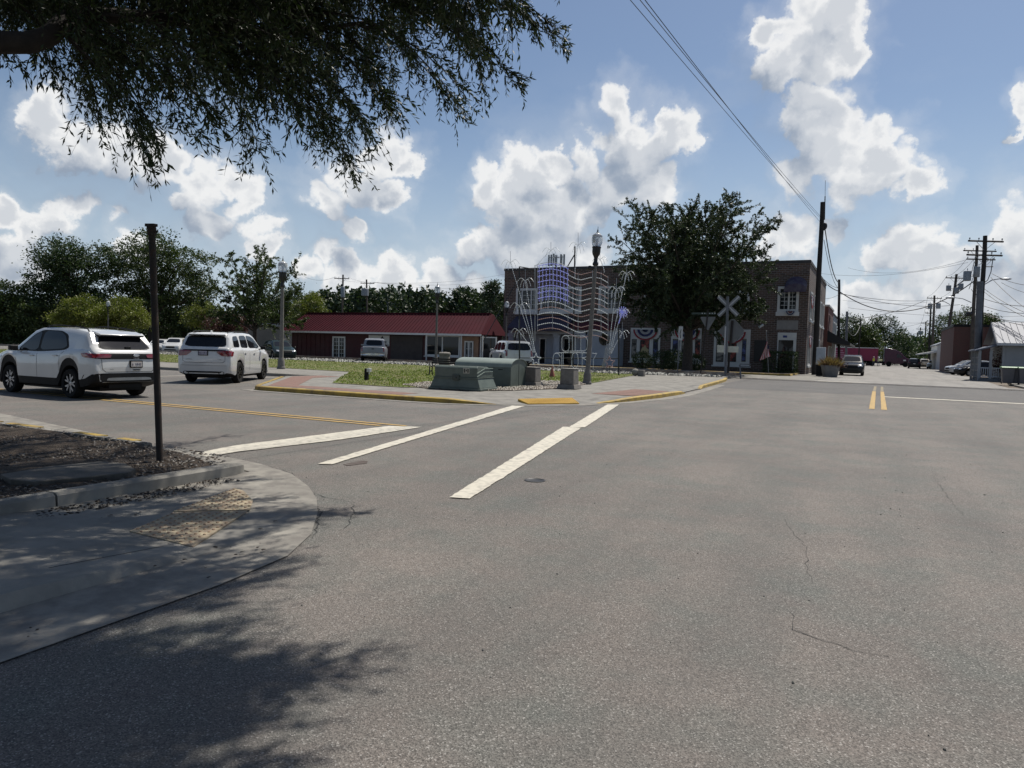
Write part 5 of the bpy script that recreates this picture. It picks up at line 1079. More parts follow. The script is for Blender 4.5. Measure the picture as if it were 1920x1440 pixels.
r = sgn('narrow white sign with a dark curved arrow, on a thin post before the tree trunk', 'arrow_sign', 'road sign')
aT = 47.0; a, c = q(1273, 612, aT), q(1279, 638, aT); b = MB(); b.box(a[0], c[0]+.02, aT-.02, aT, c[1], a[1]); b.build('sign_plate', M['sign_strip'], r)
b = MB(); b.tube([(a[0]+.14, aT-.03, c[1]+.15), (a[0]+.10, aT-.03, (a[1]+c[1])/2), (a[0]+.16, aT-.03, a[1]-.2)], .022, 6); b.build('arrow', M['crack'], r)
e = q(1269, 709, aT); b = MB(); b.tube([(e[0], aT+.04, 0), (a[0]+.12, aT+.04, a[1]+.05)], .035, 8); b.build('post', M['pole_grey'], r, smooth=40)
r = sgn('short grey post with a small horizontal bracket, right of the crossbuck', 'marker_post', 'post')
mT = 48.4; a, c = q(1389, 707, mT), q(1387, 684, mT); b = MB(); b.tube([(a[0], mT, 0), (c[0], mT, c[1])], .05, 8); b.build('post', M['pole_grey'], r, smooth=40)
c2 = q(1407, 684, mT); b = MB(); b.box(c[0], c2[0], mT-.03, mT+.03, c[1]-.12, c[1]-.05); b.box(c[0], c2[0], mT-.03, mT+.03, c[1]+.02, c[1]+.08); b.build('bracket', M['pole_grey'], r)

# --------------------------------------------------- flag
fT = 60.0; r = sgn('striped flag hanging limp from a thin pole in front of the corner entrance', 'flag', 'flag')
a, c = Ft(1441, 702, fT), Ft(1437, 622, fT); b = MB(); b.tube([(a[0], fT, .1), (c[0], fT, c[1])], .022, 8); b.ball((c[0], fT, c[1]+.04), .05); b.build('flagpole', M['grey_metal'], r, smooth=40)
NF, NH = 16, 14; vs = []; tl, tr_, bl, br_ = Ft(1438, 640, fT), Ft(1441.5, 650, fT), Ft(1425, 676, fT), Ft(1444.5, 668, fT)
for i in range(NF+1):
    for j in range(NH):
        u, v = i/NF, j/(NH-1); s_ = (tl[0]*(1-v)+tr_[0]*v)*(1-u)+(bl[0]*(1-v)+br_[0]*v)*u; z_ = (tl[1]*(1-v)+tr_[1]*v)*(1-u)+(bl[1]*(1-v)+br_[1]*v)*u
        vs.append((s_ + .03*math.sin(v*9+u*4), fT-.05-.13*math.sin(v*8.5+u*2)*u**.5, z_))
b = MB()
for i in range(NF):
    for j in range(NH-1): b.add([vs[i*NH+j], vs[i*NH+j+1], vs[(i+1)*NH+j+1], vs[(i+1)*NH+j]], [(0, 1, 2, 3)], 2 if (i < 5 and j > 6) else j % 2)
b.build('cloth', [mat('flag_red', (.33, .014, .03), .8), mat('flag_white', (.62, .60, .60), .8), mat('flag_blue', (.015, .018, .08), .8)], r, smooth=60)

# --------------------------------------------------- pad cabinet, planter, bins, people
cS, cT = 0, 62.3
a, c = Ft(1531, 651, cT), Ft(1546.5, 684, cT)
r = sgn('pale grey electrical cabinet on a dark base behind the wooden pole', 'meter_cabinet', 'utility cabinet')
b = MB(); b.box(a[0], c[0], cT, cT+.5, c[1], a[1]); b.build('case', mat('case_grey', (.42, .46, .50), .5, 0, (.36, .40, .44), 2), r, bevel=.02)
b = MB(); b.box(a[0]+.05, c[0]-.1, cT+.05, cT+.45, .0, c[1]); b.build('base', M['black'], r)
s0, t0 = spot(1556, 707)
r = thing('planter', 'big round grey planter full of dry straw-coloured grass beside the dark SUV', 'planter', ST(s0, t0, .016), YAW)
b = MB(); b.lathe([(.50, 0), (.53, .04), (.68, .78), (.72, .80), (.72, .90), (.62, .90), (.60, .80), (.0, .78)], 24); b.build('pot', mat('planter_grey', (.17, .17, .17), .85, 0, (.13, .13, .13), 4, bmp=.2), r, smooth=35)
n = 900; Pp = np.c_[rng.normal(0, .22, (n, 2)), np.full(n, .8)]; Dd = np.c_[Pp[:, :2]*2.0+rng.normal(0, .45, (n, 2)), rng.uniform(.5, 1.3, n)]
V, Q = leaf_arrays(Pp, Dd, rng.uniform(.35, 1.0, n), rng.uniform(.02, .05, n)); npmesh('grasses', V, Q, M['straw'], r)
n = 500; Pp = np.c_[rng.normal(.35, .3, n), rng.normal(0, .3, n), rng.normal(.95, .12, n)]; V, Q = leaf_arrays(Pp, rng.normal(size=(n, 3)), rng.uniform(.08, .2, n), rng.uniform(.05, .1, n)); npmesh('foliage', V, Q, M['maroon_leaf'], r)
gl_ = mat('bin_lid_green', (.13, .24, .11), .55, 0, (.10, .20, .09), 4); gb_ = mat('bin_grey', (.085, .085, .095), .55, 0, (.07, .07, .08), 4)
for i, (px_, py_, lb) in enumerate(((1888, 720, 'leftmost grey wheelie bin with a green lid beside the small grey house'), (1903, 720.5, 'middle grey wheelie bin with a green lid beside the small grey house'), (1920, 721.5, 'rightmost grey wheelie bin with a green lid, cut by the picture edge'))):
    s0, t0 = atg(px_, py_, .13)
    if i == 0:
        bin0 = r = thing('wheelie_bin', lb, 'wheelie bin', ST(s0, t0, .13), YAW, 'wheelie bins')
        b = MB(); b.frus(-.36, .36, -.40, .40, 1.05, .06, .08, .09); b.build('bin_body', gb_, r, bevel=.03)
        b = MB(); b.yprism([(-.45, 1.04), (.44, 1.04), (.46, 1.10), (.3, 1.15), (-.36, 1.13), (-.46, 1.08)], -.40, .40); b.build('lid', gl_, r, bevel=.015)
        for x in (-.26, .26): b = MB(); b.T = Matrix.Translation((x, .36, .14)) @ Matrix.Rotation(R(90), 4, 'Y'); b.lathe([(.14, -.03), (.14, .03)], 14); b.build('wheel', M['rubber'], r, smooth=40)
        b = MB(); b.tube([(-.28, .45, 1.0), (-.28, .53, 1.04), (.28, .53, 1.04), (.28, .45, 1.0)], .018, 6); b.build('handle', gb_, r, smooth=40)
    else: c = copy_tree(bin0); c.location = ST(s0, t0, .13); c['label'] = lb
def person(label, s, t, face, vest, pose=0):
    r = thing('person', label, 'person', ST(s, t, .01), face)
    J = [(0,0,.95),(0,.02,1.12),(0,.02,1.40),(0,.02,1.50),(0,0,1.60),(0,-.01,1.70), (.10,0,.90),(.12,-.05,.50),(.12,.02,.09),(.12,-.14,.05), (-.10,0,.90),(-.13,.08,.50),(-.13,.14,.09),(-.13,-.02,.05),
         (.19,.02,1.42),(.25,.04,1.15),(.24,-.12,.93),(.24,-.20,.86), (-.19,.02,1.42),(-.26,.02,1.16),(-.25,-.10,.95),(-.25,-.17,.88)]
    E_ = [(0,1),(1,2),(2,3),(3,4),(4,5),(0,6),(6,7),(7,8),(8,9),(0,10),(10,11),(11,12),(12,13),(2,14),(14,15),(15,16),(16,17),(2,18),(18,19),(19,20),(20,21)]
    Rd = [.15,.14,.15,.06,.095,.08,.10,.07,.05,.045,.10,.07,.05,.045,.07,.05,.04,.045,.07,.05,.04,.045]
    me = bpy.data.meshes.new('body'); me.from_pydata(J, E_, []); o = bpy.data.objects.new('body', me); COL.objects.link(o); o.parent = r
    sk = o.modifiers.new('skin', 'SKIN'); o.modifiers.new('sub', 'SUBSURF').levels = 1; o.modifiers['sub'].render_levels = 1
    for i, v in enumerate(me.skin_vertices[0].data if me.skin_vertices else []): v.radius = (Rd[i], Rd[i]*.85)
    if me.skin_vertices: me.skin_vertices[0].data[0].use_root = True
    me.materials.append(mat('work_clothes', (.06, .07, .10), .9))
    b = MB(); b.lathe([(.17, .98), (.18, 1.15), (.205, 1.36), (.16, 1.47), (.08, 1.51)], 14); b.build('hi_vis_vest', vest, r, smooth=40)
    b = MB(); b.ball((0, -.005, 1.645), (.095, .11, .125), 0, 12); b.add(*_rbox(-.015, .015, -.13, -.10, 1.62, 1.66)); b.build('head', mat('skin_tone', (.36, .22, .15), .6), r, smooth=50)
    b = MB(); b.lathe([(.135, 1.69), (.125, 1.72), (.10, 1.79), (.04, 1.82)], 12); b.build('hard_hat', mat('hat_white', (.65, .62, .5), .5), r, smooth=40)
hv1 = mat('hi_vis_yellow', (.62, .55, .06), .7, 0, (.55, .48, .05), 6); hv2 = mat('hi_vis_pale', (.62, .60, .38), .7)
person('worker in a bright yellow vest standing before the magenta trailer, the left one', *toST(A(1637.5, 688, 132)), R(150), hv1)
person('worker in a pale yellow vest standing before the magenta trailer, the right one', *toST(A(1646, 688, 133)), R(200), hv2)
# ================================================================== BUILDINGS
class Bld:
    def __init__(s, name, label, cat, s0, t0):
        s.r = thing(name, label, cat, ST(s0, t0, 0), YAW); s.T = Matrix.Translation((-s0, -t0, 0))
    def mb(s): b = MB(); b.T = s.T; return b
    def put(s, b, name, m, parent=None, **k): return b.build(name, m, parent or s.r, **k)
    def window(s, x0, x1, z0, z1, t, cols=2, rows=1, fr=.09, fm='white_trim', pm='glass', dep=.09, sill=.1, name='window', widths=None):
        """frame proud of the wall plane t, with its pane as a sub-part"""
        b = s.mb(); b.box(x0-fr, x0, t-dep, t, z0-fr, z1+fr); b.box(x1, x1+fr, t-dep, t, z0-fr, z1+fr); b.box(x0, x1, t-dep, t, z1, z1+fr); b.box(x0, x1, t-dep, t, z0-fr, z0)
        if sill: b.box(x0-fr-.08, x1+fr+.08, t-dep-.10, t, z0-fr-sill, z0-fr)
        ws = np.cumsum([0]+(widths or [1]*cols)); ws = ws/ws[-1]
        for c in ws[1:-1]: x = x0+(x1-x0)*c; b.box(x-.07, x+.07, t-dep+.015, t, z0, z1)
        for c in range(cols):
            a, e = x0+(x1-x0)*ws[c], x0+(x1-x0)*ws[c+1]
            for k in range(1, rows): z = z0+(z1-z0)*k/rows; b.box(a+.07, e-.07, t-dep+.05, t-.02, z-.018, z+.018)
            if rows > 1: m_ = (a+e)/2; b.box(m_-.015, m_+.015, t-dep+.052, t-.022, z0, z1)
        f = s.put(b, name, M[fm]); b = s.mb(); b.box(x0, x1, t-.03, t-.012, z0, z1); s.put(b, 'pane', M[pm], f); return f
def rect(px0, py0, px1, py1, t):
    a, c = Ft(px0, py0, t), Ft(px1, py1, t); return a[0], c[0], min(a[1], c[1]), max(a[1], c[1])
# ---- red-roofed shop row
RT = 57.0; xl, xr = Ft(548, 640, RT)[0], Ft(905, 640, RT)[0]
B_ = Bld('shop_building', 'long low maroon brick shop row under a red ribbed metal roof', 'building', (xl+xr)/2, RT)
roofm = mat('roof_red_metal', (.060, .005, .011), .75, 0, (.046, .004, .009), .6, spec=.18)
b = B_.mb(); b.box(xl, xr-.2, RT, RT+4.2, 0, 2.9); B_.put(b, 'wall', M['brick_maroon'])
ez, rz_ = 2.72, 4.72; e0, e1, r0, r1 = xl-.75, xr+.35, xl+.2, xr-.35; te, tr2 = RT-.95, RT+2.0
b = B_.mb(); V = [(e0, te, ez), (e1, te, ez), (r1, tr2, rz_), (r0, tr2, rz_), (e0, RT+4.8, ez), (e1-.3, RT+4.8, ez), (r1, RT+2.6, rz_), (r0, RT+2.6, rz_)]
b.add(V, [(0,1,2,3), (1,5,6,2), (5,4,7,6), (4,0,3,7), (3,2,6,7), (0,4,5,1)])
n = int((e1-e0)/.40)
for i in range(n+1):
    x = e0 + (e1-e0)*i/n; u0, u1 = x, r0+(r1-r0)*i/n
    b.add([(u0-.02, te-.01, ez+.01), (u0+.02, te-.01, ez+.01), (u1+.02, tr2, rz_+.01), (u1-.02, tr2, rz_+.01), (u0-.014, te-.03, ez+.055), (u0+.014, te-.03, ez+.055), (u1+.014, tr2-.03, rz_+.055), (u1-.014, tr2-.03, rz_+.055)], [(4,5,6,7), (0,1,5,4), (1,2,6,5), (3,0,4,7)])
rf = B_.put(b, 'roof', roofm)
b = B_.mb(); b.box(r0-.05, r1+.05, tr2-.12, tr2+.1, rz_-.02, rz_+.10); B_.put(b, 'ridge_cap', roofm, rf)
b = B_.mb(); b.box(e0-.02, e1+.02, te-.06, te+.02, ez-.16, ez+.02); b.box(e0-.03, e0+.03, te, RT+4.8, ez-.16, ez+.015); B_.put(b, 'fascia', M['white_trim'])
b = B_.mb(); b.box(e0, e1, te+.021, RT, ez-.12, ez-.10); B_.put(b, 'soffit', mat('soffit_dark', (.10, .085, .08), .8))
x0, x1, z0, z1 = rect(626, 672, 646, 634, RT); f = B_.window(x0, x1, .16, z1, RT, 2, 5, .16, sill=0, name='french_door')
x0, x1, z0, z1 = rect(548, 672, 618, 622, RT)
b = B_.mb()
for i in range(9): b.box(x0+(x1-x0)*i/8-.05, x0+(x1-x0)*i/8+.05, RT-.05, RT, 0, 2.6)
B_.put(b, 'wall_pilaster', M['brick_maroon'])
x0, x1, z0, z1 = rect(733, 672, 793, 640, RT); b = B_.mb(); b.box(x0, x1, RT-.06, RT, .1, 2.5); B_.put(b, 'wall_panel', mat('panel_brown', (.055, .045, .042), .8, 0, (.04, .033, .03), 2))
x0, x1, z0, z1 = rect(691, 645, 730, 629, RT-.1); b = B_.mb(); b.box(x0, x1, RT-.1, RT-.02, z0, z1); sg = B_.put(b, 'shop_sign', M['white_trim'])
b = B_.mb(); T0 = B_.T @ Matrix.Translation((x0+(x1-x0)*.90, RT-.103, z0+.08)) @ Matrix.Rotation(R(90), 4, 'X'); text_into(b, 'TEX', .42, T0, .003, 0, 'RIGHT'); b.T = B_.T
b.poly([(x0+1.45, RT-.104, z0+.55), (x0+1.95, RT-.104, z0+.55), (x0+1.7, RT-.104, z1-.06)][::-1]); B_.put(b, 'sign_lettering', M['crack'], sg)
x0, x1, z0, z1 = rect(800, 664, 861, 632, RT); B_.window(x0, x1, z0, z1, RT, 2, 1, .14, name='shop_window')
x0, x1, z0, z1 = rect(866, 676, 898, 631, RT); b = B_.mb(); b.box(x0, x1, RT-.05, RT, .1, z1); B_.put(b, 'entrance_surround', mat('wood_tan', (.28, .17, .11), .7, 0, (.22, .13, .08), 3))
x0, x1, z0, z1 = rect(873, 674, 886, 642, RT-.06); B_.window(x0, x1, .2, z1, RT-.06, 2, 3, .12, sill=0, name='shop_door')
x0, x1, z0, z1 = rect(902, 676, 930, 634, RT); B_.window(x0, x1, .5, z1, RT, 1, 1, .10, sill=0, name='shop_window')
b = B_.mb()
for px_ in (800, 865, 905): s_ = Ft(px_, 640, te+.15)[0]; b.box(s_-.05, s_+.05, te+.1, te+.2, 0, ez-.12)
B_.put(b, 'porch_post', M['white_trim'])
b = B_.mb(); b.box(xl+.1, xr-.1, RT-1.2, RT-.001, 0, .12); B_.put(b, 'doorstep', M['concrete'])
# ---- two-storey brick block
FT = 66.0; xl, xr = Ft(944, 600, FT)[0], Ft(1514, 600, FT)[0]; zt = Ft(1490, 488, FT)[1]; DP = 22
B_ = Bld('brick_building', 'two-storey dark brick corner building with white windows and bunting', 'building', (xl+xr)/2, FT)
b = B_.mb(); b.box(xl, xr, FT, FT+DP, 0, zt-.25); B_.put(b, 'wall', M['brick'])
b = B_.mb(); b.box(xl-.06, xr+.06, FT-.06, FT+DP+.06, zt-.25, zt); B_.put(b, 'parapet_coping', mat('coping_dark', (.055, .05, .05), .7))
b = B_.mb(); b.box(xl-.02, xr+.02, FT-.035, FT, zt-1.25, zt-1.1); B_.put(b, 'brick_band', M['brick'])
WT = lambda a, e, y0, y1, cols, rows, **k: B_.window(*[Ft(a, y1, FT)[0], Ft(e, y1, FT)[0], Ft(e, y1, FT)[1], Ft(a, y0, FT)[1]], FT, cols, rows, **k)
WT(971, 1004, 545, 580, 3, 4, fr=.22, widths=[.6, 1.3, .6], sill=.3)
WT(1017, 1086, 543, 579, 5, 4, fr=.22, widths=[.8, 1, 1.3, 1, .8], sill=.3)
WT(1126, 1168, 541, 578, 4, 4, fr=.22, widths=[.7, 1.2, 1.2, .7], sill=.3)
WT(1212, 1246, 541, 577, 3, 4, fr=.22, sill=.3); WT(1280, 1322, 541, 577, 3, 4, fr=.22, sill=.3); WT(1360, 1400, 541, 577, 3, 4, fr=.22, sill=.3)
WT(1462, 1492, 542, 580, 2, 5, fr=.22, widths=[1.2, 1.0], sill=.35)
# white ground-floor porch
pT = FT-1.3; x0, x1, z0, z1 = rect(952, 690, 1098, 617, pT)
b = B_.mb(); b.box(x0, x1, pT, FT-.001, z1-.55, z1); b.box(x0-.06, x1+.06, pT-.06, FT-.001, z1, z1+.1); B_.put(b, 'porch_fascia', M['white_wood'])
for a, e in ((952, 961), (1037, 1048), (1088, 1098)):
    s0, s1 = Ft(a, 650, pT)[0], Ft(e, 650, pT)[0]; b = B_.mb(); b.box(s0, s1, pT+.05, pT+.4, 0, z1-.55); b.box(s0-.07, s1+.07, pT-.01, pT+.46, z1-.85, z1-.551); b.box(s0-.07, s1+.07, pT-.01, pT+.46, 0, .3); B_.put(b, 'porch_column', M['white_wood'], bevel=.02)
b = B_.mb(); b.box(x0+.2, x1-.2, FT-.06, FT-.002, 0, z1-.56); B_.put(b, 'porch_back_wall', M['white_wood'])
for a, e, y0 in ((1012, 1023, 636), (1057, 1074, 636)):
    q0, q1, w0, w1 = rect(a, 690, e, y0, FT-.06); B_.window(q0, q1, .1, w1, FT-.061, 1, 1, .12, sill=0, name='door')
q0, q1, w0, w1 = rect(1054, 655, 1070, 641, FT-.06)
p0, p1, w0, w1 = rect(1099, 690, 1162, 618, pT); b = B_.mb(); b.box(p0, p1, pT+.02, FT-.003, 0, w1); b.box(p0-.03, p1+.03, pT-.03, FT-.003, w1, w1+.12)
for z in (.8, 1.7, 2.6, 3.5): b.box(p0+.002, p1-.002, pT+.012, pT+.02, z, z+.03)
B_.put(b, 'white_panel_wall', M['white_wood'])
x0, x1, z0, z1 = rect(950, 617, 1062, 600, pT-.9)
b = B_.mb(); b.yprism([(FT-.01, z1+.5), (pT-.9, z0+.15), (pT-.9, z0-.12), (FT-.01, z0-.1)], x0, x1); B_.put(b, 'awning', mat('awning_navy', (.03, .028, .045), .8, 0, (.045, .035, .06), 2))
b = B_.mb(); x0, x1, z0, z1 = rect(1064, 616, 1150, 606, pT-.3); b.yprism([(FT-.01, z1+.2), (pT-.3, z0+.1), (pT-.3, z0-.1), (FT-.01, z0-.1)], x0, x1); B_.put(b, 'awning', mat('awning_wine', (.09, .016, .022), .8))
# ground-floor display windows
for (a, e, panes, yb) in ((1181, 1239, ((1183.5, 1194), (1199, 1218), (1223.5, 1234.5)), 677), (1257, 1316, ((1260, 1272), (1277, 1297), (1302, 1314)), 678), (1337, 1408, ((1342, 1358), (1364, 1382), (1390, 1400)), 684)):
    q0, q1, w0, w1 = rect(a, yb, e, 615.5 if a < 1300 else 618, FT)
    b = B_.mb(); b.box(q0, q1, FT-.07, FT-.001, w0, w1); b.box(q0-.12, q1+.12, FT-.18, FT-.001, w0-.14, w0); f = B_.put(b, 'display_window', M['white_trim'])
    for i, (u, v) in enumerate(panes):
        g0, g1, h0, h1 = rect(u, yb-6, v, 635.5, FT-.07); b = B_.mb(); b.box(g0, g1, FT-.085, FT-.0701, h0, h1); B_.put(b, 'pane', M['glass'], f)
        b = B_.mb(); b.box(g0+.05, g1-.05, FT-.0885, FT-.0852, h0+.1, h1-.15)
        B_.put(b, 'poster', [mat('poster_blue', (.012, .014, .03), .7, 0, (.10, .13, .32), 2.2, .45, .62), mat('poster_red', (.015, .012, .012), .7, 0, (.34, .08, .06), 2.6, .48, .6), mat('poster_pale', (.02, .02, .02), .7, 0, (.32, .30, .26), 2.2, .45, .6)][(i*2+int(a)) % 3], f)
q0, q1, w0, w1 = rect(1200, 669, 1217, 646, FT-.09); b = B_.mb(); b.poly([(q0+(q1-q0)*x, FT-.095, w0+(w1-w0)*z) for x, z in ((0, 0), (1, 0), (.95, .35), (1, .6), (.75, .7), (.55, 1), (.4, .8), (.2, .75), (.05, .4))]); B_.put(b, 'poster', mat('poster_cream', (.42, .36, .20), .8))
q0, q1, w0, w1 = rect(1413, 678, 1438, 638, FT); b = B_.mb(); b.box(q0, q1, FT-.05, FT-.001, w0, w1); B_.put(b, 'dark_panel', mat('panel_black', (.016, .016, .018), .5))
q0, q1, w0, w1 = rect(1456, 618, 1497, 601, FT); b = B_.mb(); b.box(q0, q1, FT-.05, FT-.001, w0, w1); B_.put(b, 'stone_panel', mat('limestone', (.27, .26, .245), .9, 0, (.22, .21, .2), 2))
q0, q1, w0, w1 = rect(1455, 702, 1494, 624, FT); g0, g1, h0, h1 = rect(1457, 702, 1488, 638, FT)
b = B_.mb(); b.box(q0, q1, FT-.12, FT-.001, h1, w1); b.box(q0, g0, FT-.12, FT-.001, .14, h1); b.box(g1, q1, FT-.12, FT-.001, .14, h1); f = B_.put(b, 'entrance', M['white_trim']); b = B_.mb(); b.box(g0, g1, FT-.03, FT-.002, .14, h1); B_.put(b, 'pane', M['glass'], f)
q0, q1, w0, w1 = rect(1468, 633, 1476, 629, FT-.12); b = B_.mb(); b.box(q0, q1, FT-.13, FT-.12, w0, w1); B_.put(b, 'door_lettering', mat('sign_blue', (.03, .05, .2)), f)
x0, x1, z0, z1 = rect(1470, 541, 1513, 516, FT-.8); b = B_.mb(); n = 12; vs = []
for i in range(n+1):
    a = math.pi*i/n; x = (x0+x1)/2-(x1-x0)/2*math.cos(a); vs += [(x, FT-.002, z0+(z1-z0)*(.35+.65*math.sin(a))), (x, FT-.8, z0-.05+(z1-z0)*.42*math.sin(a)), (x, FT-.8, z0-.3)]
b.add(vs, [(3*i, 3*i+3, 3*i+4, 3*i+1) for i in range(n)]+[(3*i+1, 3*i+4, 3*i+5, 3*i+2) for i in range(n)]); B_.put(b, 'arched_awning', mat('awning_plum', (.055, .035, .07), .85, 0, (.10, .09, .11), 3))
q0, q1, w0, w1 = rect(1423, 614, 1431, 609, FT-.3); b = B_.mb(); b.tube([(q0, FT-.35, w0), (q1, FT-.2, w1)], .11, 10); b.tube([(q1, FT-.2, w1-.05), (q1, FT-.001, w1-.1)], .03, 6); B_.put(b, 'flood_lamp', M['white_trim'], smooth=40)
# east side wall windows (normal towards +s)
def side_window(Bx, s, t0, t1, z0, z1, rows=3):
    b = Bx.mb(); b.box(s, s+.09, t0-.15, t0, z0-.15, z1+.15); b.box(s, s+.09, t1, t1+.15, z0-.15, z1+.15); b.box(s, s+.09, t0, t1, z1, z1+.15); b.box(s, s+.09, t0, t1, z0-.15, z0); b.box(s, s+.16, t0-.25, t1+.25, z0-.32, z0-.15); b.box(s+.0, s+.07, (t0+t1)/2-.05, (t0+t1)/2+.05, z0, z1)
    f = Bx.put(b, 'window', M['white_trim']); b = Bx.mb(); b.box(s+.005, s+.02, t0, t1, z0, z1); Bx.put(b, 'pane', M['glass'], f)
for t0 in (67.6, 71.6, 75.6, 79.6, 83.6): side_window(B_, xr, t0, t0+1.9, 4.9, 7.1)
for t0 in (67.3, 72.2, 78.5): side_window(B_, xr, t0, t0+2.4, .9, 3.2)
BX = xr
# rooftop aerial
a = A(1043, 500, 82); s0, t0 = toST(a); r = thing('roof_aerial', 'cluster of panel antennas on a mast above the brick building roof', 'antenna', ST(s0, t0, zt-.3), YAW)
b = MB(); zt2 = A(1043, 478, 82).z-zt+.3; b.tube([(0, 0, 0), (0, 0, zt2)], .10, 8)
for zz in (zt2-.25, zt2-1.1): b.tube([(-.95, 0, zz), (.95, 0, zz)], .04, 6); b.tube([(0, -.8, zz), (0, .8, zz)], .04, 6)
b.build('mast', M['steel'], r, smooth=40)
for x, y in ((-.95, 0), (-.6, -.1), (.6, -.1), (.95, 0), (0, -.8), (.3, .8), (-.3, .5)):
    b = MB(); b.box(x-.09, x+.09, y-.08, y+.08, zt2-1.25, zt2+.05); b.build('panel_antenna', mat('antenna_grey', (.28, .30, .30), .6), r, bevel=.02)
# bunting fans
def bunting(label, cx, cy, wpx, hpx, t, cols=('b', 'w', 'b', 'w', 'r'), full=False):
    r = thing('bunting_fan', label, 'bunting', (0, 0, 0), YAW, 'bunting fans on the brick building')
    s0, z0 = Ft(cx, cy, t); rx = abs(Ft(cx+wpx, cy, t)[0]-s0); rz = z0-Ft(cx, cy+hpx, t)[1]
    mm = {'b': mat('bunting_blue', (.045, .05, .13), .85), 'w': mat('bunting_white', (.46, .46, .47), .85), 'r': mat('bunting_red', (.30, .04, .05), .85)}
    ks = [0, .24, .45, .66, .86, 1.0]; n = 30; old = None
    for k in range(len(cols)):
        b = MB(); vs = []
        for i in range(n+1):
            a = math.pi*i/n; d = t-.05-.045*(i % 2)
            for q in (ks[k], ks[k+1]): vs.append((s0-rx*q*math.cos(a), d-.02*q, z0-rz*q*math.sin(a)))
        b.add(vs, [(2*i, 2*i+1, 2*i+3, 2*i+2) for i in range(n)]); b.build('fan_band', mm[cols[k]], r)
bunting('bunting fan over the leftmost display window, beside the white panel wall', 1210.5, 618, 23, 20, FT-.08)
bunting('bunting fan over the display window behind the tree trunk', 1289, 619, 24, 21, FT-.08)
bunting('bunting fan over the display window behind the diamond sign', 1374, 622, 25, 22, FT-.08)
bunting('small bunting fan under the upper corner window', 1482, 583, 9, 9, FT-.35, ('w', 'r', 'w', 'b', 'w'))
# side-wall bunting
for lb, z in (('red bunting fan on the upper side window round the corner', 6.9), ('red bunting fan over the ground side window round the corner', 3.4)):
    r = thing('bunting_fan', lb, 'bunting', (0, 0, 0), YAW, 'bunting fans on the brick building')
    for k, (mk, q0, q1) in enumerate((('bunting_blue', 0, .4), ('bunting_white', .4, .75), ('bunting_red', .75, 1))):
        b = MB(); n = 16; vs = []
        for i in range(n+1):
            a = math.pi*i/n
            for q in (q0, q1): vs.append((BX+.14+.03*(i % 2), 68.5-1.3*q*math.cos(a), z-1.1*q*math.sin(a)))
        b.add(vs, [(2*i, 2*i+1, 2*i+3, 2*i+2) for i in range(n)]); b.build('fan_band', _MC[mk], r)
c0 = Ft(1133, 636, FT-1.33); b = MB(); b.T = Matrix.Translation((c0[0], FT-1.36, c0[1])) @ Matrix.Rotation(R(90), 4, 'X'); n = 24
b.tube([(.42*math.cos(a), .42*math.sin(a)*1.15, 0) for a in np.linspace(0, 2*math.pi, n)], .12, 8, 0, False); b.lathe([(.4, -.02), (.0, -.02)], 20); tag(b.build('wreath', mat('wreath_dark', (.06, .05, .035), .9, 0, (.11, .09, .06), 9), rotz=YAW, smooth=50), 'round dark wreath hanging on the white panel wall', 'wreath')
# poster stand by the entrance
s0, t0 = toST(A(1473, 702, 63)); r = thing('poster_stand', 'dark poster stand with a yellow round picture before the corner entrance', 'sign stand', ST(s0, t0, .1), YAW)
zb, zu = A(1473, 672, 63).z-.1, A(1473, 643, 63).z-.1; b = MB(); b.box(-.42, .42, -.03, .03, zb, zu); b.tube([(.1, .05, 0), (.1, .05, zb)], .06, 6); b.build('board', M['black'], r)
b = MB(); b.T = Matrix.Translation((0, -.032, (zb+zu)/2-.1)) @ Matrix.Rotation(R(90), 4, 'X'); b.lathe([(.30, 0), (.30, .006), (0, .006)], 18); b.build('picture', mat('poster_yellow', (.38, .28, .09), .8, 0, (.22, .15, .06), 5), r)
b = MB(); b.box(-.16, .14, -.04, -.033, zu-.32, zu-.10); b.build('picture_top', mat('poster_teal', (.10, .17, .22), .8), r)
# ---- second row on the left of the far street
B_ = Bld('red_brick_store', 'red brick store with dark sloping awnings along the far street, past the corner building', 'building', -9, 98)
b = B_.mb(); b.box(-14, -5.0, 88.6, 99, 0, 7.3); B_.put(b, 'wall', M['brick_red'])
b = B_.mb(); b.box(-14, -4.9, 88.55, 99, 7.3, 7.5); B_.put(b, 'coping', M['white_trim'])
b = B_.mb(); b.box(-5.0, -4.93, 90, 97.6, 4.4, 6.4); B_.put(b, 'blank_panel', M['brick_old'])
b = B_.mb(); b.xprism([(-5.0, 4.6), (-2.6, 3.2), (-2.6, 2.9), (-5.0, 3.3)], 88.7, 110); B_.put(b, 'awning', mat('awning_black', (.02, .02, .022), .8))
for t0 in (91, 95.5): side_window(B_, -5.0, t0, t0+2.4, .9, 2.7)
B_ = Bld('grey_brick_store', 'grey-fronted store beyond the red brick store on the far street', 'building', -9, 105)
b = B_.mb(); b.box(-14, -5.1, 99.02, 112, 0, 7.0); B_.put(b, 'wall', mat('grey_render', (.26, .27, .29), .85, 0, (.2, .21, .22), .7))
b = B_.mb(); b.box(-14, -5.0, 99.02, 112, 7.0, 7.2); B_.put(b, 'coping', M['black'])
for t0 in (101, 106): side_window(B_, -5.1, t0, t0+3, 4.6, 6)
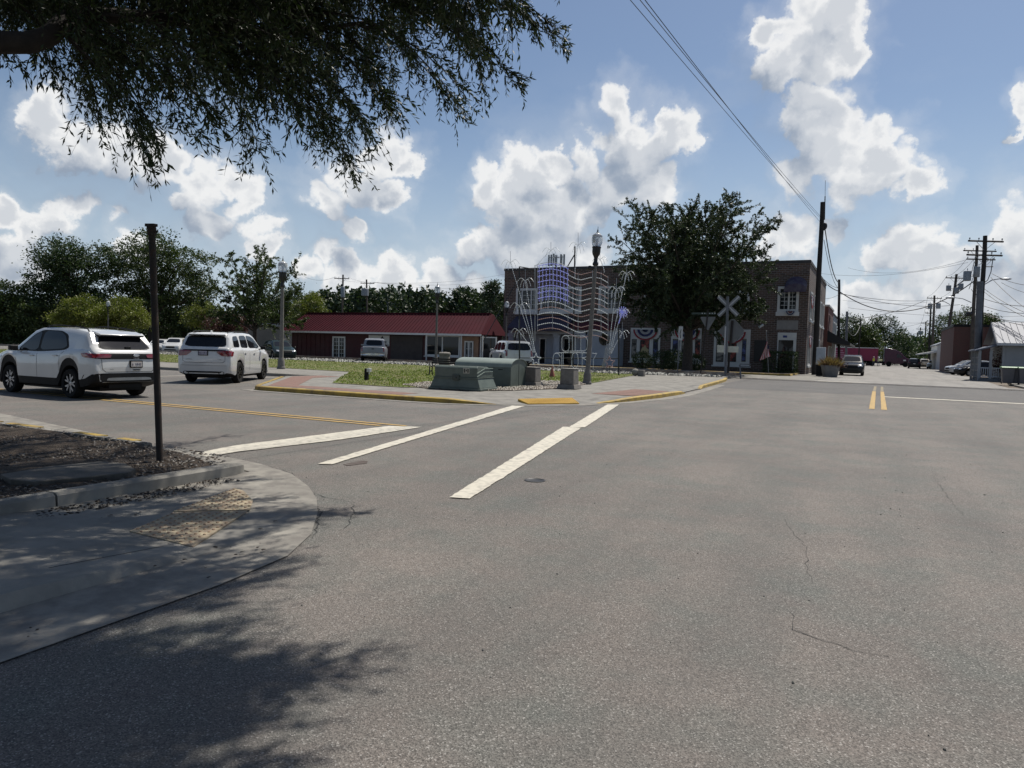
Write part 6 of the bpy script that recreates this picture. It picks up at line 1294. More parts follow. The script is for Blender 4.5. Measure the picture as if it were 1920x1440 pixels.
# ---- small grey house at the right edge
hx, hT = Ft(1880, 680, 66)[0], 66.0
B_ = Bld('small_house', 'small grey clapboard house with a blue-grey metal roof and porch at the right edge', 'house', hx+4, hT+4)
sid = mat('clapboard_grey', (.25, .265, .285), .7, 0, (.215, .23, .25), 1.0)
b = B_.mb(); b.box(hx, hx+12, hT+.03, hT+7, 0, 3.05)
for i in range(17): b.add([(hx-.02, hT+.0, .05+i*.18), (hx+12, hT+.0, .05+i*.18), (hx+12, hT+.029, .228+i*.18), (hx-.02, hT+.029, .228+i*.18)], [(0, 1, 2, 3)]); b.add([(hx-.02, hT, .05+i*.18), (hx+12, hT, .05+i*.18), (hx+12, hT+.029, .05+i*.18), (hx-.02, hT+.029, .05+i*.18)], [(3, 2, 1, 0)])
B_.put(b, 'wall', sid)
rm = mat('roof_blue_metal', (.085, .102, .145), .6, 0, (.07, .085, .12), .8); b = B_.mb(); x0 = hx-.5; n = 34
b.add([(x0, hT-.5, 3.0), (hx+12.5, hT-.5, 3.0), (hx+12.5, hT+3.4, 4.75), (x0, hT+3.4, 4.75), (hx+12.5, hT+7.5, 3.0), (x0, hT+7.5, 3.0)], [(0, 1, 2, 3), (3, 2, 4, 5)])
b.add([(x0, hT-.5, 2.93), (hx+12.5, hT-.5, 2.93), (hx+12.5, hT+3.4, 4.68), (x0, hT+3.4, 4.68)], [(3, 2, 1, 0)])
for i in range(n): x = x0+.05+i*.4; b.add([(x-.02, hT-.5, 3.0), (x+.02, hT-.5, 3.0), (x+.02, hT+3.4, 4.75), (x-.02, hT+3.4, 4.75), (x-.012, hT-.52, 3.05), (x+.012, hT-.52, 3.05), (x+.012, hT+3.38, 4.80), (x-.012, hT+3.38, 4.80)], [(4,5,6,7), (0,1,5,4), (1,2,6,5), (3,0,4,7)])
B_.put(b, 'roof', rm)
b = B_.mb(); b.box(x0, hx+12.5, hT-.54, hT-.50, 2.82, 3.01); b.add([(x0-.02, hT-.54, 2.8), (x0-.02, hT+3.4, 4.58), (x0-.02, hT+3.4, 4.78), (x0-.02, hT-.54, 3.02)], [(0, 1, 2, 3)]); B_.put(b, 'fascia', M['white_wood'])
b = B_.mb(); b.add([(hx+.001, hT+.03, 3.05), (hx+.001, hT+7, 3.05), (hx+.001, hT+3.4, 4.68)], [(0, 1, 2)]); b.box(hx-.05, hx+.12, hT-.04, hT+.02, 0, 3.0); B_.put(b, 'gable', sid)
px0 = Ft(1836, 680, hT+.5)[0]; b = B_.mb(); b.add([(px0-.3, hT+.2, 2.45), (hx, hT+.2, 3.0), (hx, hT+5.5, 3.0), (px0-.3, hT+5.5, 2.45), (px0-.3, hT+.2, 2.35), (hx, hT+.2, 2.88), (hx, hT+5.5, 2.88), (px0-.3, hT+5.5, 2.35)], [(0,1,2,3), (7,6,5,4), (0,4,5,1), (3,0,4,7)]); B_.put(b, 'porch_roof', rm)
for x, t in ((px0, hT+.4), ((px0+hx)/2, hT+.4), (px0, hT+2.9), (px0, hT+5.3)): b = B_.mb(); b.box(x-.09, x+.09, t-.09, t+.09, 0, 2.42); B_.put(b, 'porch_post', sid)
b = B_.mb(); b.box(px0, hx, hT+.3, hT+5.4, 0, .22); B_.put(b, 'porch_floor', M['pole_grey'])
b = B_.mb(); b.box(px0, hx, hT+.37, hT+.43, 1.02, 1.1); b.box(px0, hx, hT+.37, hT+.43, .35, .41)
for i in range(9): x = px0+.15+i*(hx-px0-.2)/9; b.box(x-.02, x+.02, hT+.38, hT+.42, .41, 1.02)
B_.put(b, 'railing', M['white_wood'])
b = B_.mb(); [b.box(px0-.03, px0+.03, hT+.5+i*.6, hT+.56+i*.6, .3, 2.3) for i in range(8)]; [b.box(px0-.035, px0+.035, hT+.4, hT+5.3, z, z+.05) for z in (.3, .8, 1.3, 1.8)]; B_.put(b, 'lattice', sid)
r = thing('hanging_basket', 'dark hanging plant in the porch of the small grey house', 'plant', ST((px0+hx)/2+.5, hT+.9, 1.0), YAW)
n = 420; Pp = rng.normal(0, 1, (n, 3))*np.array([.30, .3, .42])+[0, 0, .5]; V, Q = leaf_arrays(Pp, rng.normal(size=(n, 3)), rng.uniform(.1, .2, n), rng.uniform(.05, .1, n)); npmesh('foliage', V, Q, M['maroon_leaf'], r)
b = MB(); b.lathe([(.22, 0), (.30, .25), (0, .25)], 12); b.build('basket', M['black'], r)
# ---- brick wall block and white house further right
mx = Ft(1787, 650, 98)[0]; mz = Ft(1800, 608, 98)[1]
B_ = Bld('brick_warehouse', 'flat-roofed old red-brown brick building behind the utility poles', 'building', mx+10, 106)
b = B_.mb(); b.box(mx, mx+34, 98, 116, 0, mz-.3); B_.put(b, 'wall', M['brick_old']); b = B_.mb(); b.box(mx-.08, mx+34.1, 97.92, 116.1, mz-.3, mz); B_.put(b, 'coping', M['black'])
b = B_.mb(); [b.box(mx+x, mx+x+.9, 97.96, 97.999, 0, mz-.5) for x in (3.2, 9, 15)]; B_.put(b, 'pilaster', M['brick_old'])
wx = Ft(1757, 660, 132)[0]
B_ = Bld('white_shopfront', 'white gabled shopfront with a pale awning beyond the brick building', 'building', wx+4, 138)
b = B_.mb(); b.xprism([(wx, 0), (wx+8, 0), (wx+8, 3.9), (wx+4, 5.6), (wx, 3.9)], 132, 146); B_.put(b, 'wall', M['white_trim'])
b = B_.mb(); b.xprism([(wx-.2, 3.8), (wx+4, 5.65), (wx+8.2, 3.8), (wx+8.2, 4.0), (wx+4, 5.9), (wx-.2, 4.0)], 131.8, 146.2); B_.put(b, 'roof', M['steel'])
b = B_.mb(); b.xprism([(wx, 3.0), (wx-2.4, 2.5), (wx-2.4, 2.3), (wx, 2.7)], 132.2, 145); B_.put(b, 'awning', M['white_trim']); B_.window(wx+1, wx+3, .9, 2.4, 132, 2, 1); B_.window(wx+4.6, wx+6.6, .9, 2.4, 132, 2, 1)
a = A(492, 640, 92); s0, t0 = toST(a); hz = A(492, 606, 92).z
B_ = Bld('grey_shed', 'plain beige-grey shed glimpsed behind the tree left of the red roof', 'shed', s0, t0+3)
b = B_.mb(); b.box(s0-3.2, s0+3.5, t0, t0+7, 0, hz-.4); B_.put(b, 'wall', mat('beige_block', (.22, .21, .185), .85, 0, (.18, .175, .155), .8)); b = B_.mb(); b.box(s0-3.4, s0+3.7, t0-.25, t0+7.2, hz-.4, hz); B_.put(b, 'roof', M['steel'])
# ================================================================== TREES
def bez(p0, p1, p2, n):
    u = np.linspace(0, 1, n)[:, None]; return (1-u)**2*p0 + 2*u*(1-u)*p1 + u**2*p2
def unit(v): return v/max(np.linalg.norm(v), 1e-6)
class Tree:
    def __init__(s, name, label, base, group=None):
        s.r = thing(name, label, 'tree', base, 0, group); s.wood = MB(); s.P, s.D, s.L, s.W = [], [], [], []
    def limb(s, pts, r0, r1, n=7):
        k = len(pts); s.wood.tube([tuple(p) for p in pts], [r0+(r1-r0)*(i/(k-1))**.8 for i in range(k)], n)
    def leaves(s, P, D, L, W): s.P.append(P); s.D.append(D); s.L.append(L); s.W.append(W)
    def finish(s, leafm, barkm=None):
        if s.wood.v: s.wood.build('trunk', barkm or M['bark'], s.r, smooth=60)
        V, Q = leaf_arrays(np.concatenate(s.P), np.concatenate(s.D), np.concatenate(s.L), np.concatenate(s.W)); npmesh('crown', V, Q, leafm, s.r); return s.r
    def twig(s, p0, d, ln, droop, nl, lL, lW, wood=.006, spread=.8):
        """a leafy shoot that bends down by droop; leaves alternate along it"""
        p2 = p0 + d*ln + np.array([0, 0, -droop*ln]); p1 = p0 + d*ln*.55; c = bez(p0, p1, p2, 5)
        if wood: s.limb(c, wood, wood*.4, 4)
        u = rng.uniform(.08, 1, nl)[:, None]; P = (1-u)**2*p0 + 2*u*(1-u)*p1 + u**2*p2; T = 2*(1-u)*(p1-p0)+2*u*(p2-p1); T /= np.linalg.norm(T, axis=1, keepdims=True)
        s.leaves(P, T*.9 + rng.normal(0, spread, (nl, 3)), lL*rng.uniform(.65, 1.2, nl), lW*rng.uniform(.7, 1.2, nl)); return c

M['leaf_tree'] = m_leaf('oak_tree_leaf', (.036, .050, .022), (.055, .074, .034), (.085, .105, .050), .16)
# ---- big willow-oak type tree before the brick building: ascending limbs ending in feathery sprays
def feathery(name, label, base, height, width, fork, trunk_r, nl, ns, nt, leaf, lL, lW, seed, el=(25, 84), dens=24):
    global rng; rng = np.random.default_rng(seed); T = Tree(name, label, base); top = np.array([0, 0, fork])
    T.limb(bez(np.zeros(3), np.array([.05, 0, fork*.5]), top, 6), trunk_r*1.25, trunk_r*.85, 12)
    for i in range(nl):
        az = 2*math.pi*i*.618+rng.uniform(-.3, .3); e = R(el[0] + (el[1]-el[0])*((i+.5)/nl)**.9); ln = min((height-fork)/max(math.sin(e), .2), width*.5/max(math.cos(e), .12))*rng.uniform(.88, 1.0)
        d = np.array([math.cos(az)*math.cos(e), math.sin(az)*math.cos(e), math.sin(e)]); st = top - np.array([0, 0, rng.uniform(0, fork*.22)])
        end = st + d*ln; mid = st + d*ln*.5 + np.array([0, 0, .10*ln]); c = bez(st, mid, end, 9); T.limb(c, trunk_r*.42, .02, 6)
        for k in range(ns):
            u = .22 + .78*(k+rng.uniform(0, 1))/ns; p = bez(st, mid, end, 40)[min(39, int(u*39))]; tn = unit(2*(1-u)*(mid-st)+2*u*(end-mid))
            q = unit(tn*.75 + rng.normal(0, .62, 3) + np.array([0, 0, .18])); sl_ = ln*.30*rng.uniform(.55, 1.15)*(1.15-.45*u)
            c2 = T.twig(p, q, sl_, .12, int(dens*1.2), lL, lW, .016)
            for j in range(nt):
                v = rng.uniform(.15, 1); p2 = c2[min(4, int(v*4.99))]; q2 = unit(q + rng.normal(0, .6, 3)); T.twig(p2, q2, sl_*.42*rng.uniform(.6, 1.2), .16, dens, lL, lW, .006 if lL < .3 else 0)
    return T.finish(leaf)
g = G(1288, 697); s0, t0 = toST(g); base = ST(s0, 56.0, .02); base = A(1288, 690, base.y); base.z = 0
sc_ = base.y/FPX
feathery('oak_tree', 'large dark feathery oak in front of the brick building, crown spreading over its roof', base, 12.9, 11.8, 4.0, .36, 50, 15, 8, M['leaf_tree'], .17, .072, 14, (9, 84), 36)
# ---- broad trees made of leaf clumps gathered on limbs
def clumpy(name, label, base, lobes, ncl, nleaf, lL, leaf, seed, trunk_r=.3, fork=3, group=None, clr=.75, wood=True):
    global rng; rng = np.random.default_rng(seed); T = Tree(name, label, base, group)
    if wood: T.limb(np.array([[0, 0, 0], [.1, 0, fork*.5], [0, .05, fork]]), trunk_r*1.3, trunk_r, 9)
    vol = np.array([l[3]*l[4]*l[5] for l in lobes])**.8; vol = vol/vol.sum()
    for i, l in enumerate(lobes):
        c = np.array(l[:3], float); rad = np.array(l[3:], float)
        if wood: T.limb(bez(np.array([0, 0, fork]), np.array([c[0]*.3, c[1]*.3, (fork+c[2])*.6]), c + np.array([0, 0, rad[2]*.3]), 6), trunk_r*.55, .04, 6)
        n = max(4, int(ncl*vol[i])); q = rng.normal(size=(n, 3)); q /= np.linalg.norm(q, axis=1, keepdims=True); rr = rng.uniform(.25, 1.0, (n, 1))**.45; cc = c + q*rr*rad*(1+rng.normal(0, .09, (n, 1)))
        cc = cc[cc[:, 2] > .25]
        for j, p in enumerate(cc):
            k = int(nleaf*rng.uniform(.6, 1.4)); R_ = clr*rng.uniform(.55, 1.35); P = p + rng.normal(0, .45, (k, 3))*np.array([R_, R_, R_*.62]); out = unit(p-c)
            T.leaves(P, rng.normal(0, .8, (k, 3)) + out*.7 + np.array([0, 0, -.15]), lL*rng.uniform(.6, 1.3, k), lL*.55*rng.uniform(.6, 1.2, k))
            if wood and j % 5 == 0: T.limb(np.array([c*.5+np.array([0, 0, fork])*.5, (c+p)/2, p]), .05, .012, 4)
    return T.finish(leaf)
def lobe_px(base, Y, items):                                     # crown lobes read off the photograph, at real size
    o = []; k = Y/FPX
    for (x, y, rx, ry) in items: p = A(x, y, Y); o.append((p.x-base.x, random.uniform(-.3, .3)*rx*k, p.z-base.z, rx*k, rx*k*random.uniform(.8, 1.1), ry*k))
    return o
def tree_px(name, label, px_, Y, items, ncl, nleaf, lL, leaf, seed, **kw):
    random.seed(seed); b0 = A(px_, 660, Y); b0.z = 0; return clumpy(name, label, b0, lobe_px(b0, Y, items), ncl, nleaf, lL, leaf, seed, **kw)
tree_px('broad_tree', 'tall dark bushy tree at the left, highest crown behind the nearer white SUV', 135, 92, [(120,480,44,34),(95,520,34,34),(150,520,52,40),(180,490,40,30),(110,560,44,36),(165,570,46,36)], 330, 70, .34, M['leaf_dark'], 21, trunk_r=.4, fork=4, clr=1.25)
tree_px('broad_tree', 'big spreading oak with an open crown top, directly behind the rusty post', 285, 96, [(235,478,48,30),(300,470,50,34),(350,495,50,34),(260,520,60,40),(330,540,56,42),(225,560,46,40),(290,580,56,44),(375,545,30,34)], 430, 66, .34, M['leaf_mid'], 22, trunk_r=.5, fork=4, clr=1.25)
tree_px('broad_tree', 'lower dark tree at the far left edge of the picture', 12, 88, [(-5,555,44,32),(35,560,36,34),(15,590,50,36),(-20,610,46,40),(60,600,36,36),(30,625,40,26)], 300, 66, .34, M['leaf_mid'], 23, trunk_r=.35, fork=3, clr=1.2)
tree_px('broad_tree', 'dark tree filling the gap between the far-left tree and the tall bushy one', 75, 97, [(80,590,44,36),(110,610,44,34),(60,620,40,30)], 180, 62, .34, M['leaf_dark'], 24, fork=2.5, clr=1.2)
tree_px('broad_tree', 'dark tree behind and between the two white SUVs', 345, 100, [(350,590,44,34),(310,615,44,30),(380,620,40,28)], 190, 62, .34, M['leaf_dark'], 25, fork=2.5, clr=1.2)
base = A(477, 660, 72); base.z = 0
feathery('park_tree', 'rounded feathery tree with a bare trunk, left of the lamp post by the second SUV', base, 10.2, 10.2, 3.0, .2, 20, 11, 6, M['leaf_mid'], .24, .10, 12, (4, 84), 18)
tree_px('flowering_bush', 'yellow-green rounded tree behind the nearer SUV roof, left of the small lamp', 150, 80, [(150,580,34,24),(125,600,22,18),(170,600,28,18)], 130, 90, .22, M['leaf_lime'], 26, trunk_r=.12, fork=1.6, clr=.8)
tree_px('flowering_bush', 'yellow-green rounded tree behind the nearer SUV roof, right of the small lamp', 228, 80, [(228,585,38,26),(205,600,26,18),(258,600,22,18)], 150, 90, .22, M['leaf_lime'], 27, trunk_r=.12, fork=1.6, clr=.8)
tree_px('flowering_bush', 'lime-green bush left of the feathery park tree', 385, 84, [(380,590,26,24),(400,600,22,20)], 90, 80, .22, M['leaf_lime'], 28, trunk_r=.1, fork=1.5, clr=.8)
tree_px('maroon_bush', 'reddish-brown bush under the feathery park tree', 412, 80, [(415,605,26,20),(440,612,24,16)], 90, 70, .22, M['maroon_leaf'], 29, trunk_r=.1, fork=1.2, clr=.8)
tree_px('flowering_bush', 'yellow-green tree just left of the red roof', 583, 95, [(580,570,24,22),(565,590,22,20),(598,590,16,16)], 100, 80, .24, M['leaf_lime'], 30, trunk_r=.12, fork=1.6, clr=.85)
tree_px('broad_tree', 'dark tree between the feathery park tree and the lime-green one by the red roof', 545, 104, [(545,560,28,26),(530,595,34,28),(570,610,30,24)], 130, 62, .32, M['leaf_dark'], 31, fork=2.5, clr=1.1)
# woods behind the red roof: one mass, with the taller pines picked out
rng = np.random.default_rng(41); P_, D__, L_ = [], [], []
for i in range(330):
    x = rng.uniform(560, 965); Y = rng.uniform(150, 210); topy = np.interp(x, [560, 600, 640, 700, 760, 800, 840, 880, 920, 965], [562, 553, 549, 551, 547, 553, 561, 549, 562, 556]) + rng.uniform(-4, 8); pt = A(x, topy, 170); hgt = (pt.z)*(1.0 if Y < 185 else 1.08)
    bx = pt.x*Y/170; n = 150; hh_ = rng.uniform(.1, 1, n)**.7*hgt; rad = 3.0*np.clip(1.15-(hh_/hgt)**2.2, .12, 1)
    a = rng.uniform(0, 6.28, n); r_ = rad*rng.uniform(.2, 1, n)**.5; P_.append(np.c_[bx+r_*np.cos(a), Y+r_*np.sin(a), hh_]); D__.append(rng.normal(0, 1, (n, 3))); L_.append(rng.uniform(.6, 1.25, n))
P_, D__, L_ = map(np.concatenate, (P_, D__, L_)); V, Q = leaf_arrays(P_, D__, L_, L_*.6); tag(npmesh('woods', V, Q, M['leaf_pine']), 'long dark belt of woods behind the red-roofed shop row', 'woods', kind='stuff')
def pine(label, px_, ptop, Y, seed, w=3.2):
    global rng; rng = np.random.default_rng(seed); b0 = A(px_, 660, Y); b0.z = 0; h = A(px_, ptop, Y).z; T = Tree('pine_tree', label, b0, 'tall pines above the woods')
    T.limb(np.array([[0, 0, 0], [.2, 0, h*.5], [0, 0, h*.96]]), .3, .06, 7)
    for k in range(26):
        z = h*rng.uniform(.45, .98); a = rng.uniform(0, 6.28); ln = w*rng.uniform(.4, 1)*(1.25-z/h)*1.8; e = np.array([math.cos(a)*ln, math.sin(a)*ln, z+ln*.15]); T.limb(np.array([[0, 0, z], e*[.5, .5, 1], e]), .06, .02, 4)
        for q in range(3): n = 34; P = e*np.array([.55+.2*q, .55+.2*q, 1]) + rng.normal(0, 1, (n, 3))*[.75, .75, .38]; T.leaves(P, rng.normal(0, 1, (n, 3))+[0, 0, .3], rng.uniform(.4, .8, n), rng.uniform(.2, .4, n))
    T.finish(M['leaf_pine'])
for lb, a_, e_, Y_, w_ in (('tallest pine above the woods, just left of the brick building', 918, 530, 150, 3.2), ('flat-topped pine above the woods, left of the tallest pine', 868, 541, 160, 4.5), ('pine at the edge of the brick building, half hidden by it', 938, 552, 155, 3), ('small pine above the woods behind the middle lamp post', 815, 549, 165, 3)): pine(lb, a_, e_, Y_, int(a_), w_)
# trees at the end of the far street and behind the right-hand poles
for i, (nm, lb, px_, Y, it, lf) in enumerate((
    ('broad_tree', 'tree above the left end of the magenta trailer, beside the store awning', 1592, 150, [(1590,615,22,22),(1578,640,22,26),(1605,640,24,26)], 'leaf_dark'),
    ('broad_tree', 'tallest round-topped tree above the purple lorry cab', 1658, 160, [(1655,605,20,14),(1645,625,26,20),(1672,628,26,22),(1655,650,34,24)], 'leaf_dark'),
    ('broad_tree', 'yellowish tree above the middle of the magenta trailer', 1628, 146, [(1625,628,18,16),(1632,648,22,18)], 'leaf_mid'),
    ('broad_tree', 'low dark tree right of the lorry, closing the street view', 1692, 170, [(1688,640,18,18),(1697,660,20,20),(1680,665,26,16)], 'leaf_dark'),
    ('broad_tree', 'thin-leaved tree behind the leaning transformer pole', 1772, 150, [(1770,610,20,18),(1762,640,22,24),(1782,635,18,20),(1765,665,24,20)], 'leaf_mid'),
    ('broad_tree', 'bare-topped tree over the old brick building, left of the big double pole', 1812, 140, [(1800,600,18,12),(1820,598,16,10),(1808,585,14,8)], 'leaf_mid'),
    ('broad_tree', 'tree top showing just right of the big double pole', 1850, 140, [(1848,600,14,9),(1838,606,12,8)], 'leaf_mid'))):
    tree_px(nm, lb, px_, Y, it, 60 if i in (5, 6) else 150, 46 if i != 5 else 18, .42, M[lf], 60+i, trunk_r=.3, fork=3.5, clr=1.5)
rng = np.random.default_rng(43); P_ = []
for i in range(150):
    x = rng.uniform(1690, 1765); Y = rng.uniform(230, 330); hgt = rng.uniform(6, 10); bx = A(x, 660, Y).x; n = 70; P_.append(np.c_[bx+rng.normal(0, 2.2, n), Y+rng.normal(0, 2, n), rng.uniform(0, hgt, n)])
P_ = np.concatenate(P_); n = len(P_); V, Q = leaf_arrays(P_, rng.normal(size=(n, 3)), rng.uniform(.8, 1.5, n), rng.uniform(.5, .9, n)); tag(npmesh('woods', V, Q, M['leaf_dark']), 'low dark woods at the vanishing end of the far street', 'woods', kind='stuff')
rng = np.random.default_rng(44); P_ = []
for i in range(420):
    x = rng.uniform(-160, 600); Y = rng.uniform(118, 150); hgt = rng.uniform(4, 8); bx = A(x, 660, Y).x; n = 90; P_.append(np.c_[bx+rng.normal(0, 2.2, n), Y+rng.normal(0, 2, n), rng.uniform(0, hgt, n)])
P_ = np.concatenate(P_); n = len(P_); V, Q = leaf_arrays(P_, rng.normal(size=(n, 3)), rng.uniform(.6, 1.2, n), rng.uniform(.4, .7, n)); tag(npmesh('woods', V, Q, M['leaf_dark']), 'dark undergrowth belt behind the left-hand trees', 'woods', kind='stuff')
# clipped shrubs before the brick building
rng = np.random.default_rng(45)
def shrub(label, x, y, Y, w, h, leaf='leaf_hedge', n=1700, box=False):
    b0 = A(x, y, Y); r = thing('clipped_shrub', label, 'shrub', (b0.x, b0.y, .12), YAW, 'clipped shrubs before the brick building')
    if box: P = rng.uniform(-1, 1, (n, 3)); k = rng.integers(0, 3, n); P[np.arange(n), k] = np.sign(P[np.arange(n), k])*rng.uniform(.85, 1.05, n)
    else: P = rng.normal(size=(n, 3)); P /= np.linalg.norm(P, axis=1, keepdims=True); P *= rng.uniform(.7, 1.08, (n, 1))
    P = P*[w/2, w/2*.8, h/2]+[0, 0, h/2]; P = P[P[:, 2] > 0]; n = len(P); V, Q = leaf_arrays(P, rng.normal(size=(n, 3)), rng.uniform(.09, .17, n), rng.uniform(.05, .1, n)); npmesh('foliage', V, Q, M[leaf], r)
    b = MB(); b.tube([(0, 0, 0), (0, 0, h*.6)], .06, 6); b.build('stem', M['bark'], r)
shrub('low dark shrub under the first display window', 1204, 690, 60, 1.7, 1.5, 'leaf_dark'); shrub('wide dark shrub left of the tree trunk', 1244, 692, 58, 2.1, 1.6, 'leaf_dark'); shrub('dark shrub touching the tree trunk at its left', 1262, 692, 58.5, 1.8, 1.7, 'leaf_dark')
shrub('dark shrub right of the tree trunk', 1302, 694, 58.5, 1.8, 1.4, 'leaf_dark'); shrub('square green hedge by the corner entrance', 1462, 702, 60.5, 2.6, 1.75, 'leaf_hedge', 3200, True)

# ---- the near tree whose branches hang over the left of the view
rng = np.random.default_rng(5); TB = np.array([-8.6, 4.6, .05]); T = Tree('willow_oak', 'near overhanging oak with drooping narrow leaves, its trunk out of view at the left', tuple(TB))
def rel(x, y, Y): p = A(x, y, Y); return np.array(p) - TB
fork = np.array([.3, .2, 4.6]); T.limb(bez(np.zeros(3), np.array([.1, .1, 2.4]), fork, 8), .42, .30, 16)
limbs = []
def wr0(x, y, z): return np.array([x, y, z])-TB
def main_limb(pts, r0, r1):
    pts = np.array(pts); k = len(pts); out = []
    for i in range(k-1):
        a, b_, c, d = pts[max(i-1, 0)], pts[i], pts[i+1], pts[min(i+2, k-1)]
        for u in np.linspace(0, 1, 8, endpoint=i == k-2): out.append(.5*((2*b_)+(-a+c)*u+(2*a-5*b_+4*c-d)*u*u+(-a+3*b_-3*c+d)*u**3))
    out = np.array(out); T.limb(out, r0, r1, 9); limbs.append(out)
main_limb([fork, rel(-60, 70, 6.2), rel(150, 30, 6.8), rel(330, 38, 7.4), rel(520, 60, 8.0), rel(700, 40, 8.6)], .13, .02)
main_limb([fork, rel(-150, -150, 6), rel(250, -220, 7), rel(600, -200, 8), rel(900, -120, 8.8)], .18, .03)
main_limb([fork, rel(-500, -250, 6.5), rel(-150, -80, 8.5), rel(150, -20, 10), rel(400, 10, 11)], .17, .03)
main_limb([fork, np.array([-1, 3, 6.2]), np.array([-2, 6, 7]), np.array([-2.5, 8, 7.3])], .16, .03)
main_limb([fork, np.array([2.0, -2, 6.2]), np.array([4.2, -3.2, 6.9]), np.array([6, -3.6, 7.2])], .15, .03)
main_limb([fork, np.array([2.5, .2, 6.6]), np.array([4.8, .6, 7.4]), np.array([7, 1.2, 7.7])], .16, .03)
main_limb([fork, wr0(-5, 5.2, 7.2), wr0(-2.4, 6.0, 7.9), wr0(.4, 6.5, 7.7)], .17, .03)
main_limb([fork, wr0(-6, 7, 6.8), wr0(-4, 9.5, 7.6), wr0(-2.2, 11.5, 7.4)], .17, .03)
main_limb([fork, np.array([-2, -1.5, 6.4]), np.array([-4, -3, 7])], .15, .03)
LP = np.concatenate(limbs)
def nearest_limb(tip):
    d = np.linalg.norm((LP-tip)*np.array([1, 1, .55]), axis=1) + np.where(LP[:, 2] < tip[2]+.1, 2.5, 0) + rng.uniform(0, .8, len(LP)); return LP[np.argmin(d)]
def spray(tip, dens=1.0, drop=.42):
    st = nearest_limb(tip + np.array([-.9, -.1, .45])); v = tip-st; ln = np.linalg.norm(v); mid = st + v*.55 + np.array([0, 0, max(.15, .22*ln)]); c = bez(st, mid, tip, 14); T.limb(c, .010+.005*ln, .003, 5)
    nt = int(ln*13*dens)+5
    for k in range(nt):
        u = .25+.75*rng.uniform(0, 1)**.75; p = c[min(13, int(u*13.99))]; tn = unit(c[min(13, int(u*13)+1)]-c[max(0, int(u*13)-1)])
        q = unit(tn*.9+rng.normal(0, .55, 3)+np.array([0, 0, -.12])); T.twig(p, q, rng.uniform(.22, .55)*(1.25-.45*u), drop, int(18*dens), .082, .019, .0026, .5)
    T.twig(c[-2], unit(c[-1]-c[-3]), .35, drop, 16, .09, .022, .002, .5)
SIL = ([-250, -100, 0, 60, 110, 160, 200, 265, 300, 345, 400, 470, 520, 560, 610, 655, 700, 745, 800, 870, 920, 985, 1030, 1080], [180, 150, 120, 118, 165, 205, 290, 325, 300, 285, 275, 330, 230, 255, 300, 345, 290, 245, 150, 240, 165, 60, -20, -60])
for x, y in zip(*SIL):
    for j in range(2 + (600 < x < 900)): spray(rel(x-.06*max(0, x-500)+rng.uniform(-18, 12), y-52+rng.uniform(-30, 12), rng.uniform(6.6, 9.2)), .9, rng.uniform(.2, .5))
for k in range(270):
    x = rng.uniform(-260, 930); ym = np.interp(x, *SIL); y = rng.uniform(-140, max(-10, ym-135-.12*max(0, x-700))); spray(rel(x, y, rng.uniform(6.2, 10.5)), 1.0)
for k in range(130):                                             # further back, over the mulch bed
    x = rng.uniform(-460, 600); spray(rel(x, rng.uniform(-200, 80), rng.uniform(8.5, 13)), 1.0)
def wrel(x, y, z): return np.array([x, y, z])-TB
for k in range(90):                                             # the part of the crown overhead, above the view, that shades the corner
    Y = rng.uniform(3.0, 8.0); X = rng.uniform(-6.5, 1.35 - .25*abs(Y-6.0)); z = max(4.7, 2.35+.55*Y)+rng.uniform(0, 1.5); spray(wrel(X, Y, z), .9, .3)
for k in range(560):                                             # shade over the ramp, the walk and the near road
    y = rng.uniform(860, 1560); lim = np.interp(y, [860, 930, 1000, 1060, 1130, 1190, 1230, 1290, 1350, 1440, 1560], [450, 590, 640, 600, 580, 660, 710, 580, 480, 520, 470]); x = rng.uniform(-700, lim)
    gg = G(x, y)
    if math.sin(gg.x*2.9+gg.y*1.7+.6)+math.sin(gg.y*3.7-gg.x*1.3)+rng.normal(0, .3) < .12: continue
    hh = (2.4+.55*max(gg.y, .5))/.77 + rng.uniform(0, .6); q = gg + S*(hh/S.z); spray(wrel(q.x, q.y, q.z), .85, .25)
for k in range(80): spray(wrel(rng.uniform(-8, -2), rng.uniform(10, 14.5), rng.uniform(6.3, 8.2)), 1.0, .3)
for k in range(40): spray(wrel(rng.uniform(-1.6, 1.1), rng.uniform(4.5, 6.0), rng.uniform(5.6, 6.9)), .9, .3)
for k in range(70):
    l = limbs[rng.integers(3, len(limbs))]; p = l[rng.integers(len(l)//3, len(l))]; spray(p + np.array([rng.uniform(-1.7, 1.7), rng.uniform(-1.7, 1.7), rng.uniform(-1.6, .2)]), .8)
for x, y, Y in ((985, 165, 8.6), (990, 160, 8.7), (1075, 78, 8.9), (1070, 95, 8.8), (1055, 70, 9.0), (960, 130, 8.5), (930, 100, 8.4), (1000, 40, 8.8), (1020, 60, 8.9)):
    st_ = rel(x-330, y-190, Y-.3); tip_ = rel(x-20, y-12, Y); md_ = (st_+tip_)/2+np.array([.1, 0, .28]); c_ = bez(st_, md_, tip_, 16); T.limb(c_, .016, .003, 5)
    for k in range(30): u = rng.uniform(.15, 1); p_ = c_[min(15, int(u*15.9))]; tn_ = unit(c_[min(15, int(u*15)+1)]-c_[max(0, int(u*15)-1)]); T.twig(p_, unit(tn_+rng.normal(0, .42, 3)), rng.uniform(.18, .42)*(1.25-.6*u), .28, 17, .08, .019, .0026, .5)
T.finish(M['leaf_oak'], mat('oak_bark_dark', (.030, .024, .019), .95, 0, (.016, .013, .011), 9, .35, .65, .8, 40))
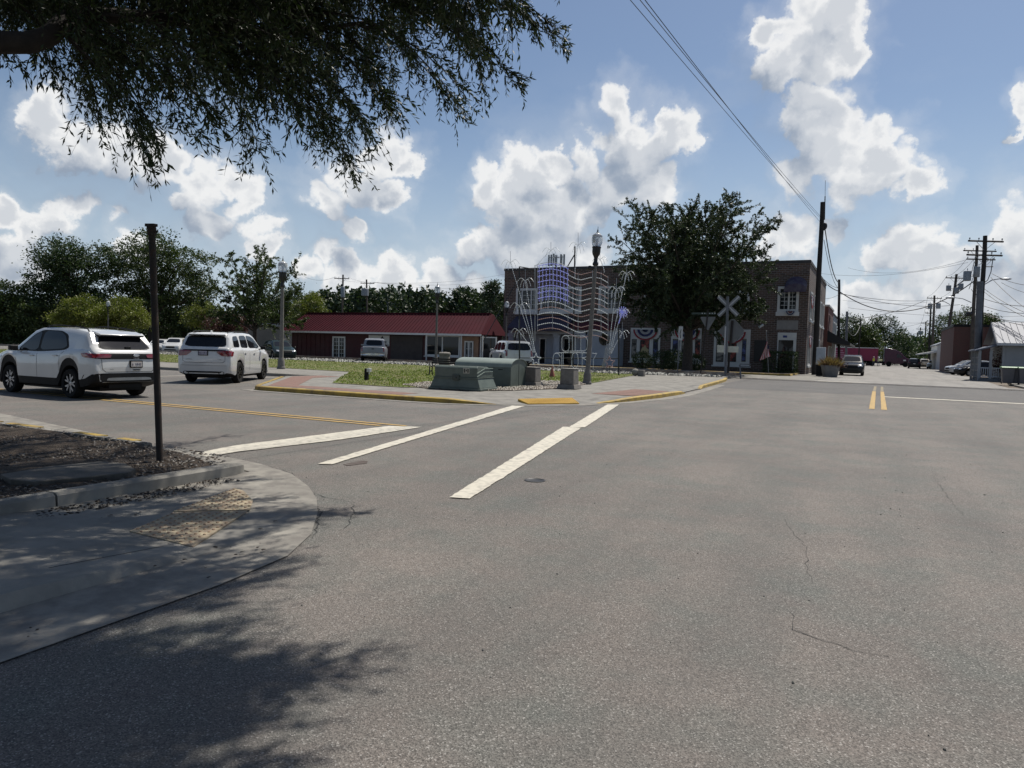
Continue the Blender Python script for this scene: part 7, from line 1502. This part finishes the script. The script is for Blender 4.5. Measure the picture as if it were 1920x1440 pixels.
# ================================================================== UTILITY POLES AND WIRES
def pole(label, px_, py_, pxt, pyt, Y=None, r0=.16, r1=.11, m='pole_wood', arms=(), cans=(), group='wooden utility poles', name='utility_pole'):
    """base and top read off the photograph; arms: (px offset left, px offset right, py), cans: (px, py, r, h)"""
    g = G(px_, py_) if Y is None else A(px_, py_, Y); g.z = 0; tp = A(pxt, pyt, g.y); r = thing(name, label, 'utility pole', (g.x, g.y, 0), YAW, group)
    inv = Matrix.Rotation(-YAW, 3, 'Z'); L = lambda p: inv @ (Vector(p)-g); t = L(tp); k = g.y/FPX
    b = MB(); n = 10; b.tube([t*(i/n)+Vector((.03*math.sin(i*.9), .02*math.cos(i*1.3), 0))*(i/n) for i in range(n+1)], [r0+(r1-r0)*i/n for i in range(n+1)], 12); b.build('pole_shaft', M[m], r, smooth=45)
    tops = []
    for (xa, xb, y) in arms:
        a, c = L(A(xa, y, g.y)), L(A(xb, y, g.y)); yo = -.17; ux = c.x-a.x; a2 = Vector((a.x, a.y+yo, a.z)); c2 = Vector((a.x+ux, c.y+yo, a.z))
        b = MB(); d = (c2-a2).normalized(); b.tube([a2, c2], .075, 4); arm = b.build('crossarm', M['pole_dark'], r); mid = t*(a.z/t.z)
        b = MB()
        for w in (.22, .78): p = a2.lerp(c2, w); b.tube([p, (mid.x, mid.y-.1, a.z-.75)], .022, 5)
        b.build('arm_brace', M['grey_metal'], arm)
        for w in (.04, .3, .7, .96):
            p = a2.lerp(c2, w); b = MB(); b.lathe([(.02, .05), (.02, .14), (.06, .16), (.045, .20), (.06, .22), (.04, .27), (.0, .28)], 8, tuple(p)); b.build('insulator', M['grey_metal'], arm, smooth=40); tops.append(r.matrix_basis @ (p+Vector((0, 0, .24))))
    for (x, y, rr, hh) in cans:
        p = L(A(x, y, g.y)); mid = t*(p.z/t.z); p = Vector((p.x, mid.y-.1, p.z)); b = MB(); b.lathe([(rr*.9, -hh/2), (rr, -hh/2+.04), (rr, hh/2-.06), (rr*.92, hh/2), (rr*.5, hh/2+.05), (0, hh/2+.06)], 16, tuple(p)); b.lathe([(.05, hh/2), (.04, hh/2+.30), (.02, hh/2+.33)], 8, tuple(p)); b.tube([p, (mid.x, mid.y, p.z)], .05, 6); b.build('transformer', mat('transformer_grey', (.24, .26, .28), .5, 0, (.2, .22, .24), 4), r, smooth=40)
    return r, g, tp, tops
bpy.context.view_layer.update()
def wire(a, c, sag, r=.013, label='dark overhead cable between utility poles', group='overhead cables', name='overhead_cable', n=22):
    a, c = Vector(a), Vector(c); L_ = a
    b = MB(); b.tube([(a.lerp(c, i/n) - Vector((0, 0, sag*4*(i/n)*(1-i/n))) - a) for i in range(n+1)], r, 6); o = b.build(name, M['wire'], loc=a, smooth=60); tag(o, label, 'cable', group); return o
# tall dark pole by the corner
pa = pole('tall dark pole at the corner of the brick building with a thin aerial on top', 1527, 703, 1542, 379, None, .24, .17, 'pole_dark')
k = pa[1].y; r = pa[0]; inv = Matrix.Rotation(-YAW, 3, 'Z'); Lp = lambda x, y, Y=k: inv @ (Vector(A(x, y, Y))-pa[1])
b = MB(); b.tube([Lp(1546, 412), Lp(1547, 368)], .045, 6); b.tube([Lp(1547, 372), Lp(1547.5, 338)], .016, 5); b.tube([Lp(1543, 392), Lp(1547, 391)], .04, 6); b.build('aerial', M['wire'], r)
b = MB(); b.ball(Lp(1547, 424), (.18, .15, .30)); b.tube([Lp(1545, 418), Lp(1546, 432)], .09, 6); b.build('cable_clamp', M['wire'], r, smooth=50)
top0 = A(1537, 407, k); sT_, tT_ = toST(top0)
for i, (ds, dz, lb) in enumerate(((-.25, 0, 'upper'), (0, .12, 'middle'), (.65, -.45, 'lower'))):
    end = ST(-7.25+ds, -8, 10.5+dz*.6); a = ST(sT_+ds*.12, tT_, top0.z+dz)
    wire(a, end, .3, .011 if i else .010, 'long cable sweeping from the dark corner pole up over the camera', 'three cables crossing the sky above the road', n=40)
# poles on the left of the far street
p2 = pole('dark pole behind the brick corner building with a thick cable bend', 1573, 692, 1573, 524, 86, .17, .14, 'pole_dark')
p3 = pole('short stout grey-green pole behind the dark parked SUV', 1586, 690, 1588, 584, 104, .16, .16, 'pole_grey', name='utility_pole')
p4 = pole('thin dark pole before the trees at the end of the far street, left side', 1609, 688, 1614, 598, 128, .10, .09, 'pole_dark')
# right-hand row
q1 = pole('nearest big pole at right with double crossarms and a pale conduit up its side', 1833, 712, 1847, 442, None, .21, .16, 'pole_dark', ((1815, 1881, 452), (1812, 1879, 478)))
r, g0, tp, tops1 = q1; L1 = lambda x, y, dY=0: inv @ (Vector(A(x, y, g0.y+dY))-g0)
a0, a1 = L1(1833, 711), L1(1841, 528); b = MB(); b.tube([a0+Vector((-.13, -.22, 0)), a1+Vector((-.13, -.16, 0))], .24, 12); b.build('conduit', M['pole_grey'], r, smooth=40)
b = MB(); b.tube([L1(1843, 535), L1(1860, 525), L1(1878, 522)], .045, 6); b.build('lamp_arm', M['steel'], r); b = MB(); b.T = Matrix.Translation(L1(1886, 523)); b.ball((0, 0, 0), (.42, .16, .10), 0, 12); b.build('cobra_lamp', M['steel'], r, smooth=50)
b = MB(); b.tube([L1(1848, 500), L1(1862, 500)], .04, 6); b.tube([L1(1862, 484), L1(1858, 510), L1(1852, 525), L1(1846, 530)], .035, 6); b.tube([L1(1858, 489), L1(1848, 482)], .025, 5); b.build('cable_bracket', M['wire'], r)
q2 = pole('second pole at right with two grey transformers, just left of the nearest big one', 1819, 702, 1832, 460, None, .22, .15, 'pole_wood', ((1806, 1868, 470), (1812, 1866, 486)), ((1814, 517, .40, 1.1), (1831, 510, .33, 1.2)))
r, g2, tp2, tops2 = q2; L2 = lambda x, y: inv @ (Vector(A(x, y, g2.y))-g2); b = MB()
for i in range(9):
    x0, y0 = 1826+random.uniform(-6, 10), 490+random.uniform(0, 45); x1, y1 = x0+random.uniform(-12, 14), y0+random.uniform(8, 30); b.tube([L2(x0, y0), L2((x0+x1)/2+random.uniform(-8, 8), max(y0, y1)+6), L2(x1, y1)], .028, 5)
b.build('jumper_cables', M['wire'], r); b = MB(); b.ball(L2(1817, 588), (.35, .3, .3)); b.tube([L2(1806, 596), L2(1822, 586)], .06, 6); b.build('cable_coil', M['wire'], r, smooth=50)
b = MB(); b.tube([L2(1821, 567), L2(1805, 560), L2(1790, 558)], .045, 6); b.ball(L2(1782, 558), (.5, .2, .13)); b.build('cobra_lamp', M['steel'], r, smooth=50)
q3 = pole('pole at right leaning right, with three small transformers and one crossarm', 1768, 694.5, 1793.5, 514, 106, .24, .17, 'pole_wood', ((1773, 1808, 521),), ((1779, 540, .34, .8), (1793, 545, .34, .9), (1801, 538, .34, .9)))
r, g3, tp3, tops3 = q3; L3 = lambda x, y: inv @ (Vector(A(x, y, g3.y))-g3); b = MB(); b.tube([L3(1781, 571), L3(1772, 566), L3(1763, 564)], .05, 6); b.build('lamp_arm', M['steel'], r); b = MB(); b.tube([L3(1795, 535), L3(1808, 525)], .10, 5); b.build('cable_splice', M['wire'], r)
q4 = pole('upright pole with two transformers side by side, mid-way down the right row', 1747, 690.5, 1752, 554, 136, .24, .17, 'pole_wood', ((1738, 1766, 559),), ((1744, 574, .40, 1.0), (1759, 574, .40, 1.0)))
q4b = pole('slim pole just left of the pole with paired transformers', 1741, 690, 1745, 577, 142, .2, .15, 'pole_dark', ((1736, 1748, 578), (1735, 1748, 587)))
q5 = pole('tall plain pole further down the right row', 1733, 686, 1736, 603, 200, .22, .17, 'pole_dark', ((1727, 1743, 606),))
q6 = pole('far pole with a transformer drum near its top', 1725, 684, 1726, 614, 250, .24, .18, 'pole_dark', ((1718, 1734, 617),), ((1726, 624, .8, 1.4),))
q7 = pole('farther pole with one small crossarm near the vanishing point', 1718, 682, 1720, 623, 300, .26, .2, 'pole_dark', ((1713, 1726, 626),))
q8 = pole('farthest pole at the vanishing point of the right row', 1716, 681, 1716, 632, 360, .3, .2, 'pole_dark', ((1711, 1722, 636),), ((1715, 642, .9, 1.2),))
# poles behind the red roof
w1 = pole('left pole with a crossarm behind the red roof', 640, 660, 643, 515, 132, .2, .15, 'pole_wood', ((628, 656, 522),), ((644, 548, .38, 1.9),))
w2 = pole('right pole with a crossarm behind the red roof', 690, 660, 687, 524, 140, .2, .15, 'pole_wood', ((677, 703, 531),), ((684, 548, .7, 1.4),))
w3 = pole('thin distant pole rising from the woods behind the red roof', 727, 660, 727, 556, 150, .12, .1, 'pole_grey')
for i in (0, 3): wire(w1[3][i], w2[3][i], .3)
for i in (0, 3): wire(w2[3][i], A(960, 511+i*3, 190), 1.2, .02)
wire(A(560, 512, 150), w1[3][0], 1, .02); wire(w2[3][3], A(948, 535, 170), 1.0, .02)
# cables
for i in (0, 1, 2, 3): wire(tops3[i], tops2[min(7, 4+i)], .5, .018)
for i in (0, 3): wire(q4[3][i], tops3[i], .5, .02); wire(q5[3][i], q4[3][i], .6, .025)
for i in (0, 3): wire(q6[3][i], q5[3][i], .5, .03)
wire(A(1552, 534, 84), A(1573, 546, 86), .1, .05); wire(A(1573, 546, 86), A(1830, 524, 82), 3.0, .055, n=40); wire(A(1573, 549, 86), A(1800, 571, 106), .8, .03, n=34); wire(A(1575, 551, 86), A(1752, 562, 136), .5, .03)
wire(A(1588, 600, 104), A(1735, 563, 136), .6, .045, n=30); wire(A(1545, 524, 75), A(1573, 540, 86), .2, .025); wire(A(1545, 560, 75), A(1573, 552, 86), .15, .02)
wire(A(1590, 502, 120), A(1815, 486, 82), 1.2, .016, n=34); wire(A(1520, 510, 110), A(1815, 492, 82), 1.0, .016, n=34); wire(A(1590, 577, 110), A(1960, 590, 120), .8, .02, n=34)
wire(A(1547, 430, k), A(1573, 530, 86), 1.0, .045); wire(A(1545, 450, k), A(1572, 540, 86), .8, .022)
wire(A(1860, 513, 60), A(1990, 532, 50), .5, .02); wire(A(1878, 530, 60), A(2000, 556, 50), .4, .018)
for (x0, y0, x1, y1) in ((1845, 541, 1990, 605), (1845, 547, 1995, 618), (1843, 573, 1990, 580), (1842, 584, 1985, 612), (1845, 560, 1990, 566), (1858, 520, 1990, 615), (1842, 588, 1990, 598)): wire(A(x0, y0, 60), A(x1, y1, 52), .45, .022)
wire(A(1700, 605, 150), A(1790, 590, 106), .5, .02); wire(A(1650, 615, 160), A(1745, 600, 142), .6, .022); wire(A(1580, 563, 140), A(1745, 566, 142), .5, .02); wire(A(1588, 612, 104), A(1613, 610, 128), 1.6, .05)
